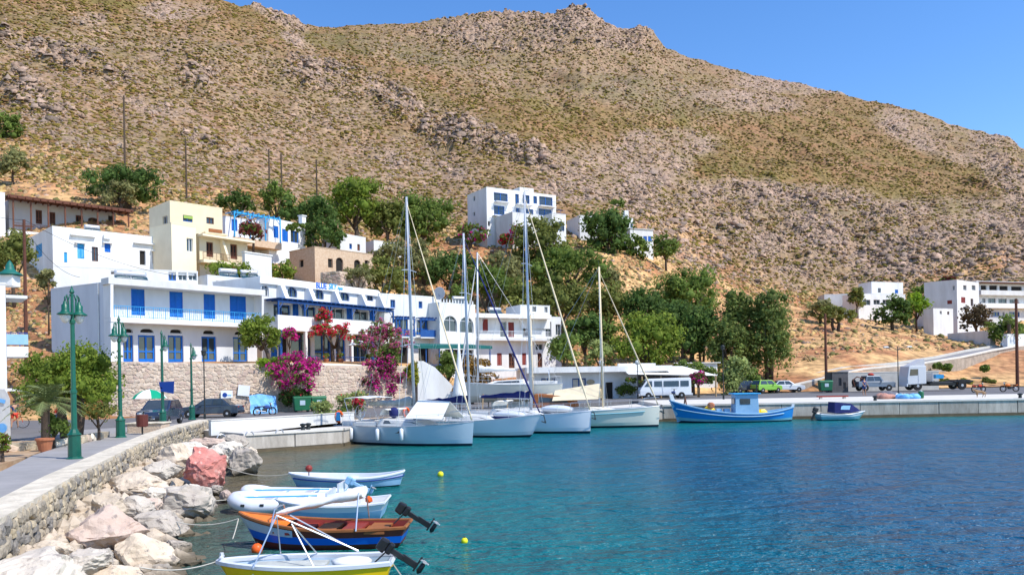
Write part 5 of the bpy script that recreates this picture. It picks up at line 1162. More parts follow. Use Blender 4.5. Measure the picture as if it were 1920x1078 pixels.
plant('bougainvillea', 'long magenta bougainvillea trailing down the wall beside the first mast', 'bougainvillea', (680, 668, 756, 742), 72.8, 'brownred', dens=1.2, leaf=.11, ground=1.1, flower='magenta', fshare=.6, trunk=False, droop=.3, clump=.27, nclump=44, shell=1.0)
plant('creeper', 'yellow green creeper hanging at the end of the retaining wall', 'creeper', (756, 668, 786, 728), 74.8, 'yellowgreen', leaf=.12, ground=1.1, trunk=False, droop=.4)
plant('bush', 'leafy bush filling the corner behind the whitewashed stairway', 'bush', (812, 655, 866, 722), 78.5, 'mid', leaf=.12, ground=1.5)
plant('bougainvillea', 'deep red bougainvillea on the terrace of the pale blue pergola house', 'bougainvillea', (447, 414, 502, 456), 101, 'mid', ground=20.5, flower='reddark', fshare=.75)
plant('creeper', 'vine over the door of the white house with the chimney', 'creeper', (528, 418, 575, 434), 106, 'mid', ground=22, trunk=False)
plant('bougainvillea', 'magenta bougainvillea on the wall of the tall white building', 'bougainvillea', (955, 422, 978, 452), 132, 'mid', ground=25.5, flower='magenta', fshare=.85)
plant('bougainvillea', 'red flowering bush at the foot of the tall white building', 'bougainvillea', (932, 440, 966, 462), 133, 'mid', ground=25.5, flower='red', fshare=.5)
plant('bougainvillea', 'pink flowering vine at the right end of the white canopy', 'bougainvillea', (1288, 694, 1330, 722), 84, 'mid', leaf=.13, ground=1.2, flower='magenta', fshare=.55)
plant('creeper', 'green vine hanging under the left of the white canopy', 'creeper', (1158, 706, 1225, 722), 83, 'mid', leaf=.12, ground=3.0, trunk=False, flower='red', fshare=.05)
plant('bush', 'green vine on the rear wall beneath the canopy', 'bush', (1150, 716, 1196, 748), 85, 'mid', leaf=.12, ground=1.2, trunk=False)
plant('bougainvillea', 'reddish bush above the red shuttered block', 'bougainvillea', (1762, 516, 1792, 532), 176, 'mid', flower='reddark', fshare=.7)
plant('oleander', 'grey green oleander with scarlet flowers in front of the wall', 'shrub', (622, 730, 692, 778), 59, 'pale', leaf=.10, ground=1.0, flower='red', fshare=.08)
plant('bush', 'small red geranium clump behind the first yacht', 'bush', (660, 742, 682, 764), 58, 'mid', leaf=.09, ground=1.0, flower='red', fshare=.75)
plant('bush', 'silver grey shrub at the end of the white parapet', 'bush', (582, 740, 626, 802), 51, 'pale', leaf=.09, ground=1.0)
plant('bush', 'bright green rounded shrub beside the silver grey shrub', 'bush', (617, 766, 655, 798), 50.5, 'light', leaf=.08, ground=1.0)
for i, (x0, x1) in enumerate(((1700, 1745), (1745, 1790), (1790, 1832), (1832, 1870))):
    plant('bush', ['yellow green roadside bush behind the truck bed', 'dull green roadside bush right of the truck', 'olive roadside bush behind the red motorbike', 'brown green roadside bush between the two motorbikes'][i], 'bush', (x0, 708, x1, 728), 106, ['yellowgreen', 'olive', 'yellowgreen', 'olive'][i], ground=1.3, trunk=False)
for i, (x, y) in enumerate(((1758, 688), (1776, 690), (1846, 692))):
    plant('bush', ['small bush growing on the road embankment above the truck cab', 'small bush right beside another on the embankment', 'round bush on the embankment left of the far pole'][i], 'bush', (x - 9, y - 8, x + 9, y + 8), 108, 'mid', trunk=False)
# clumps of oleander leaves in the flower bed and a small palm
def palm(name, label, base, h, fr_n, fl, seed=1, col='light'):
    r = thing(name, label, 'palm', base); rd = random.Random(seed)
    kr = .55 if h < 2 else 1; b = MB(); b.lathe([(.26 * kr, 0), (.30 * kr, h * .3), (.26 * kr, h * .7), (.30 * kr, h), (.12 * kr, h + .12)], 12); b.build('trunk', 'bark', r)
    for k in range(fr_n):
        az = 2 * pi * k / fr_n * 2.4 + rd.uniform(-.2, .2); el = rd.uniform(.15, 1.25); b = MB(); n = 12; ax = Vector((cos(az), sin(az), 0)); pts = []
        for i in range(n + 1):
            t = i / n; pts.append(ax * (fl * t * cos(el) * (1 - .1 * t)) + Vector((0, 0, h + .05 + fl * (t * sin(el) - .55 * t * t))))
        sd_ = Vector((-sin(az), cos(az), 0))
        for i in range(1, n):
            p = pts[i]; tn = (pts[i + 1] - pts[i - 1]).normalized(); w = .32 * sin(pi * min(.97, i / n + .12)) + .06
            for sg in (-1, 1):
                for q in range(2):
                    o_ = p + tn * (q * .5 * fl / n); tip = o_ + sd_ * sg * w + tn * w * .8 + Vector((0, 0, -.25 * w + rd.uniform(-.03, .03))); b.add([o_ - tn * .02, tip, o_ + tn * .025], [(0, 1, 2)])
        b.tube(pts, [.02 - .015 * i / n for i in range(n + 1)], 4)
        b.build('frond', palm.m, r)
    return r
palm.m = mat('palm_leaf', (.13, .17, .05), (.20, .23, .09), scale=3, rough=.6)
palm('palm', 'small fan of palm fronds in front of the rounded tamarisk', (G(66, 846, 1.1).x, 30.5, 1.1), 1.7, 34, 1.75, 4)
palm('palm', 'tall thin palm on the rise at the right edge', tuple(at_ground(1893, 132)), 4.0, 16, 2.2, 9)
def pot(loc, r_, h, label, m='pot_clay'):
    t = thing('flower_pot', label, 'pot', loc); b = MB(); b.lathe([(r_ * .65, 0), (r_ * .95, h * .85), (r_ * 1.08, h * .86), (r_ * 1.08, h), (r_ * .9, h), (r_ * .85, h * .9), (.01, h * .9)], 16); b.build('pot', m, t, smooth=False); return t
pot((G(62, 850, 1.1).x, 29.6, 1.1),   .30, .5, 'clay planter at the foot of the small palm')
# ------------------------------------------------------------------ boulders of the rubble shore
def boulder(label, px, py, w, h, z, m, seed, name='boulder'):
    c = G(px, py, z); rg = np.random.default_rng(seed); vs, fs = ICO[4]; V = np.array(vs); 
    n = rg.normal(size=(30, 3)); n /= np.linalg.norm(n, axis=1)[:, None]; d = rg.uniform(.5, .9, 30)
    for k in range(30):
        t = V @ n[k]; ov = np.clip(t - d[k], 0, None); V = V - ov[:, None] * n[k][None] * .92
    f1 = fbm(V[:, 0] * 2.2 + seed, V[:, 1] * 2.2 + V[:, 2] * 1.7 + 9, 5) - .5; f2 = np.abs(fbm(V[:, 0] * 4 + seed, V[:, 2] * 4 + V[:, 1] * 3, 5, .65) - .5) * 2 - .3
    V = V * (1.12 + .34 * f1 + .30 * f2)[:, None]
    rx = w / 2 / F * c.y * 1.12; rz = h / 2 / F * c.y * 1.12
    me = bpy.data.meshes.new(name); me.from_pydata([(a * rx, b * rx * .9, cc * rz) for a, b, cc in V], [], fs); me.materials.append(m); o = bpy.data.objects.new(name, me); COL.objects.link(o); o.location = c; o.rotation_euler = (0, 0, rg.uniform(-.3, .3)); tag(o, label, 'boulder'); return o
def rockmat(name, c1, c2, c3):
    m = mat(name, c1, c2, scale=1.6, rough=.9, bump=1.0, bscale=5, detail=9); t = m.node_tree; L = t.links; b = t.nodes['Principled BSDF']
    src = b.inputs['Base Color'].links[0].from_socket; g = t.nodes.new('ShaderNodeNewGeometry'); n = t.nodes.new('ShaderNodeTexNoise'); n.inputs['Scale'].default_value = 4.5; n.inputs['Detail'].default_value = 9; n.inputs['Roughness'].default_value = .7
    L.new(g.outputs['Position'], n.inputs['Vector']); r = t.nodes.new('ShaderNodeValToRGB'); r.color_ramp.elements[0].position = .56; r.color_ramp.elements[1].position = .64; L.new(n.outputs[0], r.inputs[0])
    mx = t.nodes.new('ShaderNodeMix'); mx.data_type = 'RGBA'; L.new(r.outputs[0], mx.inputs[0]); L.new(src, mx.inputs[6]); mx.inputs[7].default_value = lin(c3)
    # algae and wet band near the water
    sx = t.nodes.new('ShaderNodeSeparateXYZ'); L.new(g.outputs['Position'], sx.inputs[0]); mr = t.nodes.new('ShaderNodeMapRange'); mr.inputs['From Min'].default_value = .28; mr.inputs['From Max'].default_value = .10; L.new(sx.outputs['Z'], mr.inputs['Value'])
    ad = t.nodes.new('ShaderNodeMath'); ad.operation = 'MULTIPLY'; L.new(mr.outputs[0], ad.inputs[0]); ad.inputs[1].default_value = .85
    m2 = t.nodes.new('ShaderNodeMix'); m2.data_type = 'RGBA'; L.new(ad.outputs[0], m2.inputs[0]); L.new(mx.outputs[2], m2.inputs[6]); m2.inputs[7].default_value = (.07, .055, .03, 1); L.new(m2.outputs[2], b.inputs['Base Color'])
    n3 = t.nodes.new('ShaderNodeTexVoronoi'); n3.feature = 'DISTANCE_TO_EDGE'; n3.inputs['Scale'].default_value = 1.7; dn = t.nodes.new('ShaderNodeTexNoise'); dn.inputs['Scale'].default_value = 2.5
    L.new(g.outputs['Position'], dn.inputs['Vector']); L.new(dn.outputs['Color'], n3.inputs['Vector']); 
    return m
RB = rockmat('boulder_pale', (.50, .40, .29), (.66, .55, .42), (.25, .21, .18)); RP = rockmat('boulder_red', (.48, .15, .12), (.62, .27, .22), (.68, .46, .38)); RG_ = rockmat('boulder_grey', (.40, .34, .28), (.52, .46, .38), (.20, .17, .15)); RW2 = rockmat('boulder_white', (.58, .50, .41), (.70, .63, .52), (.32, .27, .23)); RK = rockmat('boulder_pink', (.50, .36, .28), (.60, .47, .38), (.30, .24, .21))
BOULD = [
 ('big red boulder among the pale rocks at the waterside', 386, 886, 92, 84, .65, RP), ('grey boulder with a dark wet foot right of the red boulder', 452, 868, 66, 62, .45, RG_), ('white angular boulder above the red boulder', 428, 845, 70, 52, .8, RW2),
 ('pale boulder touching the left side of the red boulder', 330, 868, 98, 62, .85, RB), ('cream boulder under the far end of the sea wall', 355, 842, 76, 40, 1.0, RW2), ('orange stained boulder by the end of the sea wall', 388, 832, 58, 34, 1.0, RK),
 ('small grey boulder where the apron meets the rocks', 440, 826, 46, 30, .85, RG_), ('rounded pale boulder left of the cream boulder', 305, 880, 62, 44, .9, RG_), ('broad pale boulder below the middle of the sea wall', 262, 912, 112, 62, .8, RB),
 ('grey faced boulder jutting to the water below the red boulder', 345, 944, 128, 74, .4, RG_), ('slanting grey boulder at the water under the middle rocks', 300, 985, 110, 66, .4, RG_), ('large pinkish boulder in the lower middle of the rocks', 200, 1000, 168, 110, .7, RK),
 ('pale rounded boulder near the lower waterline', 262, 1040, 120, 92, .35, RB), ('huge smooth pale boulder at the bottom left corner', 60, 1080, 210, 100, .75, RW2), ('flat grey boulder between the corner boulder and the pinkish one', 150, 1056, 92, 50, .7, RG_),
 ('small tan stone below the red boulder', 424, 930, 32, 28, .2, RK), ('small white stone left under the red boulder', 366, 916, 30, 24, .4, RW2), ('brown half sunk stone at the water edge', 330, 1028, 56, 34, .1, RG_), ('small dark stone in the gap beside the red boulder', 405, 918, 34, 24, .2, RG_),
 ('tan boulder leaning on the sea wall beside the broad pale one', 205, 950, 78, 52, .85, RB), ('grey boulder above the pinkish boulder', 255, 955, 84, 50, .7, RG_), ('pink streaked stone under the grey boulder', 285, 945, 50, 32, .7, RK),
 ('pale stone at the foot of the wall near the corner boulder', 100, 1030, 80, 48, .85, RB), ('wedge shaped boulder at the bottom edge', 215, 1085, 130, 60, .3, RB), ('low sunken stone beside the bottom edge', 300, 1075, 70, 34, .05, RG_),
 ('white stone on top of the grey stone near the apron', 405, 850, 38, 28, .85, RW2), ('pale stone right of the white angular boulder', 468, 852, 34, 26, .4, RB), ('cream stone in the middle of the rocks', 292, 925, 44, 30, .75, RW2), ('brown stone at the lower water edge', 315, 1052, 46, 26, .0, RG_), ('grey stone wedged above the wedge shaped boulder', 190, 1050, 60, 36, .6, RG_)]
for i, b_ in enumerate(BOULD): boulder(*b_, 40 + i * 7)
rg = np.random.default_rng(5); mb = MB()
for k in range(1300):
    t = rg.random(); s = t * 41; acc = 0
    for a, b_ in zip(OUTW[:-1], OUTW[1:]):
        L_ = hypot(b_[0] - a[0], b_[1] - a[1])
        if s <= acc + L_: break
        acc += L_
    q = min(1, (s - acc) / L_); d = rg.uniform(.1, 3.0) if t < .92 else rg.uniform(.1, 4.0); ux, uy = (b_[0] - a[0]) / L_, (b_[1] - a[1]) / L_
    mb.blob((a[0] + (b_[0] - a[0]) * q + uy * d, a[1] + (b_[1] - a[1]) * q - ux * d, .70 - d * .33 + rg.uniform(-.12, .14)), (rg.uniform(.1, .36), rg.uniform(.1, .36), rg.uniform(.08, .26)), 1, .22)
o = mb.build('shore_rubble', RB); tag(o, 'small pale stones filling the gaps between the boulders', 'rubble', kind='stuff')
# low dry stone edging of the flower bed
ed = thing('bed_edging', 'low pale stone edging along the flower bed and lane', 'wall', (-18.8, 29, 1.0)); EDL = [(-22.5, 26.5), (-18.9, 28.8), (-17.5, 31.6), (-18.4, 36.5)]
solid_wall(ed, EDL, lambda s: .8, lambda s: 1.42, .4, 'mortar'); masonry(ed, EDL, lambda s: 1.08, lambda s: 1.45, .3, 1.4, ['cap_stone', 'stone_b', 'stone_w1'], 80, .1, 12)
slab('flower_bed', [(-40, 25), (-22.6, 26.9), (-19.2, 29.2), (-17.9, 31.8), (-18.8, 36.4), (-23, 35), (-40, 31)], zc(1.12), .8, 'dirt', 'dry earth flower bed behind the stone edging')
slab('bare_strip', [(-40, 18), (-15.2, 22.2), (-16.6, 27.4), (-18.0, 31), (-19.3, 28.3), (-22.6, 26.2), (-40, 24)], zc(1.13), .8, 'dirt', 'strip of bare earth beside the footpath')
# white parapet above the apron
pp = thing('quay_parapet', 'low whitewashed parapet between the road and the quay apron', 'wall', (-15.6, 41.9, .98)); PL = [(-17.2, 44.6), (-15.7, 41.8), (-11.5, 46.7), (-9.9, 50.0)]
PL = [(-15.75, 41.75), (-11.5, 46.7), (-9.9, 50.0)]
solid_wall(pp, PL, lambda s: .8, lambda s: 1.56, .25, 'white_wall', 'wall'); solid_wall(pp, PL, lambda s: 1.563, lambda s: 1.62, .3, 'concrete_pale', 'coping', .03)
for i, (px_, py_) in enumerate(((568, 803), (578, 802))):
    c = G(px_, py_ + 3, .98); b = MB(); b.lathe([(.12, 0), (.10, .2), (.17, .25), (.17, .32), (.05, .36)], 10); o = b.build('bollard', 'dark_iron', None); o.location = c; tag(o, ['left dark mooring bollard on the apron edge', 'right dark mooring bollard on the apron edge'][i], 'bollard', 'mooring bollards on the apron')
for i, (px_, py_) in enumerate(((468, 816), (524, 812), (415, 822))):
    c = G(px_, py_, .98); b = MB(); b.tube([(cos(a) * .2, 0, max(0.0, sin(a)) * .2) for a in [pi * k / 8 for k in range(9)]], .03, 6); o = b.build('mooring_ring', 'tank_metal', None); o.location = c; o.rotation_euler = (0, 0, .7); tag(o, ['middle steel mooring ring on the apron', 'steel mooring ring nearest the bollards', 'steel mooring ring nearest the rocks'][i], 'mooring ring', 'mooring rings on the apron')
# ------------------------------------------------------------------ street lamps
def lantern_at(b_cap, b_glass, x, y, z):
    b_cap.lathe([(.02, .30), (.05, .28), (.06, .20), (.11, .16), (.11, 0), (.13, -.05), (.24, -.12), (.25, -.15), (.14, -.15)][::-1], 14, (x, y, z))
    b_glass.lathe([(.17, -.155), (.16, -.24), (.11, -.35), (.05, -.41), (.01, -.42)][::-1], 14, (x, y, z))
def street_lamp(x, y, z, h, label, ang=0.0, two=True):
    r = thing('street_lamp', label, 'street lamp', (x, y, z), ang, 'green street lamps on the promenade'); b = MB(); k = h / 5.5
    b.lathe([(.26, 0), (.26, .08), (.20, .12), (.19, .8), (.22, .84), (.16, .9), (.10, 1.02)], 10); b.build('base', 'green_iron', r, bevel=.01)
    b = MB(); b.lathe([(.09, 1.0), (.085, 2.1 * k), (.105, 2.12 * k), (.105, 2.2 * k), (.075, 2.22 * k), (.065, 4.3 * k), (.09, 4.32 * k), (.09, 4.4 * k), (.05, 4.45 * k), (.045, 5.25 * k), (.08, 5.3 * k), (.03, 5.42 * k), (.01, 5.5 * k)], 10); b.build('pole', 'green_iron', r, smooth=False)
    for sg in ((-1, 1) if two else (1,)):
        dx = .25 * sg; a = MB(); zt = 5.15 * k; pts = []
        for i in range(13):
            t = i / 12; an = pi * t; pts.append((dx * (.5 - .5 * cos(an)) , 0, 4.35 * k + .2 + (zt - 4.35 * k - .2) * min(1, t * 1.9) ** .7 if t < .55 else zt + .02 - (t - .55) * 1.1))
        a.tube([(.0, 0, 4.4 * k), (dx * .45, 0, 4.62 * k), (dx * .55, 0, 5.0 * k), (dx * .75, 0, 5.2 * k), (dx, 0, 5.12 * k), (dx, 0, 4.98 * k)], .028, 7); a.tube([(0, 0, 5.1 * k), (dx * .3, 0, 5.22 * k), (dx * .55, 0, 5.02 * k)], .018, 6)
        a.build('arm', 'green_iron', r, smooth=True)
        c = MB(); g = MB(); lantern_at(c, g, dx, 0, 4.72 * k); l = c.build('lamp_cap', 'green_iron', r, smooth=True); g.build('glass', 'frosted', l, smooth=True)
    return r
LMP = [(-14.2, 25.9, 'nearest and tallest green twin arm lamp at left'), (-17.7, 36.1, 'second green twin arm lamp from the left'), (-19.85, 45.4, 'green lamp carrying the blue sign'), (-21.6, 53.9, 'fourth green lamp in front of the grey car')]
for i, (x, y, l) in enumerate(LMP): street_lamp(x, y, 1.1, (5.65, 5.55, 5.5, 5.2)[i], l, 1.15, i != 3 and i != 2)
def simple_lamp(x, y, z, h, label, globe=False, m='dark_iron', name='lamp_post', arm=0):
    r = thing(name, label, 'lamp post', (x, y, z)); b = MB(); b.lathe([(.09, 0), (.09, .4), (.05, .5), (.04, h)], 8); b.build('pole', m, r)
    if globe: b = MB(); b.blob((0, 0, h + .22), .25, 2, 0); b.build('globe', 'frosted', r, smooth=True)
    elif arm:
        for sg in (-1, 1):
            b = MB(); b.tube([(0, 0, h - .3), (sg * .5, 0, h - .05), (sg * .9, 0, h)], .03, 6); b.build('arm', m, r); b = MB(); b.box((sg * 1.05, 0, h), (.45, .22, .12), taper=.7); b.build('lamp_head', 'frosted', r)
    else: b = MB(); b.lathe([(.05, 0), (.16, .05), (.18, .3), (.22, .32), (.05, .48)], 8, (0, 0, h)); b.build('lamp_head', m, r)
    return r
c = G(384, 783, 1.1); simple_lamp(c.x, c.y, 1.0, 4.5, 'thin black post lamp in front of the grey car')
for px_, pt, pb, Y, gl, l in ((1127, 676, 745, 80, 1, 'white globe lamp in front of the low taverna'), (1195, 676, 748, 80, 1, 'white globe lamp at the right end of the taverna roof'), (1355, 648, 750, 72, 0, 'dark lamp post on the quay behind the blue fishing boat')):
    a = P(px_, pt, Y); simple_lamp(a.x, Y, road_z(a.x), a.z - road_z(a.x) - (.4 if gl else .4), l, bool(gl))
a = P(1683, 650, 72.0); simple_lamp(a.x, 72.0, 1.31, a.z - 1.31, 'black double headed lamp post in front of the truck', arm=1)
def pole(px_, ptop, pbot, Y, label, r0=.16, m='bark', ground=None, cross=False):
    a = P(px_, ptop, Y); g = (TGRID_z(px_, Y) if ground is None else ground); r = thing('utility_pole', label, 'pole', (a.x, Y, g)); h = a.z - g
    b = MB(); b.tube([(0, 0, -.5), (0, 0, h)], [r0, r0 * .7], 8); b.build('pole', m, r)
    b = MB(); b.box((0, 0, h - .5), (1.3 if cross else .5, .1, .1), rz=.5); b.build('crossarm', m, r); return a
pole(232, 180, 300, 134, 'tall wooden utility pole high on the left hillside', .2); pole(348, 262, 352, 130, 'wooden pole above the wide carob tree', .17); pole(504, 280, 346, 140, 'left of the pair of wooden poles above the dark trees', .18)
pole(527, 288, 362, 138, 'right of the pair of wooden poles above the dark trees', .18); pole(593, 300, 378, 140, 'wooden pole left of the bright green pine', .18)
TPL = pole(45, 412, 620, 62, 'brown wooden utility pole left of the blue shuttered house', .15, 'brown_wood', ground=4.5, cross=True)
pole(1547, 588, 715, 98.5, 'tall dark wooden pole beside the rubbish bins', .2, 'brown_wood', ground=1.3); pole(1905, 560, 720, 103, 'tall dark wooden pole at the far right', .22, 'brown_wood', ground=1.35, cross=True)
def wire(a, b_, sag, label, r_=.018):
    a = Vector(a); b_ = Vector(b_); mb = MB(); mb.tube([a.lerp(b_, t / 14) - Vector((0, 0, sag * 4 * (t / 14) * (1 - t / 14))) for t in range(15)], r_, 4); o = mb.build('overhead_wire', 'dark_iron', None); tag(o, label, 'wire')
wire(TPL, P(-60, 385, 60), .3, 'overhead wire running out of the left edge from the brown pole'); wire(TPL, P(372, 520, 80), 1.0, 'overhead wire sagging from the brown pole across to the annex'); wire(TPL - Vector((0, 0, .6)), P(150, 520, 68), .8, 'lower overhead wire from the brown pole to the blue shuttered house')
# ------------------------------------------------------------------ boats
def hull_rows(L, B, fb, bowrise, sternrise, transom=0.75, rake=0.5, draft=0.35, n=22, flare=.9, sharp=1.6, srake=.15, tuck=.6):
    rows = []
    for i in range(n + 1):
        t = i / n; x = -L / 2 + L * t
        w = (transom + (1 - transom) * sin(min(1, t / .5) * pi / 2)) if t < .5 else max(0.0, 1 - ((t - .5) / .5) ** sharp) ** .75
        b = B / 2 * w; s = fb + bowrise * max(0, (t - .35) / .65) ** 2 + sternrise * max(0, (.35 - t) / .35) ** 2
        k = max(0, (t - .7) / .3) ** 1.5; k2 = max(0, (.12 - t) / .12)
        row = []
        for (f, g) in ((1.0, 1.0), (flare + .04, .62), (flare * .96, .28), (flare * .88, .115), (.55, -.45), (0.04, -1.0)):
            z = s * g if g > 0 else draft * g * (1 - .6 * k2)
            xx = x - rake * k * (1 - max(g, -.6)) * .8 + srake * k2 * (1 - g)
            row.append((xx, b * (f if k < .01 else f * (1 - .35 * k * (1 - max(0, g)))), z))
        rows.append(row)
    return rows
def hull(root, rows, m, name='hull', band=None, open_=False, smooth=True):
    """both sides and the transom; band: list of (material, from row, to row, part name)"""
    K = len(rows[0]); bands = band or [(m, 0, K - 1, name)]
    for bm_, k0, k1, nm in bands:
        mb = MB()
        for sg in (1, -1):
            g = [[(x, y * sg, z) for (x, y, z) in r[k0:k1 + 1]] for r in rows]
            if sg > 0: g = [r[::-1] for r in g]
            mb.grid(g)
        r0 = rows[0][k0:k1 + 1]; t = [(x, y, z) for x, y, z in r0] + [(x, -y, z) for x, y, z in r0[::-1]]; mb.add(t, [tuple(range(len(t)))])
        o = mb.build(nm, bm_, root, smooth=False, recalc=False)
        me = o.data; me.polygons.foreach_set('use_smooth', [len(p.vertices) == 4 for p in me.polygons])
    return o
def deck(root, rows, m, drop=.04, t0=0, t1=None, name='deck', inset=.98):
    t1 = len(rows) if t1 is None else t1; mb = MB(); g = [[(r[0][0], r[0][1] * inset, r[0][2] - drop), (r[0][0], 0, r[0][2] - drop + .04), (r[0][0], -r[0][1] * inset, r[0][2] - drop)] for r in rows[t0:t1]]; mb.grid(g); return mb.build(name, m, root)
def rim(root, rows, m, r_=.03, name='gunwale', dz=0.0):
    mb = MB()
    for sg in (1, -1): mb.tube([(r[0][0], r[0][1] * sg, r[0][2] + dz) for r in rows], r_, 5)
    mb.tube([(rows[0][0][0], rows[0][0][1], rows[0][0][2] + dz), (rows[0][0][0], -rows[0][0][1], rows[0][0][2] + dz)], r_, 5); return mb.build(name, m, root)
def cabin(root, x0, x1, w0, w1, z0, h, m, win='glass', slope=.5, name='cabin'):
    mb = MB(); a = [(x0, w0 / 2, z0), (x1, w1 / 2, z0), (x1, -w1 / 2, z0), (x0, -w0 / 2, z0)]; t = [(x0 + .15, w0 / 2 - .12, z0 + h), (x1 - slope, w1 / 2 - .1, z0 + h * .75), (x1 - slope, -w1 / 2 + .1, z0 + h * .75), (x0 + .15, -w0 / 2 + .12, z0 + h)]
    mb.add(a + t, [(3, 2, 1, 0)[::-1], (4, 5, 6, 7)[::-1], (0, 1, 5, 4), (1, 2, 6, 5), (2, 3, 7, 6), (3, 0, 4, 7)]); o = mb.build(name, m, root, bevel=.05, recalc=True)
    for sg in (1, -1):
        wb = MB(); A0 = Vector(a[0]); A1 = Vector(a[1]); T0 = Vector(t[0]); T1 = Vector(t[1]); q = []
        for (s, v) in ((.12, .38), (.85, .42), (.80, .72), (.14, .80)):
            p = (A0.lerp(A1, s)).lerp(T0.lerp(T1, s), v); q.append((p.x, (p.y + .012) * sg, p.z))
        wb.add(q, [(0, 1, 2, 3) if sg < 0 else (3, 2, 1, 0)]); wb.build('cabin_window', win, o)
    return o
def heading(bow, stern): return atan2(bow.y - stern.y, bow.x - stern.x)
def yacht(label, bow, ang, L, B, fb, mast_x, mast_h, hm='hull_white', furl='white_canvas', cover='grey_canvas', bow_plumb=True, boomlen=None, rake=0.02, mastm='alu', furl_r=.06, spreaders=2, group='sailing yachts moored at the quay', name='sailing_yacht', mizzen=None, extras=(), antif='antifoul', zoff=0.0, cabh=.42):
    d = Vector((cos(ang), sin(ang))); c = Vector((bow.x, bow.y)) - d * L / 2
    r = thing(name, label, 'sailboat', (c.x, c.y, zoff), ang, group)
    rows = hull_rows(L, B, fb, .28 if bow_plumb else .45, .0, .72, .15 if bow_plumb else .9, .4)
    hull(r, rows, hm, band=[(hm, 0, 2, 'hull'), (hm, 2, 3, 'lower_hull'), (antif, 3, 5, 'keel_paint')]); rim(r, rows, 'alu', .022, 'toe_rail', .02)
    deck(r, rows, 'deck_white'); zd = fb
    n = len(rows)
    cabin(r, -L * .16, L * .25, B * .62, B * .46, fb + .02, cabh, 'deck_white', slope=L * .12)
    # cockpit coamings, well, wheel
    for sg in (1, -1):
        mb = MB(); mb.box((-L * .31, sg * B * .27, fb + .14), (L * .28, .22, .24)); mb.build('coaming', 'deck_white', r, bevel=.04)
    mb = MB(); mb.box((-L * .32, 0, fb + .02), (L * .26, B * .36, .03)); mb.build('cockpit_floor', 'pale_wood', r)
    mb = MB(); mb.tube([(-L * .38, cos(a) * .4, fb + .75 + sin(a) * .4) for a in [2 * pi * k / 16 for k in range(17)]], .02, 5); mb.tube([(-L * .38, 0, fb), (-L * .38, 0, fb + .75)], .06, 6)
    for a in (0, pi / 3, 2 * pi / 3): mb.tube([(-L * .38, cos(a) * .4, fb + .75 + sin(a) * .4), (-L * .38, -cos(a) * .4, fb + .75 - sin(a) * .4)], .012, 4)
    mb.build('steering_wheel', 'steel', r)
    def rig(mx, mh, bl, cov, nm='mast', rr=.085):
        zb = fb + cabh * .8; top = (mx - rake * mh, 0, mh); mb = MB(); mb.tube([(mx, 0, zb), ((mx + top[0]) / 2, 0, (zb + mh) / 2), top], [rr, rr, rr * .8], 8); m_ = mb.build(nm, mastm, r, smooth=True)
        for k in range(spreaders):
            t = (k + 1) / (spreaders + 1); z = zb + (mh - zb) * t; x = mx - rake * mh * t; s_ = MB(); s_.tube([(x, -B * .24 * (1.1 - .3 * t), z), (x, 0, z + .08), (x, B * .24 * (1.1 - .3 * t), z)], .025, 5); s_.build('spreader', mastm, m_)
        s_ = MB(); s_.tube([(top[0], 0, mh), (top[0] - .05, 0, mh + .45)], .012, 4); s_.tube([(top[0], 0, mh + .05), (top[0] + .35, 0, mh + .1)], .012, 4); s_.build('masthead_gear', 'dark_iron', m_)
        for sg in (1, -1):
            s_ = MB(); t = .5; s_.tube([(mx - .15, sg * B * .44, fb), (mx - rake * mh * .5, sg * B * .235, zb + (mh - zb) * .4), top], .011, 4); s_.tube([(mx + .2, sg * B * .42, fb), (mx - rake * mh * .4, 0, zb + (mh - zb) * .52)], .009, 4); s_.build('shroud', 'steel', r)
        if bl:
            zbm = zb + .75; mb = MB(); mb.tube([(mx - .1, 0, zbm), (mx - bl, 0, zbm + .12)], .06, 8); bo = mb.build('boom', mastm, r)
            mb = MB(); rd = random.Random(int(L * 10)); n_ = 12; rw = []
            for i in range(n_ + 1):
                t = i / n_; x = mx - .12 - (bl - .3) * t; hh = (.46 - .28 * t) * (1 + rd.uniform(-.16, .16)); ww = .17 * (1 - .4 * t) * (1 + rd.uniform(-.2, .2))
                rw.append([(x, ww * sin(a), zbm + .03 + hh * .5 + hh * .55 * cos(a)) for a in [2 * pi * q / 10 for q in range(10)]])
            mb.grid(rw, close=True); mb.add(rw[0], [tuple(range(10))]); mb.add(rw[-1], [tuple(range(10))[::-1]]); mb.build('sail_cover', cov, r, smooth=True, recalc=True)
            s_ = MB(); s_.tube([(mx - bl, 0, zbm + .12), (top[0], 0, mh)], .008, 4); s_.build('topping_lift', 'steel', r)
        return top, zb
    top, zb = rig(mast_x, mast_h, boomlen if boomlen is not None else L * .38, cover)
    # furled jib on the forestay and a backstay
    f0 = Vector((L / 2 - .12, 0, rows[-1][0][2] + .1)); f1 = Vector(top) - Vector((0, 0, .3)); mb = MB(); mb.tube([f0, f0.lerp(f1, .04), f0.lerp(f1, .1), f0.lerp(f1, .6), f0.lerp(f1, .93), f1], [.05, .03, furl_r * 1.25, furl_r, furl_r * .45, .02], 8); mb.build('furled_jib', furl, r, smooth=True)
    mb = MB(); mb.tube([(-L / 2 + .1, 0, fb), top], .009, 4); mb.build('backstay', 'steel', r)
    if mizzen: rig(mizzen[0], mizzen[1], mizzen[2], cover, 'mizzen_mast', .07)
    # pulpit, stanchions and lifelines
    mb = MB(); zb_ = rows[-1][0][2]; x1 = L / 2 - .1; w_ = B * .2
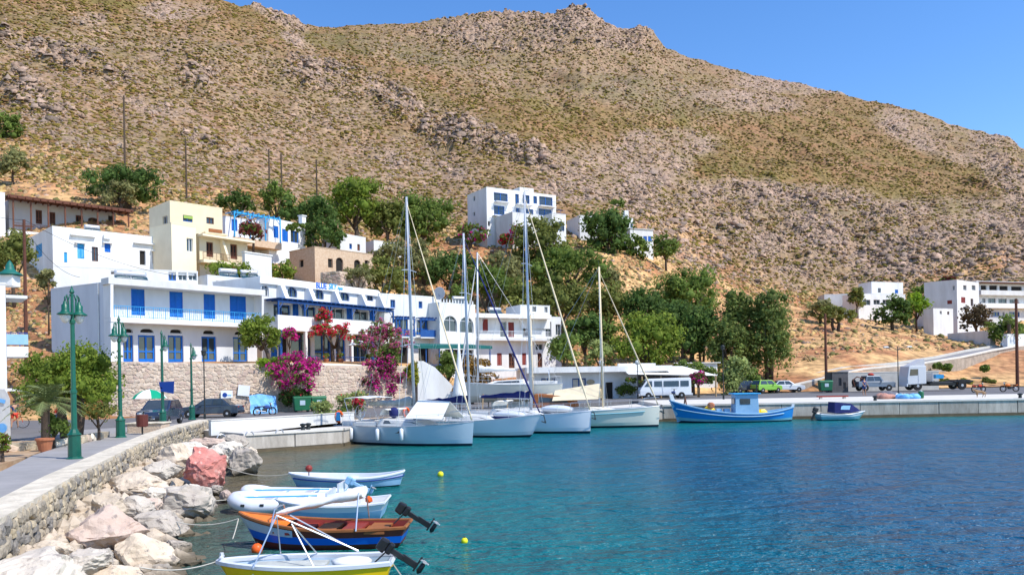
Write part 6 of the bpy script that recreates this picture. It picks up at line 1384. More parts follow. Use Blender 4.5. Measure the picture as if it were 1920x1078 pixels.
    mb.tube([(x1 - 1.1, w_, zb_), (x1 - 1.0, w_ * 1.05, zb_ + .55), (x1 + .05, 0.12, zb_ + .62), (x1 + .05, -.12, zb_ + .62), (x1 - 1.0, -w_ * 1.05, zb_ + .55), (x1 - 1.1, -w_, zb_)], .018, 5); mb.build('pulpit', 'steel', r)
    mb = MB()
    for sg in (1, -1):
        mb.tube([(-L / 2 + .1, sg * rows[0][0][1] * .9, fb), (-L / 2 + .05, sg * rows[0][0][1] * .9, fb + .62), (-L / 2 + .8, sg * rows[2][0][1], fb + .62), (-L / 2 + .8, sg * rows[2][0][1], fb)], .016, 5)
    mb.build('pushpit', 'steel', r)
    for i in range(3, n - 4, 3):
        for sg in (1, -1): mb = MB(); p_ = rows[i][0]; mb.tube([(p_[0], sg * p_[1] * .97, p_[2]), (p_[0], sg * p_[1] * .97, p_[2] + .6)], .012, 4); mb.build('stanchion', 'steel', r)
    mb = MB()
    for sg in (1, -1):
        for hh in (.58, .3): mb.tube([(rows[i][0][0], sg * rows[i][0][1] * .97, rows[i][0][2] + hh) for i in range(2, n - 2, 3)], .006, 4)
    mb.build('lifeline', 'steel', r)
    E = set(extras)
    if 'fenders' in E:
        for t in (.2, .45, .62):
            i = int(t * (n - 1)); p_ = rows[i][0]; mb = MB(); mb.lathe([(.02, -.72), (.10, -.66), (.11, -.12), (.02, -.05)], 8, (p_[0], -p_[1] - .11, p_[2])); mb.build('fender', 'white_paint', r, smooth=True)
    if 'bluefender' in E:
        i = int(.5 * (n - 1)); p_ = rows[i][0]; mb = MB(); mb.lathe([(.02, -.62), (.09, -.56), (.09, -.1), (.02, -.03)], 8, (p_[0] + .4, -p_[1] - .1, p_[2])); mb.build('fender', 'light_blue_paint', r, smooth=True)
    if 'portlight' in E:
        for x_, w_ in ((L * .05, .7),): i = int((x_ / L + .5) * (n - 1)); p_ = rows[i][1]; mb = MB(); mb.box((x_, -p_[1] - .008, p_[2] + .12), (w_, .03, .12)); mb.build('portlight', 'glass', r)
    if 'round' in E: i = int(.58 * (n - 1)); p_ = rows[i][1]; mb = MB(); mb.lathe([(.01, -.03), (.13, -.03), (.13, .03), (.01, .03)], 12, (rows[i][0][0], -p_[1], p_[2]), 'y'); mb.build('porthole', 'black_plastic', r)
    if 'dinghy' in E or 'dinghy_blue' in E:
        mb = MB(); mb.blob((L * .27, 0, fb + .42), (1.15, .62, .26), 3, 0); mb.build('upturned_dinghy', 'hull_white', r, smooth=True)
        if 'dinghy_blue' in E: mb = MB(); mb.blob((L * .27, 0, fb + .27), (1.17, .66, .14), 2, 0); mb.build('dinghy_rim', 'navy_canvas', r, smooth=True)
    if 'bimini' in E:
        mb = MB(); rw = [[(-L * .40 + .28 * k, y, fb + 1.55 + .12 * cos(y / B * 2.6) - .02 * abs(k - 3)) for y in (-B * .38, -B * .2, 0, B * .2, B * .38)] for k in range(7)]; mb.grid(rw); mb.build('bimini', 'white_canvas', r, solid=.03)
        mb = MB()
        for x_ in (-L * .40, -L * .40 + 1.6):
            for sg in (1, -1): mb.tube([(-L * .33, sg * B * .4, fb), (x_, sg * B * .38, fb + 1.5)], .015, 4)
        mb.build('bimini_frame', 'steel', r)
    if 'sprayhood' in E:
        mb = MB(); rw = [[(-L * .14 + .7 * (1 - cos(a)) * .6, B * .3 * q, fb + .35 + .62 * sin(a)) for q in (-1, -.6, 0, .6, 1)] for a in [pi * .15 + k * pi * .12 for k in range(5)]]; mb.grid(rw); mb.build('sprayhood', 'white_canvas', r, solid=.02)
    if 'lifebuoy' in E: mb = MB(); mb.tube([(-L / 2 + .02, rows[0][0][1] * -.6 + cos(a) * .26, fb + .5 + sin(a) * .3) for a in [2 * pi * k / 14 for k in range(12)]], .08, 7); mb.build('horseshoe_buoy', 'orange_float', r, smooth=True)
    if 'outboard' in E: mb = MB(); mb.box((-L / 2 + .35, -B * .36, fb + .55), (.2, .22, .5), taper=.8); mb.build('stowed_outboard', 'light_blue_paint', r, bevel=.04)
    if 'wheelcover' in E: mb = MB(); mb.blob((mast_x - 1.2, -.3, fb + .75), (.28, .28, .32), 2, .05); mb.build('round_bag', 'navy_canvas', r, smooth=True)
    if 'tent' in E:
        mb = MB(); x0 = mast_x - .2; x1 = mast_x - 3.4; mb.add([(x0, 0, fb + 1.9), (x1, 0, fb + 1.45), (x1, B * .42, fb + .75), (x0, B * .42, fb + .85), (x1, -B * .42, fb + .75), (x0, -B * .42, fb + .85)], [(0, 1, 2, 3), (1, 0, 5, 4)]); mb.build('sun_awning', 'cream_canvas', r, solid=.02)
    if 'whitetent' in E:
        mb = MB(); x0 = mast_x + .3; x1 = mast_x + 2.4; mb.add([(x0, 0, fb + 1.45), (x1, 0, fb + 1.35), (x1 + .2, B * .36, fb + .45), (x0, B * .42, fb + .5), (x1 + .2, -B * .36, fb + .45), (x0, -B * .42, fb + .5)], [(0, 1, 2, 3), (1, 0, 5, 4)]); mb.build('sun_awning', 'white_canvas', r, solid=.02)
    if 'anchor' in E: mb = MB(); mb.tube([(L / 2 - .2, 0, zb_), (L / 2 + .15, 0, zb_ - .05), (L / 2 + .28, 0, zb_ - .5)], .03, 5); mb.tube([(L / 2 + .1, -.2, zb_ - .4), (L / 2 + .28, 0, zb_ - .5), (L / 2 + .1, .2, zb_ - .4)], .03, 4); mb.build('anchor', 'dark_iron', r)
    if 'cabinwood' in E: cabin(r, -L * .3, -L * .02, B * .6, B * .55, fb + .3, .95, 'orange_wood', slope=.2, name='wheelhouse')
    if 'stripe' in E:
        mb = MB()
        for sg in (1, -1): mb.tube([(rows[i][0][0], sg * (rows[i][0][1] * .99 + .005), rows[i][0][2] * .80) for i in range(4, n - 2)], .035, 4)
        mb.build('rubbing_strake', 'teal_hull', r)
    return r
AN = radians(-31)
yacht('grey blue hulled yacht nearest the camera with three white fenders', G(889, 836, 0), AN, 8.9, 2.9, .98, .55, 13.6, 'hull_grey', 'cream_canvas', 'grey_canvas', rake=.022, extras=('fenders', 'portlight', 'lifebuoy', 'sprayhood', 'bimini', 'outboard', 'wheelcover', 'whitetent'), furl_r=.04)
yacht('white yacht with a raked bow carrying an upturned dinghy with navy rim', G(1016, 820, 0), AN, 9.6, 3.0, .92, -.3, 12.6, 'hull_white', 'navy_canvas', 'navy_canvas', bow_plumb=False, rake=.018, extras=('bluefender', 'portlight', 'dinghy_blue', 'anchor', 'lifebuoy'), furl_r=.05)
yacht('white yacht with the tallest mast and plumb bow, third from the left', G(1110, 812.5, 0), AN, 10.6, 3.1, 1.1, 1.0, 15.6, 'hull_white', 'cream_canvas', 'navy_canvas', rake=.016, extras=('portlight', 'dinghy', 'anchor', 'sprayhood'), furl_r=.055)
yacht('cream hulled ketch with a tan awning at the right of the moored yachts', G(1238, 800, 0), radians(-13), 11.0, 3.0, 1.15, 1.6, 11.2, 'hull_cream', 'cream_canvas', 'cream_canvas', bow_plumb=True, rake=.012, mastm='cream_canvas', extras=('round', 'stripe', 'anchor', 'tent', 'cabinwood'), furl_r=.045, mizzen=(-3.4, 8.0, 1.9), cabh=.3)
# yacht laid up ashore behind, on props
bb = yacht('beige yacht propped up ashore behind the moored yachts', Vector(XY(858, 66)), radians(172), 8.6, 2.7, 1.0, 2.6, 11.9, 'hull_cream', 'white_canvas', 'white_canvas', rake=.01, group=None, antif='hull_cream', zoff=2.0, extras=())
for sx in (-2, 0, 2):
    for sg in (1, -1): mb = MB(); mb.tube([(sx, sg * 1.1, .3), (sx, sg * 1.5, -1.0)], .05, 5); mb.build('prop', 'pale_wood', bb)
mb = MB(); mb.box((0, 0, -.65), (3.0, .25, .7)); mb.build('keel', 'hull_cream', bb)
# conical white sail hung up to dry, navy covered boat behind
sc = thing('drying_sail', 'slim white cone of sailcloth hanging beside the second mast', 'sail', (P(862, 750, 56).x, 56, 1.0)); mb = MB(); mb.lathe([(.62, 1.0), (.5, 1.6), (.28, 2.9), (.12, 4.2), (.03, 5.3)], 10); mb.build('sail', 'white_canvas', sc, smooth=True)
mb = MB(); mb.tube([(0, 0, -.02), (0, 0, 1.0)], .03, 5); mb.build('support', 'dark_iron', sc)
def small_boat(name, label, x0, x1, y, L_extra, B, fb, bowrise, sternrise, bow_left, outer, inner, rimm, ang=0.0, transom=.7, bands=None, thw=3, draft=.2, rake=.35, rimr=.035, cat='boat', group=None, foredeck=None, sharp=1.7):
    a = (x0 + x1) / 2; L = abs(x1 - x0) + L_extra; rz = (pi if bow_left else 0) + ang
    r = thing(name, label, cat, (a, y, 0), rz, group); rows = hull_rows(L, B, fb, bowrise, sternrise, transom, rake, draft, sharp=sharp)
    hull(r, rows, outer, band=bands); 
    inn = [[(q[0], q[1] * .93, q[2] if k < 1 else max(q[2], .06)) for k, q in enumerate(rw[:4])] + [(rw[3][0], 0, .06)] for rw in rows]
    mb = MB()
    for sg in (1, -1):
        g = [[(x, yy * sg, z) for x, yy, z in rr] for rr in inn]
        if sg < 0: g = [q[::-1] for q in g]
        mb.grid(g)
    mb.build('inner_hull', inner, r)
    rim(r, rows, rimm, rimr)
    n = len(rows)
    for k in range(thw):
        i = int(n * (.22 + .5 * k / max(1, thw - 1 if thw > 1 else 1))); q = rows[i][0]; mb = MB(); mb.box((q[0], 0, q[2] * .72), (.24, q[1] * 1.84, .035)); mb.build('thwart', rimm, r)
    if foredeck: deck(r, rows, foredeck, .0, int(n * .68), None, 'foredeck', 1.0)
    return r, rows
def outboard(root, x, z, tilt, col='black_plastic', s=1.0, side=-1):
    r_ = bpy.data.objects.new('outboard_motor', None); COL.objects.link(r_); r_.parent = root
    r_.location = (x, 0.0, z); r_.rotation_euler = (0, tilt, 0); r_.scale = (s, s, s)
    mb = MB(); mb.box((-.12, 0, .26), (.36, .22, .24), taper=.86); mb.box((-.14, 0, .06), (.30, .18, .16)); mb.build('cowling', col, r_, bevel=.05)
    mb = MB(); mb.box((-.12, 0, -.1), (.13, .1, .5)); mb.box((-.14, 0, -.5), (.16, .07, .4)); mb.box((-.2, 0, -.72), (.42, .05, .05)); mb.build('leg', col, r_, bevel=.015)
    mb = MB(); mb.lathe([(.02, -.16), (.06, -.1), (.07, .1), (.02, .16)], 8, (-.16, 0, -.84), 'x'); mb.build('gearcase', col, r_, smooth=True)
    mb = MB(); mb.box((-.33, 0, -.84), (.02, .09, .24)); mb.box((-.33, 0, -.84), (.02, .24, .09)); mb.build('propeller', 'tank_metal', r_)
    mb = MB(); mb.tube([(0, 0, .1), (.35, .05, .18)], .02, 5); mb.build('tiller', col, r_)
    return r_
def xz(px, py, Y): p = P(px, py, Y); return p.x
# A white rowing boat
Y = 26.6; r, rows = small_boat('rowing_boat', 'slim white rowing boat with a navy stripe, farthest of the small boats', xz(543, 890, Y), xz(757, 890, Y), Y, 0, 1.35, .34, .16, .15, True, 'hull_white', 'hull_white', 'white_paint', ang=.04, transom=.25, bands=[('hull_white', 0, 1, 'hull'), ('sky_paint', 1, 3, 'lower_hull'), ('antifoul', 3, 5, 'bottom')])
mb = MB(); [mb.tube([(rw[0][0], sg * (rw[0][1] * .97 + .012), rw[0][2] * .72) for rw in rows[:-1]], .022, 4) for sg in (1, -1)]; mb.build('stripe', 'sign_blue', r)
mb = MB(); mb.blob((1.2, .2, .66), .12, 2, 0); mb.tube([(1.2, .2, .4), (1.2, .2, .6)], .02, 5); mb.build('bow_float', 'red_paint', r, smooth=True)
# B, C inflatables, D white fibreglass boat
def inflatable(name, label, x0, x1, y, B, tr, ang, m='hull_white', floor='sky_paint'):
    L = abs(x1 - x0); r = thing(name, label, 'dinghy', ((x0 + x1) / 2, y, 0), pi + ang); w = B / 2 - tr; pts = [(-L / 2, -w, tr * .9)]
    for i in range(15):
        a = -pi / 2 + pi * i / 14; pts.append((L / 2 - tr - w * .9 + cos(a) * w * 1.1, sin(a) * w, tr * .9 + .14 * max(0, cos(a))))
    pts.append((-L / 2, w, tr * .9)); mb = MB(); mb.tube(pts, [tr * .55] + [tr] * 15 + [tr * .55], 12); mb.build('tube', m, r, smooth=True)
    mb = MB(); mb.box((-.1, 0, .12), (L * .82, B - tr * 2, .06)); mb.build('floor', floor, r); mb = MB(); mb.box((-L * .40, 0, .32), (.06, B - tr * 1.8, .4)); mb.build('transom', m, r)
    for x in (-L * .12, L * .16): mb = MB(); mb.box((x, 0, tr * 1.5), (.26, B - tr * 1.4, .05)); mb.build('seat', 'white_paint', r, bevel=.015)
    for k in range(5):
        for sg in (1, -1): mb = MB(); mb.box((-L * .35 + k * L * .17, sg * (w + tr * .85), tr * 1.25), (.1, .05, .06)); mb.build('grab_handle', 'dark_iron', r)
    mb = MB(); mb.tube([(-L * .3, w * .55, tr * 2.0), (L * .42, w * .8, tr * 2.1)], .022, 6); mb.build('oar', 'light_blue_paint', r)
    return r
Y = 23.9; r = inflatable('inflatable_dinghy', 'white inflatable with pale blue floor behind the larger inflatable', xz(457, 918, Y), xz(664, 918, Y), Y, 1.35, .17, -.04)
outboard(r, -1.62, .40, radians(62), 'sky_paint', .7)
Y = 22.0; r = inflatable('inflatable_dinghy', 'larger white inflatable with rounded grey white bow by the rocks', xz(437, 940, Y), xz(640, 940, Y), Y, 1.6, .21, .03)
Y = 20.4; r, rows = small_boat('motor_boat', 'white open boat with a pale blue side between the inflatable and the orange boat', xz(520, 955, Y), xz(726, 955, Y), Y, 0, 1.4, .42, .1, .06, True, 'hull_white', 'deck_white', 'white_paint', ang=.03, transom=.9, bands=[('hull_white', 0, 1, 'hull'), ('sky_paint', 1, 3, 'lower_hull'), ('antifoul', 3, 5, 'bottom')])
mb = MB(); mb.blob((-1.0, .45, .55), (.1, .1, .1), 1, .1); mb.build('fishing_float', 'orange_float', r)
# E orange decked boat with folded white awning
Y = 17.15; r, rows = small_boat('fishing_boat', 'orange and maroon wooden boat with bright blue side and folded white awning', xz(447, 985, Y), xz(766, 985, Y), Y, 0, 1.3, .42, .30, .02, True, 'maroon_paint', 'red_paint', 'orange_wood', ang=-.03, transom=.72, rimr=.04, foredeck='orange_paint', draft=.25, rake=.5,
  bands=[('maroon_paint', 0, 1, 'hull'), ('deep_blue_paint', 1, 2, 'blue_band'), ('maroon_paint', 2, 5, 'bottom')])
mb = MB()   # grey white bow flash
for sg in (1, -1): mb.grid([[(rw[0][0] * .999, sg * (rw[0][1] + .008), rw[0][2] - .05), (rw[1][0], sg * (rw[1][1] + .012), rw[1][2] * .95)] for rw in rows[14:]])
mb.build('bow_flash', 'hull_grey', r)
for k in range(4): mb = MB(); mb.box((-1.2 + k * .55, 0, .36), (.42, 1.15, .05)); mb.build('floor_board', 'red_paint' if k % 2 else 'orange_wood', r)
mb = MB(); n_ = 9; rw = []
for i in range(n_ + 1):
    t = i / n_; x = 1.0 - 1.9 * t; w_ = .05 + .16 * t + .03 * sin(t * 17); rw.append([(x, .0 + w_ * cos(a) * 1.9, .70 + .44 * t + w_ * .62 * sin(a) + .015 * sin(a * 3 + t * 9)) for a in [2 * pi * q / 9 for q in range(9)]])
mb.grid(rw, close=True); mb.add(rw[0], [tuple(range(9))]); mb.add(rw[-1], [tuple(range(9))]); mb.build('folded_awning', 'white_canvas', r, smooth=True, recalc=True)
mb = MB()
for sg in (1, -1): mb.tube([(.95, sg * .62, .45), (.95, sg * .3, .84), (.95, -sg * .1, .86)], .016, 5); mb.tube([(-.85, sg * .68, .42), (-.85, sg * .35, 1.15), (-.85, 0, 1.22)], .016, 5)
mb.build('awning_frame', 'steel', r)
outboard(r, -1.78, .60, radians(56), 'black_plastic', .74)
# F yellow boat
Y = 13.7; r, rows = small_boat('fishing_boat', 'bright yellow and white open boat at the bottom edge, nearest of all', xz(410, 1055, Y), xz(736, 1055, Y), Y, 0, 1.02, .42, .05, .03, True, 'yellow_paint', 'hull_grey', 'white_paint', ang=.03, transom=.78, rimr=.05, foredeck=None, thw=3,
  bands=[('yellow_paint', 0, 3, 'hull'), ('hull_grey', 3, 5, 'bottom')])
for sg in (1, -1): mb = MB(); mb.grid([[(rw[0][0], sg * (rw[0][1] * .99 + .012), rw[0][2] * .90), (rw[1][0], sg * (rw[1][1] + .012), rw[1][2] * .8)] for rw in rows[:-1]]); mb.build('yellow_strake', 'yellow_paint', r, recalc=True)
mb = MB(); mb.box((.2, .15, .42), (1.2, .4, .05)); mb.build('side_bench', 'grey_canvas', r); mb = MB(); mb.blob((-.8, .1, .44), (.36, .26, .08), 2, .08); mb.build('canvas_bundle', 'white_canvas', r, smooth=True)
mb = MB(); mb.tube([(1.42, 0, .4), (1.42, 0, .62)], .035, 6); mb.tube([(1.42, -.1, .55), (1.42, .1, .55)], .02, 5); mb.build('mooring_post', 'white_paint', r)
outboard(r, -1.42, .52, radians(55), 'black_plastic', .70)
mb = MB()
for a, b_ in (((.75, .5, .45), (.45, .1, 1.25)), ((.55, -.5, .45), (.45, .1, 1.25)), ((-.25, .5, .45), (.2, .1, 1.1)), ((-.1, -.5, .45), (.2, .1, 1.1)), ((.45, .1, 1.25), (-.9, .0, .6)), ((.3, -.2, 1.2), (-.9, -.1, .55))): mb.tube([a, b_], .013, 5)
mb.build('awning_frame', 'steel', r)
# mooring lines, floats
def float_(px, py, z, rr, m, label, stick=True):
    c = G(px, py, 0); r = thing('buoy', label, 'buoy', (c.x, c.y, 0)); mb = MB(); mb.blob((0, 0, rr * .5), (rr, rr, rr * 1.05), 2, 0); mb.build('float', m, r, smooth=True); mb = MB(); mb.tube([(0, 0, rr * 1.4), (0, 0, rr * 1.8)], .02, 5); mb.build('eye', 'dark_iron', r)
float_(826, 892, 0, .115, 'yellow_float', 'yellow buoy floating farther out'); float_(871, 1017, 0, .075, 'yellow_float', 'yellow buoy floating nearer the camera'); float_(482, 1034, 0, .12, 'orange_float', 'orange float beside the bow of the orange boat')
def rope(a, b_, sag, label, r_=.012):
    a = Vector(a); b_ = Vector(b_); mb = MB(); mb.tube([a.lerp(b_, t / 10) - Vector((0, 0, sag * 4 * (t / 10) * (1 - t / 10))) for t in range(11)], r_, 4); o = mb.build('mooring_line', 'rope', None); tag(o, label, 'rope', 'mooring lines')
rope(P(447, 972, 17.1), G(436, 1010, .3) , .02, 'mooring line hanging from the orange bow'); rope(P(447, 972, 17.1), Vector((-7.4, 17.5, .5)), .1, 'mooring line from the orange bow to the boulders'); rope(P(412, 1050, 13.7), Vector((-6.2, 13.2, .5)), .1, 'mooring line from the yellow boat to the boulders')
rope(P(543, 888, 26.6), Vector((-9.8, 27.5, .6)), .15, 'line from the rowing boat to the rocks'); rope(P(736, 1055, 13.7), Vector((-1.2, 12.0, -.05)), .04, 'stern line of the yellow boat')
rope(P(437, 935, 22), Vector((-8.6, 21.0, .5)), .05, 'line from the larger inflatable to the rocks'); pass
# blue fishing caique
a = G(1256, 790, 0); b_ = G(1486, 786, 0); Y = 59.35
r, rows = small_boat('fishing_caique', 'bright blue wooden fishing caique with pale wheelhouse at the quay', xz(1256, 786, Y), xz(1487, 784, Y), Y, 0, 2.5, .62, 1.05, .42, True, 'blue_hull', 'sky_paint', 'sky_paint', ang=-.01, transom=.12, draft=.5, rake=.75, rimr=.06, thw=2, sharp=1.9,
   bands=[('blue_hull', 0, 2, 'hull'), ('teal_hull', 2, 3, 'lower_hull'), ('antifoul', 3, 5, 'bottom')])
deck(r, rows, 'sky_paint', .22, 1, None)
mb = MB(); mb.box((4.35, 0, 1.75), (.28, .18, .75), ry=.3); mb.build('stem_post', 'white_paint', r, bevel=.02); mb = MB(); mb.box((-4.5, 0, 1.0), (.2, .14, .55), ry=-.3); mb.build('stern_post', 'white_paint', r)
wh = MB(); wh.box((-1.0, 0, 1.25), (1.75, 1.3, 1.6), taper=.94); w_ = wh.build('wheelhouse', 'sky_paint', r, bevel=.03)
for sg in (1, -1): mb = MB(); mb.box((-.85, sg * .64, 1.52), (.75, .03, .42)); mb.build('window', 'glass', w_, bevel=.01)
mb = MB(); mb.box((-.13, 0, 1.55), (.03, .85, .42)); mb.build('window', 'glass', w_); mb = MB(); mb.box((-1.0, 0, 2.09), (2.0, 1.5, .08)); mb.build('roof', 'light_blue_paint', w_, bevel=.02); mb = MB(); mb.tube([(-1.9, 0, .6), (-1.9, 0, 2.9)], .04, 6); mb.build('mast', 'dark_iron', r)
for k, (x, z, m_) in enumerate(((-1.6, .75, 'yellow_paint'), (-2.4, .65, 'yellow_paint'), (1.5, .95, 'yellow_paint'))): mb = MB(); mb.blob((x, -.5, z), (.42, .3, .26), 2, .12); mb.build('net_heap', m_, r)
mb = MB(); mb.lathe([(.14, -.3), (.24, -.2), (.24, .2), (.14, .3)], 10, (1.5, 0, 1.25), 'y'); mb.build('winch', 'pot_clay', r)
for x in (.3, .9, 2.2, 2.7): mb = MB(); mb.box((x, -.2, .82), (.4, .5, .35)); mb.build('crate', 'sky_paint' if x < 1 else 'white_paint', r, bevel=.02)
mb = MB(); mb.tube([(3.4, -.5, 1.2), (3.4, 0, 1.9), (3.4, .5, 1.2)], .05, 6); mb.build('bow_roller', 'brown_wood', r)
mb = MB(); [mb.tube([(rw[0][0], sg * (rw[0][1] * .98 + .02), rw[0][2] * .70) for rw in rows[2:-1]], .045, 4) for sg in (1, -1)]; mb.build('rubbing_strake', 'sky_paint', r)
# speedboat
Y = 59.6; r, rows = small_boat('speedboat', 'small white speedboat with a navy canvas cover at the quay', xz(1532, 780, Y), xz(1622, 780, Y), Y, 0, 1.6, .42, .22, .05, False, 'hull_white', 'deck_white', 'white_paint', transom=.88, draft=.2, rake=.6, bands=[('hull_white', 0, 1, 'hull'), ('teal_hull', 1, 3, 'lower_hull'), ('antifoul', 3, 5, 'bottom')], thw=1)
deck(r, rows, 'deck_white', .02, 10, None, 'foredeck')
mb = MB(); mb.add([(-.75, .7, .55), (-.75, -.7, .55), (-.7, .6, 1.35), (-.7, -.6, 1.35), (.45, .62, 1.25), (.45, -.62, 1.25), (1.35, .3, .66), (1.35, -.3, .66), (.4, .74, .55), (.4, -.74, .55)], [(0, 2, 3, 1), (2, 4, 5, 3), (4, 6, 7, 5), (0, 8, 4, 2), (1, 3, 5, 9), (8, 6, 4), (9, 5, 7)]); mb.build('canvas_cover', 'navy_canvas', r, recalc=True)
mb = MB(); mb.add([(-.3, -.69, .80), (.35, -.70, .78), (.45, -.66, 1.08), (-.2, -.63, 1.1)], [(0, 1, 2, 3)]); mb.build('clear_panel', 'sky_paint', r); outboard(r, -1.85, .5, radians(20), 'black_plastic', 1.15)
# ------------------------------------------------------------------ vehicles
def wheel(root, x, y, z, R, w=.2, hub='tank_metal', name='wheel'):
    mb = MB(); mb.lathe([(R * .62, -w / 2), (R * .92, -w / 2), (R, -w * .3), (R, w * .3), (R * .92, w / 2), (R * .62, w / 2)], 18, (x, y, z), 'y'); o = mb.build(name, 'rubber', root, smooth=False)
    mb = MB(); mb.lathe([(R * .2, -w * .52), (R * .6, -w * .44), (R * .62, 0), (R * .6, w * .44), (R * .2, w * .52)], 14, (x, y, z), 'y'); mb.build('rim', hub, o); return o
def car(name, label, loc, rz, L, W_, H, m, prof, glass, cat='car', R=.31, wx=(-.31, .32), group=None, hub='tank_metal'):
    """prof: lower body side outline (x/L, z/H); glass: cabin outline with tapered top"""
    r = thing(name, label, cat, loc, rz, group); mb = MB(); n = len(prof); vs = []
    for sg, sc_ in ((-1, 1), (1, 1)):
        for x, z in prof: vs.append((x * L, sg * W_ / 2 * (1 if z < .62 else .95), z * H))
    mb.add(vs, [tuple(range(n)), tuple(range(n, 2 * n))[::-1]] + [(i, i + n, (i + 1) % n + n, (i + 1) % n) for i in range(n)]); mb.build('body', m, r, bevel=.045, recalc=True)
    (a0, a1, a2, a3, zb, zt) = glass; ht = .40; hb = .475
    vs = [(a0 * L, -hb * W_, zb * H), (a3 * L, -hb * W_, zb * H), (a2 * L, -ht * W_, zt * H), (a1 * L, -ht * W_, zt * H)]; vs += [(x, -y, z) for x, y, z in vs]
    mb = MB(); mb.add(vs, [(0, 1, 2, 3), (7, 6, 5, 4), (0, 4, 5, 1), (1, 5, 6, 2), (2, 6, 7, 3), (3, 7, 4, 0)]); c_ = mb.build('cabin', m, r, bevel=.05, recalc=True)
    def lerpside(s, v, sg):
        p0 = Vector(vs[0]).lerp(Vector(vs[1]), s); p1 = Vector(vs[3]).lerp(Vector(vs[2]), s); p = p0.lerp(p1, v); return (p.x, (p.y - .012) * (1 if sg < 0 else -1), p.z)
    for sg in (-1, 1):
        for s0, s1 in ((.07, .47), (.52, .90)):
            mb = MB(); mb.add([lerpside(s0, .12, sg), lerpside(s1, .12, sg), lerpside(s1, .86, sg), lerpside(s0, .86, sg)], [(0, 1, 2, 3) if sg < 0 else (3, 2, 1, 0)]); mb.build('side_window', 'glass', c_)
        mb = MB(); mb.box((.12 * L, sg * W_ * .53, .66 * H), (.14, .16, .1)); mb.build('mirror', m, r)
    for i0, i1, i2, i3, dx in ((1, 5, 6, 2, .014), (0, 4, 7, 3, -.014)):
        q = [Vector(vs[k]) for k in (i0, i1, i2, i3)]; ce = sum(q, Vector()) / 4; q = [ce + (p - ce) * .84 + Vector((dx, 0, .006)) for p in q]; mb = MB(); mb.add(q, [(0, 1, 2, 3) if dx > 0 else (3, 2, 1, 0)]); mb.build('windscreen', 'glass', c_)
    for x in wx:
        for sg in (-1, 1): wheel(r, x * L, sg * (W_ / 2 - .1), R, R, .2, hub)
    for sg in (-1, 1):
        mb = MB(); mb.box((L * .487, sg * W_ * .36, .50 * H), (.08, .3, .13)); mb.build('headlight', 'frosted', r, bevel=.02); mb = MB(); mb.box((-L * .487, sg * W_ * .38, .56 * H), (.06, .24, .12)); mb.build('tail_light', 'red_paint', r)
    mb = MB(); mb.box((L * .495, 0, .27 * H), (.1, W_ * .9, .16)); mb.build('bumper', 'black_plastic', r, bevel=.03); mb = MB(); mb.box((-L * .495, 0, .3 * H), (.1, W_ * .9, .16)); mb.build('bumper', 'black_plastic', r, bevel=.03)
    mb = MB(); mb.box((L * .548 - .15, 0, .32 * H), (.02, .5, .11)); mb.build('number_plate', 'white_paint', r)
    return r
SED = [(-.49, .22), (.49, .20), (.50, .42), (.46, .56), (.22, .64), (-.40, .66), (-.49, .60)]; SEDG = (-.36, -.22, .06, .24, .63, 1.0)
c = G(397, 782, 1.02); car('parked_car', 'dark blue grey saloon parked along the tan retaining wall', (c.x, c.y, 1.0), pi + .05, 4.4, 1.7, 1.42, 'blue_grey_car', SED, SEDG)
c = G(277, 799, 1.1); car('parked_car', 'dark blue hatchback facing the camera under the green and white parasol', (c.x - .1, c.y + 2.0, 1.07), -pi / 2 + .12, 3.9, 1.68, 1.5, 'dark_car', [(-.49, .22), (.49, .20), (.50, .42), (.47, .56), (.30, .66), (-.48, .66)], (-.46, -.36, .08, .30, .63, 1.0))
c = G(1455, 733, 1.3); car('parked_car', 'white saloon parked beyond the bushes on the right', (XY(1472, 97)[0], 97, 1.3), 0, 4.3, 1.7, 1.4, 'white_paint', SED, SEDG); car('parked_car', 'lime green and white hatchback left of the far white saloon', (XY(1436, 95.5)[0], 95.5, 1.3), 0.4, 3.6, 1.6, 1.5, 'green_paint', SED, (-.46, -.38, .1, .3, .63, 1.0))
car('parked_car', 'dark car half hidden behind the pale drooping tamarisk', (XY(1402, 97)[0], 97, 1.3), 0, 3.8, 1.6, 1.45, 'dark_car', SED, SEDG)
# jeep: four wheel drive pickup with spare wheel
jx = XY(1634, 94)[0]; j = car('off_road_car', 'grey blue four wheel drive with a red bundle on its roof by the stone hut', (jx, 93.5, 1.32), .04, 4.4, 1.75, 1.78, 'jeep_paint', [(-.49, .28), (.49, .26), (.50, .52), (.46, .60), (.20, .64), (-.49, .64)], (-.30, -.26, .10, .20, .62, 1.0), R=.38, cat='car')
mb = MB(); mb.lathe([(.05, -.1), (.36, -.1), (.38, 0), (.36, .1), (.05, .1)], 16, (-2.35, 0, 1.05), 'x'); mb.build('spare_wheel', 'rubber', j); mb = MB(); mb.tube([(-2.5, -.5, .6), (-2.7, -.5, 1.3), (-2.2, -.5, 1.7), (-1.6, -.5, 1.5)], .07, 6); mb.build('rear_rack', 'brown_wood', j)
mb = MB(); mb.blob((-.3, 0, 1.92), (.35, .3, .18), 2, .15); mb.build('roof_bundle', 'cloth_red', j)
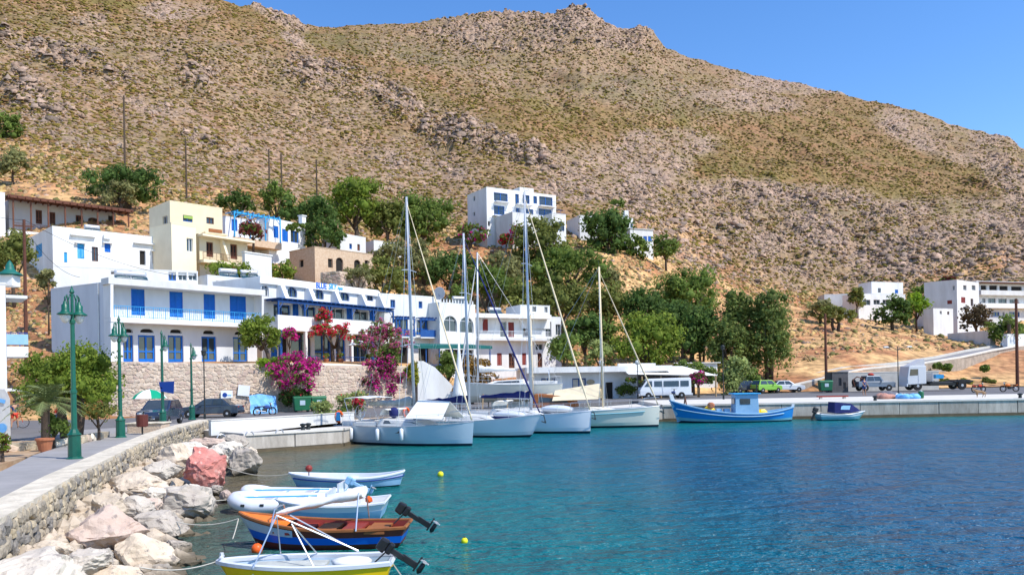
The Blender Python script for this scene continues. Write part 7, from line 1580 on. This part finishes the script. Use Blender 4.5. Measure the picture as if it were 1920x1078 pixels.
# minibus
vx = XY(1241, 82)[0]; v = thing('minibus', 'white minibus parked under the canopy beside the quay', 'van', (vx, 81.0, 1.22), pi + .03); L_ = 5.2
pr = [(-2.6, .32), (2.6, .32), (2.62, .85), (2.45, 1.12), (1.85, 1.92), (1.65, 2.02), (-2.5, 2.08), (-2.6, 1.95)]; n = len(pr); vs = [(x, -.82 if z < 1.2 else -.72, z) for x, z in pr] + [(x, .82 if z < 1.2 else .72, z) for x, z in pr]
mb = MB(); mb.add(vs, [tuple(range(n)), tuple(range(n, 2 * n))[::-1]] + [(i, i + n, (i + 1) % n + n, (i + 1) % n) for i in range(n)]); vb = mb.build('body', 'white_paint', v, bevel=.06, recalc=True)
for sg in (-1, 1):
    for x0, x1, t0, t1 in ((1.35, 2.18, 0, .45), (.35, 1.15, 0, 0), (-1.35, .2, 0, 0), (-2.35, -1.5, 0, 0)): mb = MB(); q = [(x0, sg * .80, 1.22), (x1, sg * .80, 1.22), (x1 - t1, sg * .745, 1.78), (x0, sg * .745, 1.78)]; mb.add(q, [(0, 1, 2, 3) if sg < 0 else (3, 2, 1, 0)]); mb.build('side_window', 'glass', vb)
    mb = MB(); mb.box((.28, sg * .835, 1.1), (.02, .02, 1.3)); mb.build('door_seam', 'grey_wall', vb)
mb = MB(); mb.add([(2.44, -.66, 1.18), (2.44, .66, 1.18), (1.93, .62, 1.86), (1.93, -.62, 1.86)], [(0, 1, 2, 3)]); mb.build('windscreen', 'glass', vb)
for x in (-1.6, 1.75):
    for sg in (-1, 1): wheel(v, x, sg * .76, .33, .33)
for sg in (-1, 1): mb = MB(); mb.box((2.62, sg * .6, .75), (.05, .26, .2)); mb.build('headlight', 'frosted', v); mb = MB(); mb.box((-2.62, sg * .68, .9), (.05, .14, .3)); mb.build('tail_light', 'red_paint', v)
mb = MB(); mb.box((2.66, 0, .42), (.14, 1.6, .22)); mb.build('bumper', 'grey_wall', v); mb = MB(); mb.box((-2.66, 0, .42), (.14, 1.6, .22)); mb.build('bumper', 'grey_wall', v)
# truck
tx = XY(1742, 94)[0]; t = thing('truck', 'white cab lorry with a bare dark chassis parked on the quay road', 'truck', (tx, 93.0, 1.33), pi - .02)
pr = [(1.4, .75), (3.5, .65), (3.55, 1.35), (3.35, 2.75), (3.2, 2.85), (1.45, 2.85), (1.4, 2.7)]; n = len(pr); vs = [(x, -1.15, z) for x, z in pr] + [(x, 1.15, z) for x, z in pr]; mb = MB(); mb.add(vs, [tuple(range(n)), tuple(range(n, 2 * n))[::-1]] + [(i, i + n, (i + 1) % n + n, (i + 1) % n) for i in range(n)]); tc = mb.build('cab', 'white_paint', t, bevel=.06, recalc=True)
for sg in (-1, 1): mb = MB(); mb.add([(2.35, sg * 1.165, 1.75), (3.3, sg * 1.165, 1.7), (3.2, sg * 1.165, 2.45), (2.35, sg * 1.165, 2.45)], [(0, 1, 2, 3) if sg < 0 else (3, 2, 1, 0)]); mb.build('side_window', 'glass', tc); mb = MB(); mb.box((2.3, sg * 1.165, 1.7), (.02, .02, 1.6)); mb.build('door_seam', 'grey_wall', tc)
mb = MB(); mb.add([(3.5, -1.0, 1.6), (3.5, 1.0, 1.6), (3.37, 1.0, 2.6), (3.37, -1.0, 2.6)], [(0, 1, 2, 3)]); mb.build('windscreen', 'glass', tc)
mb = MB(); mb.add([(3.0, -1.0, 2.86), (3.0, 1.0, 2.86), (1.5, 1.0, 2.86), (1.5, -1.0, 2.86), (1.5, -.95, 3.6), (1.5, .95, 3.6)], [(0, 1, 5, 4), (0, 4, 3), (1, 2, 5), (3, 4, 5, 2)]); mb.build('wind_deflector', 'grey_wall', t, recalc=True)
for sg in (-1, 1): mb = MB(); mb.box((-1.2, sg * .4, .85), (5.6, .14, .28)); mb.build('chassis_rail', 'black_plastic', t)
mb = MB(); mb.box((-.6, 0, .72), (3.0, 1.9, .42)); mb.box((-2.9, 0, .95), (2.2, 2.1, .22)); mb.build('running_gear', 'black_plastic', t, bevel=.05)
for x in (2.35, -2.7):
    for sg in (-1, 1): wheel(t, x, sg * .98, .5, .5, .3, 'tank_metal')
mb = MB(); mb.box((.2, -.8, .85), (1.2, .5, .5)); mb.build('fuel_tank', 'dark_iron', t, bevel=.08); mb = MB(); mb.box((-2.9, 0, 1.12), (1.5, 2.2, .08)); mb.build('mudguard', 'black_plastic', t, bevel=.03)
mb = MB(); mb.box((-.8, -.5, 1.55), (.9, .7, .45)); mb.build('tool_box', 'light_blue_paint', t); mb = MB(); mb.box((.6, 0, 1.5), (.12, 2.1, 1.0)); mb.build('headboard', 'grey_wall', t); mb = MB(); mb.tube([(-.3, -1.1, .5), (-.3, -1.1, 1.3)], .12, 8); mb.build('marker_tube', 'orange_float', t); mb = MB(); mb.box((3.55, 0, .62), (.16, 2.25, .35)); mb.build('bumper', 'white_paint', t, bevel=.04)
def motorbike(label, loc, rz, m, s=1.0, scooter=False):
    r = thing('motorbike', label, 'motorbike', loc, rz); R = .29 if not scooter else .22
    for x in (-.62, .62):
        mb = MB(); mb.tube([(x * s + R * cos(a), 0, R + R * sin(a)) for a in [2 * pi * k / 14 for k in range(15)]], .055, 6, caps=False); w_ = mb.build('wheel', 'rubber', r); mb = MB(); mb.lathe([(.02, -.04), (.1, -.03), (.1, .03), (.02, .04)], 8, (x * s, 0, R), 'y'); mb.build('hub', 'tank_metal', w_)
    mb = MB(); mb.tube([(.62 * s, 0, R), (.42 * s, 0, .95)], .04, 6); mb.tube([(.42 * s, -.32, .98), (.42 * s, 0, .95), (.42 * s, .32, .98)], .02, 5); mb.build('fork', 'dark_iron', r)
    mb = MB(); mb.blob((.15, 0, .62), (.30, .16, .16), 2, .03); mb.box((.45, 0, .55), (.06, .34, .5), ry=-.25) if scooter else mb.box((.72, 0, .62), (.3, .12, .04)); mb.build('bodywork', m, r, smooth=False)
    mb = MB(); mb.box((-.32, 0, .68), (.62, .22, .1)); mb.build('seat', 'black_plastic', r, bevel=.03); mb = MB(); mb.box((0, 0, .38), (.36, .22, .28)); mb.build('engine', 'dark_iron', r, bevel=.03)
    mb = MB(); mb.box((-.6, 0, .62), (.4, .16, .1), ry=.2); mb.build('mudguard', m, r); mb = MB(); mb.tube([(0, -.16, .3), (-.75, -.18, .4)], .035, 6); mb.build('exhaust', 'tank_metal', r); mb = MB(); mb.blob((.52, 0, .85), .09, 1, 0); mb.build('headlight', 'frosted', r); return r
c = P(1835, 739, 82); motorbike('red motorbike parked on the quay road at right', (c.x, 82, 1.3), .3, 'cloth_red'); c = P(1893, 738, 82); motorbike('orange motorbike at the far right of the quay road', (c.x, 82, 1.3), pi - .1, 'orange_paint')
c = G(1303, 752, 1.25); motorbike('dark motorbike parked right of the minibus', (c.x, 79, 1.25), 1.2, 'cloth_blue'); c = G(489, 779, 1.02); motorbike('motorbike in front of the torn blue tarpaulin', (c.x, c.y + 1, 1.0), .7, 'cloth_blue')
motorbike('blue scooter beside the dark blue hatchback', (-19.75, 43.2, 1.1), 2.4, 'dark_car', scooter=True)
def bicycle(label, loc, rz):
    r = thing('bicycle', label, 'bicycle', loc, rz); R = .33
    for x in (-.52, .52):
        mb = MB(); mb.tube([(x + R * cos(a), 0, R + R * sin(a)) for a in [2 * pi * k / 16 for k in range(17)]], .02, 5, caps=False); w_ = mb.build('wheel', 'rubber', r); mb = MB(); [mb.tube([(x, 0, R), (x + R * cos(a), 0, R + R * sin(a))], .004, 3) for a in [2 * pi * k / 10 for k in range(10)]]; mb.build('spokes', 'steel', w_)['kind'] = 'stuff'
    mb = MB(); [mb.tube([a, b_], .018, 5) for a, b_ in (((-.52, 0, R), (-.08, 0, .3)), ((-.08, 0, .3), (-.2, 0, .85)), ((-.52, 0, R), (-.17, 0, .75)), ((-.17, 0, .75), (.36, 0, .82)), ((-.08, 0, .3), (.38, 0, .75)), ((.34, 0, .95), (.52, 0, R)))]; mb.build('frame', 'cloth_red', r)
    mb = MB(); mb.box((-.21, 0, .9), (.26, .13, .05)); mb.build('saddle', 'black_plastic', r, bevel=.015); mb = MB(); mb.tube([(.4, -.25, 1.0), (.34, 0, .98), (.4, .25, 1.0)], .013, 5); mb.build('handlebar', 'steel', r)
c = G(36, 801, 1.06); bicycle('red bicycle beside the person in an orange shirt', (c.x, c.y - .6, 1.06), .35)
# ------------------------------------------------------------------ people at the left edge
def person(label, loc, rz, h, shirt, shorts, J, hold=None):
    """J: joint table; one skinned body, clothes grown on the same skeleton"""
    r = thing('person', label, 'person', loc, rz); k = h / 1.72
    def skin(name, joints, edges, rad, m, sub=1):
        me = bpy.data.meshes.new(name); idx = {n_: i for i, n_ in enumerate(joints)}; me.from_pydata([tuple(c_ * k for c_ in J[n_]) for n_ in joints], [(idx[a], idx[b_]) for a, b_ in edges], []); o = bpy.data.objects.new(name, me); COL.objects.link(o); o.parent = r
        sm = o.modifiers.new('skin', 'SKIN'); sm.use_smooth_shade = True; ss_ = o.modifiers.new('sub', 'SUBSURF'); ss_.levels = sub; ss_.render_levels = sub
        for i, n_ in enumerate(joints): q = rad[n_]; me.skin_vertices[0].data[i].radius = (q[0] * k, q[1] * k) if isinstance(q, tuple) else (q * k, q * k); me.skin_vertices[0].data[i].use_root = (i == 0)
        me.materials.append(M[m]); return o
    ed = [('pel', 'bel'), ('bel', 'che'), ('che', 'nec'), ('nec', 'hea'), ('hea', 'crn')]
    for s in 'lr': ed += [('pel', 'hip' + s), ('hip' + s, 'kne' + s), ('kne' + s, 'ank' + s), ('ank' + s, 'toe' + s), ('che', 'sho' + s), ('sho' + s, 'elb' + s), ('elb' + s, 'wri' + s), ('wri' + s, 'han' + s)]
    R_ = dict(pel=(.13, .10), bel=(.12, .09), che=(.14, .10), nec=.05, hea=(.075, .09), crn=(.06, .075))
    for s in 'lr': R_.update({'hip' + s: .085, 'kne' + s: .055, 'ank' + s: .038, 'toe' + s: .035, 'sho' + s: .055, 'elb' + s: .038, 'wri' + s: .027, 'han' + s: (.03, .018)})
    js = ['pel'] + [j_ for j_ in R_ if j_ != 'pel']; skin('body', js, ed, R_, 'skin')
    top = ['che', 'bel', 'pel', 'shol', 'shor', 'ml', 'mr']; J['ml'] = tuple((a * .45 + b_ * .55) for a, b_ in zip(J['shol'], J['elbl'])); J['mr'] = tuple((a * .45 + b_ * .55) for a, b_ in zip(J['shor'], J['elbr']))
    skin('shirt', top, [('che', 'bel'), ('bel', 'pel'), ('che', 'shol'), ('che', 'shor'), ('shol', 'ml'), ('shor', 'mr')], dict(che=(.16, .12), bel=(.14, .11), pel=(.145, .115), shol=.068, shor=.068, ml=.058, mr=.058), shirt)
    for s in 'lr': J['k' + s] = tuple((a * .2 + b_ * .8) for a, b_ in zip(J['hip' + s], J['kne' + s]))
    skin('shorts', ['pel', 'hipl', 'hipr', 'kl', 'kr'], [('pel', 'hipl'), ('pel', 'hipr'), ('hipl', 'kl'), ('hipr', 'kr')], dict(pel=(.15, .12), hipl=.10, hipr=.10, kl=.078, kr=.078), shorts)
    hx, hy, hz = [c_ * k for c_ in J['hea']]; mb = MB(); mb.blob((hx - .015, hy, hz + .075 * k), (.095 * k, .088 * k, .085 * k), 2, .03); mb.build('hair', 'hair_dark', r, smooth=True)
    mb = MB(); mb.blob((hx + .095 * k, hy, hz + .01), (.018, .012, .02), 1, 0); mb.build('nose', 'skin', r)
    for s in 'lr':
        hw = Vector(J['han' + s]) * k; mb = MB()
        for q in range(4): o_ = Vector((.018 * (q - 1.5), 0, 0)); mb.tube([hw + o_, hw + o_ + Vector((.01, 0, -.05)), hw + o_ + Vector((.0, .0, -.085 + abs(q - 1.5) * .01))], [.009, .008, .006], 5)
        mb.tube([hw + Vector((.03, 0, .03)), hw + Vector((.05, 0, -.01))], .009, 5); mb.build('fingers', 'skin', r)
    return r
def stand(spread=.12, arm=.1, bend=0.0):
    J = dict(pel=(0, 0, .95), bel=(0, 0, 1.1), che=(.0 + bend, 0, 1.33), nec=(.02 + bend, 0, 1.48), hea=(.03 + bend * 1.2, 0, 1.58), crn=(.03 + bend * 1.2, 0, 1.66))
    for s, g in (('l', 1), ('r', -1)): J.update({'hip' + s: (0, .09 * g, .88), 'kne' + s: (.03 * g, .10 * g + spread * .3 * g, .49), 'ank' + s: (-.02 * g, .1 * g + spread * .5 * g, .08), 'toe' + s: (.14, .12 * g + spread * .5 * g, .03), 'sho' + s: (bend, .18 * g, 1.40), 'elb' + s: (arm, .25 * g, 1.13), 'wri' + s: (arm + .18, .24 * g, .94), 'han' + s: (arm + .22, .24 * g, .88)})
    return J
c = G(20, 801, 1.06); person('person in an orange shirt and dark shorts standing by a bicycle at the left edge', (c.x, 46.5, 1.06), .2, 1.72, 'cloth_orange', 'cloth_blue', stand()); 
person('person in a blue top and red shorts behind the one in orange', (XY(26, 47.6)[0], 47.6, 1.06), 2.6, 1.66, 'cloth_blue', 'cloth_red', stand(.2, .05))
person('person in red leaning forward behind the rounded tamarisk', (XY(103, 44)[0], 44, 1.06), 0.3, 1.65, 'cloth_red', 'cloth_blue', stand(.15, .2, .18)); person('person in a red top and white shorts right of the leaning one', (XY(117, 44.6)[0], 44.6, 1.06), pi - .4, 1.62, 'cloth_red', 'white_canvas', stand(.1, .15, .05))
c = G(1702, 745, 1.32); person('person in blue standing on the quay near the net piles', (c.x, 76, 1.31), -1.2, 1.7, 'cloth_blue', 'cloth_blue', stand())
# ------------------------------------------------------------------ small things on the street and quay
pz = thing('parasol', 'green and white striped parasol above the dark blue hatchback', 'parasol', (XY(277, 49)[0], 49.2, 1.05)); zc_ = 1.0; n = 12
for k in range(n):
    a0, a1 = 2 * pi * k / n, 2 * pi * (k + 1) / n; mb = MB(); rings = [(.02, 2.18), (.45, 2.08), (.8, 1.86), (1.0, 1.62)]
    mb.grid([[(rr * cos(a), rr * sin(a), z) for rr, z in rings] for a in (a0, (a0 + a1) / 2, a1)]); mb.build('panel', 'parasol_green' if (k // 2) % 2 else 'white_canvas', pz, solid=.012)
mb = MB(); mb.tube([(0, 0, 0), (0, 0, 2.2)], .025, 6); mb.build('pole', 'white_paint', pz); mb = MB(); mb.lathe([(.25, 0), (.25, .06), (.05, .12)], 12); mb.build('base', 'concrete', pz)
def board(name, label, px, py, Y, w, h, m, legs=True, rz=0.0, tilt=0.0, cat='sign', z0=None):
    c = P(px, py, Y); g = 1.03 if z0 is None else z0; r = thing(name, label, cat, (c.x, Y, g), rz); z = c.z - g; mb = MB(); mb.box((0, 0, z), (w, .05, h), ry=tilt); mb.build('board', m, r, bevel=.01)
    if legs:
        for sg in (-1, 1): mb = MB(); mb.tube([(sg * w * .3, .04, 0), (sg * w * .3, .04, z)], .025, 5); mb.build('leg', 'tank_metal', r)
    return r
def wall_sign(label, x0, y0, x1, y1, m, mark=None, tilt=0.0):
    f = Frame(RW[2], RW[3]) if x0 > 400 else Frame(RW[1], RW[2]); s0, s1, z0, z1 = f.rect(x0, y0, x1, y1, .2); c = f.pt((s0 + s1) / 2, .2, (z0 + z1) / 2); r = thing('wall_sign', label, 'sign', c, f.ang); mb = MB(); mb.box((0, 0, 0), (s1 - s0, .05, z1 - z0), ry=tilt); mb.build('board', m, r)
    mb = MB()
    for sg in (-1, 1): mb.tube([(sg * (s1 - s0) * .3, .02, 0), (sg * (s1 - s0) * .3, .16, 0)], .03, 5)
    mb.build('bracket', 'tank_metal', r)
    return r, s1 - s0, z1 - z0
r, w_, h_ = wall_sign('small white sign with a dark blue mark on the tan wall above the grey car', 414, 732, 436, 746, 'white_paint'); mb = MB(); mb.lathe([(.01, -.01), (.19, -.01), (.19, .01), (.01, .01)], 14, (-w_ * .17, -.035, -.05), 'y'); mb.build('emblem', 'sign_blue', r); mb = MB(); mb.box((w_ * .23, -.035, -.07), (.3, .02, .12)); mb.build('lettering', 'sky_paint', r)
r, w_, h_ = wall_sign('tilted blank white board on the tan wall above the blue tarpaulin', 446, 722, 468, 742, 'white_paint', tilt=.12)
tp_ = thing('tarpaulin', 'bright blue tarpaulin draped over a frame against the tan wall', 'tarpaulin', (XY(488, 64.9)[0], 65.3, 1.0), .55); mb = MB(); rw = []
rd = random.Random(3)
for i in range(9):
    t = i / 8; rw.append([((t - .5) * 2.1 + rd.uniform(-.04, .04), -.1 - .5 * v_ + rd.uniform(-.06, .06), (1.62 - .35 * abs(t - .35)) * (1 - v_ * .97)) for v_ in (0, .25, .5, .75, 1)])
mb.grid(rw); mb.build('sheet', 'tarp_blue', tp_, solid=.02); mb = MB(); [mb.tube([(x, .02, 0), (x, .02, 1.3)], .03, 5) for x in (-.9, .9)]; mb.build('frame', 'pale_wood', tp_)
# blue sign on lamp
ls = thing('blue_sign', 'dark blue direction sign fixed to the third green lamp', 'sign', (-19.85, 45.4, 0), 0); a = P(298, 716, 45.3); b_ = P(327, 738, 45.3); mb = MB(); mb.add([(a.x + 19.85, -.12, a.z), (b_.x + 19.85, -.12, a.z + .03), (b_.x + 19.80, -.12, b_.z), (a.x + 19.95, -.12, b_.z + .15), (a.x + 19.85, -.08, a.z), (b_.x + 19.85, -.08, a.z + .03), (b_.x + 19.80, -.08, b_.z), (a.x + 19.95, -.08, b_.z + .15)], [(0, 1, 2, 3)[::-1], (4, 5, 6, 7), (0, 4, 5, 1), (1, 5, 6, 2), (2, 6, 7, 3), (3, 7, 4, 0)]); mb.build('board', 'sign_blue', ls, recalc=True)
mb = MB(); mb.box((0, -.05, (a.z + b_.z) / 2), (.1, .14, .06)); mb.build('clamp', 'dark_iron', ls)
def bin_(label, loc, rz, m, w=1.3, h=1.15, d=.95):
    r = thing('rubbish_bin', label, 'bin', loc, rz); mb = MB(); mb.box((0, 0, h * .52), (w * .86, d * .84, h * .78), taper=1.14); mb.build('body', m, r, bevel=.04); mb = MB(); rw = [[(-w / 2 + w * i / 4, d / 2 * cos(a), h * .92 + .16 * sin(a)) for a in [pi * q / 6 for q in range(7)]] for i in range(5)]; mb.grid(rw); mb.add(rw[0], [tuple(range(7))]); mb.add(rw[-1], [tuple(range(7))[::-1]]); mb.build('lid', m, r, recalc=True)
    for sx in (-1, 1):
        for sy in (-1, 1): mb = MB(); mb.lathe([(.09, -.03), (.09, .03)], 8, (sx * w * .34, sy * d * .3, .09), 'y'); mb.build('castor', 'rubber', r)
    mb = MB(); mb.box((0, -d * .47, h * .62), (w * .3, .02, h * .3)); mb.build('sticker', 'hull_grey', r); return r
c = G(557, 774, 1.04); bin_('green wheeled bin under the magenta bougainvillea', (c.x, c.y + 1.5, 1.02), .4, 'bin_green', 1.4, 1.3); c = G(588, 772, 1.04); bin_('second green wheeled bin partly behind the first', (c.x, c.y + 1.5, 1.02), .5, 'bin_green', 1.3, 1.25)
bx_ = XY(1547, 93)[0]; bin_('dark green bin beside the grey stone hut', (bx_, 93, 1.31), 0, 'bin_green', 1.5, 1.3)
ht = thing('hut', 'small dark grey block hut with a doorway beside the bins', 'hut', (XY(1575, 95)[0], 95, 1.3)); mb = MB(); f = Frame((XY(1560, 94)[0], 94), (XY(1590, 94)[0], 94)); wall_holes(f, mb, 0, f.L, 1.0, 3.55, [(.75, 1.1, 2.0, 2.9), (1.3, 1.6, 1.6, 2.4)], .2); f.box(mb, 0, f.L, -2.0, -.21, 1.0, 3.55); M['hutm'] = mat('hut_block', (.09, .085, .085), (.13, .12, .12), scale=2, bump=.3); loose(mb, ht).build('wall', 'hutm', ht); mb = MB(); f.box(mb, -.05, f.L + .05, -2.1, .06, 3.553, 3.65); loose(mb, ht).build('roof', 'concrete_dark', ht)
cw = thing('block_wall', 'long low grey rendered wall behind the four wheel drive and the truck', 'wall', (XY(1640, 98)[0], 98.0, 1.3)); f = Frame(XY(1589, 98.2), XY(1760, 98.4)); fslab(cw, f, 0, f.L, -.3, 0, .8, 3.45, 'concrete', 'wall'); fslab(cw, f, -.02, f.L + .02, -.33, .03, 3.453, 3.55, 'concrete_pale', 'coping')
# post box like dark red bin and heap of stones by the second lamp
c = G(241, 818, 1.16); r = thing('litter_bin', 'dark maroon litter bin on a post beside the second green lamp', 'bin', (c.x, 38.0, 1.1)); mb = MB(); mb.lathe([(.22, .42), (.26, .45), (.27, .98), (.25, 1.0)], 12); mb.build('bucket', 'maroon_paint', r); mb = MB(); mb.tube([(0, 0, 0), (0, 0, .5)], .04, 6); mb.build('post', 'dark_iron', r)
M['maroon_paint'] = M['maroon_paint']
pl_ = thing('stone_planter', 'low tan stone block beside the maroon litter bin', 'planter', (XY(277, 39.5)[0], 39.5, 1.1)); mb = MB(); mb.box((0, 0, .25), (1.7, 1.0, .5)); mb.build('block', 'stone_w1', pl_, bevel=.05); mb = MB(); mb.box((0, 0, .53), (1.8, 1.1, .07)); mb.build('top', 'cap_stone', pl_, bevel=.02)
# white advertising flag at the left edge
af = thing('feather_flag', 'white curved advertising banner cut by the left edge', 'banner', (XY(-6, 33)[0], 33, 1.08)); mb = MB(); rw = [[(-.45, 0, z), (.0, .03, z), (.52 * min(1, .55 + .9 * sin(pi * (z / 2.4))), 0, z)] for z in [.25 + 2.1 * k / 10 for k in range(11)]]; mb.grid(rw); mb.build('banner', 'white_canvas', af, solid=.01); mb = MB(); mb.tube([(-.46, 0, 0), (-.46, 0, 2.5)], .025, 5); mb.build('pole', 'tank_metal', af); mb = MB(); mb.lathe([(.01, -.008), (.2, -.008), (.2, .008), (.01, .008)], 14, (.2, -.03, .75), 'y'); mb.build('round_logo', 'tarp_blue', af); mb = MB(); mb.box((.1, -.03, 1.9), (.5, .012, .16), ry=.3); mb.build('blue_band', 'tarp_blue', af)
# nets and gear on the right quay
def heap(name, label, px, py, Y, size, m, cat='net', seed=1):
    c = P(px, py, Y); r_ = random.Random(seed); mb = MB()
    for k in range(7): mb.blob((r_.uniform(-.5, .5) * size[0], r_.uniform(-.4, .4) * size[1], size[2] * .35), (size[0] * .4, size[1] * .4, size[2] * r_.uniform(.4, .7)), 2, .12, rnd=r_)
    o = mb.build(name, m, None, smooth=True); o.location = (c.x, Y, 1.3); tag(o, label, cat)
M['net_pink'] = mat('net_pink', (.42, .18, .13), (.55, .32, .25), scale=9, bump=.8, bscale=30); M['net_grey'] = mat('net_grey', (.12, .12, .15), (.2, .2, .22), scale=9, bump=.8, bscale=30)
heap('fishing_net', 'pinkish brown heap of fishing net on the quay', 1662, 752, 65.5, (1.1, .8, .5), 'net_pink', seed=2); heap('fishing_net', 'dark grey net heap just behind the pinkish one', 1668, 748, 67, (1.3, .8, .6), 'net_grey', seed=3); heap('fishing_net', 'bright blue heap of netting right of the lamp on the quay', 1703, 754, 65.0, (1.1, .8, .45), 'tarp_blue', seed=4); heap('fishing_net', 'small white and pale net right beside the blue heap', 1690, 750, 66.5, (.8, .6, .4), 'white_canvas', seed=5)
c = P(1727, 752, 65.5); r = thing('barrel', 'small green plastic barrel at the end of the net heaps', 'barrel', (c.x, 65.5, 1.3)); mb = MB(); mb.lathe([(.18, 0), (.22, .1), (.22, .5), (.17, .58)], 12); mb.build('body', 'bin_green', r); mb = MB(); mb.lathe([(.1, .58), (.1, .64), (.02, .65)], 10); mb.build('cap', 'white_paint', r)
r = thing('bench_beam', 'low red painted beam lying on the quay behind the speedboat', 'beam', (XY(1560, 68)[0], 68, 1.3)); mb = MB(); mb.box((0, 0, .22), (2.6, .3, .12)); mb.build('plank', 'red_paint', r); [MB().box((x, 0, .08), (.2, .25, .16)).build('foot', 'concrete', r) for x in (-1, 1)]
# a dog on the quay
dg = thing('dog', 'tan dog walking along the edge of the right quay', 'dog', (P(1838, 750, 65)[0], 65, 1.303), pi); me = bpy.data.meshes.new('body')
DV = [(-.3, 0, .48), (0, 0, .46), (.28, 0, .50), (.42, 0, .60), (.52, 0, .66), (.66, 0, .62), (-.42, 0, .42), (-.55, 0, .30), (.26, .08, .30), (.28, .08, .16), (.30, .08, .02), (.24, -.08, .30), (.20, -.08, .16), (.20, -.08, .02), (-.30, .08, .34), (-.38, .08, .20), (-.33, .08, .02), (-.28, -.08, .34), (-.30, -.08, .20), (-.22, -.08, .02)]
me.from_pydata(DV, [(0, 1), (1, 2), (2, 3), (3, 4), (4, 5), (0, 6), (6, 7), (2, 8), (8, 9), (9, 10), (2, 11), (11, 12), (12, 13), (0, 14), (14, 15), (15, 16), (0, 17), (17, 18), (18, 19)], []); o = bpy.data.objects.new('body', me); COL.objects.link(o); o.parent = dg; sm = o.modifiers.new('skin', 'SKIN'); sm.use_smooth_shade = True; q_ = o.modifiers.new('sub', 'SUBSURF'); q_.levels = q_.render_levels = 1
for i, rr in enumerate([.11, .11, .14, .08, .08, .04, .03, .02, .05, .03, .025, .05, .03, .025, .06, .03, .025, .06, .03, .025]): me.skin_vertices[0].data[i].radius = (rr, rr)
me.materials.append(mat('dog_fur', (.35, .22, .12), (.28, .17, .09), scale=8)); mb = MB(); [mb.add([(.50, s * .05, .72), (.46, s * .09, .70), (.47, s * .07, .80)], [(0, 1, 2)]) for s in (1, -1)]; mb.build('ears', MATS['dog_fur'], dg)
# road furniture of the climbing road: surface, pale parapet
def ribbon(name, pts, w, m, label, lift=.06, kind='structure', parent=None):
    mb = MB(); L_ = []
    for i, p in enumerate(pts):
        t = (Vector(pts[min(i + 1, len(pts) - 1)]) - Vector(pts[max(i - 1, 0)])); t.z = 0; t.normalize(); n_ = Vector((t.y, -t.x, 0)) * w / 2; p = Vector(p) + Vector((0, 0, lift)); L_.append([p + n_, p - n_])
    mb.grid(L_); o = mb.build(name, m, parent); tag(o, label, kind=kind); return o
RD = []
for px_, Y, z in ((1470, 100.5, 1.9), (1540, 103, 2.9), (1600, 105, 3.75), (1700, 109.5, 4.3), (1780, 116, 5.2), (1840, 123, 6.3), (1880, 130, 7.0), (1935, 133, 7.3)): RD.append((XY(px_, Y)[0], Y, z))
ribbon('hill_road', RD, 4.6, 'pavement', 'pale road climbing the slope behind the truck', .12)
rp = thing('road_parapet', 'long pale concrete retaining wall carrying the climbing road', 'wall', RD[2]); fr_pts = [(x + .5, y - 2.45) for x, y, z in RD]; zz_ = [p[2] for p in RD]; acc = [0]
for i in range(1, len(fr_pts)): acc.append(acc[-1] + hypot(fr_pts[i][0] - fr_pts[i - 1][0], fr_pts[i][1] - fr_pts[i - 1][1]))
solid_wall(rp, fr_pts, lambda s: float(np.interp(s, acc, zz_)) - 2.8, lambda s: float(np.interp(s, acc, zz_)) + .12, .35, 'road_bank', 'wall'); solid_wall(rp, [(x, y - .02) for x, y in fr_pts], lambda s: float(np.interp(s, acc, zz_)) + .123, lambda s: float(np.interp(s, acc, zz_)) + .35, .3, 'concrete_pale', 'kerb')
rp2 = thing('road_parapet', 'pale kerb wall on the uphill side of the climbing road', 'wall', RD[2]); bk = [(x - .3, y + 2.5) for x, y, z in RD]; solid_wall(rp2, bk, lambda s: float(np.interp(s, acc, zz_)) - .6, lambda s: float(np.interp(s, acc, zz_)) + .55, .3, 'concrete_pale', 'wall')
# scooter rider on the climbing road
c = Vector(RD[6]); motorbike('white scooter coming down the climbing road', (c.x, c.y, c.z + .13), -2.2, 'white_paint', scooter=True)
# foreground lamp shadows need nothing; mooring rocks under the quay corner
for i, px_ in enumerate((1640, 1912)):
    x = XY(px_, 62.2)[0]; b = MB(); b.lathe([(.13, 0), (.11, .22), (.19, .27), (.19, .34), (.05, .38)], 10); o = b.build('bollard', 'dark_iron', None); o.location = (x, 62.2, 1.304); tag(o, ['dark bollard on the right quay left of the net heaps', 'dark bollard on the right quay at the right edge'][i], 'bollard', 'mooring bollards on the right quay')
tp2 = thing('parasol', 'white parasol open on the apartment terrace between the bougainvilleas', 'parasol', (P(675, 650, 76).x, 76, 5.16)); n = 8
for k in range(n):
    a0, a1 = 2 * pi * k / n, 2 * pi * (k + 1) / n; mb = MB(); mb.grid([[(rr * cos(a), rr * sin(a), z) for rr, z in ((.02, 2.2), (.6, 2.05), (1.2, 1.75))] for a in (a0, a1)]); mb.build('panel', 'white_canvas', tp2, solid=.012)
mb = MB(); mb.tube([(0, 0, 0), (0, 0, 2.25)], .025, 6); mb.build('pole', 'white_paint', tp2)
for i, (px_, Y) in enumerate(((612, 75), (690, 77.5), (640, 76))):
    x = XY(px_, Y)[0]; t_ = thing('flower_pot', ['clay pot on the terrace edge under the scarlet bougainvillea', 'clay pot on the terrace edge right of the white parasol', 'clay pot on the terrace edge left of the white parasol'][i], 'pot', (x, Y, 5.16)); mb = MB(); mb.lathe([(.16, 0), (.24, .4), (.27, .42), (.27, .5), (.2, .5)], 10); mb.build('pot', 'pot_clay', t_); me = crown_mesh('leaves', (.4, .4, .35), 'mid', 8, 260, .09, 50 + i, 'red', .15); o = bpy.data.objects.new('leaves', me); COL.objects.link(o); o.parent = t_; o.location = (0, 0, .75)
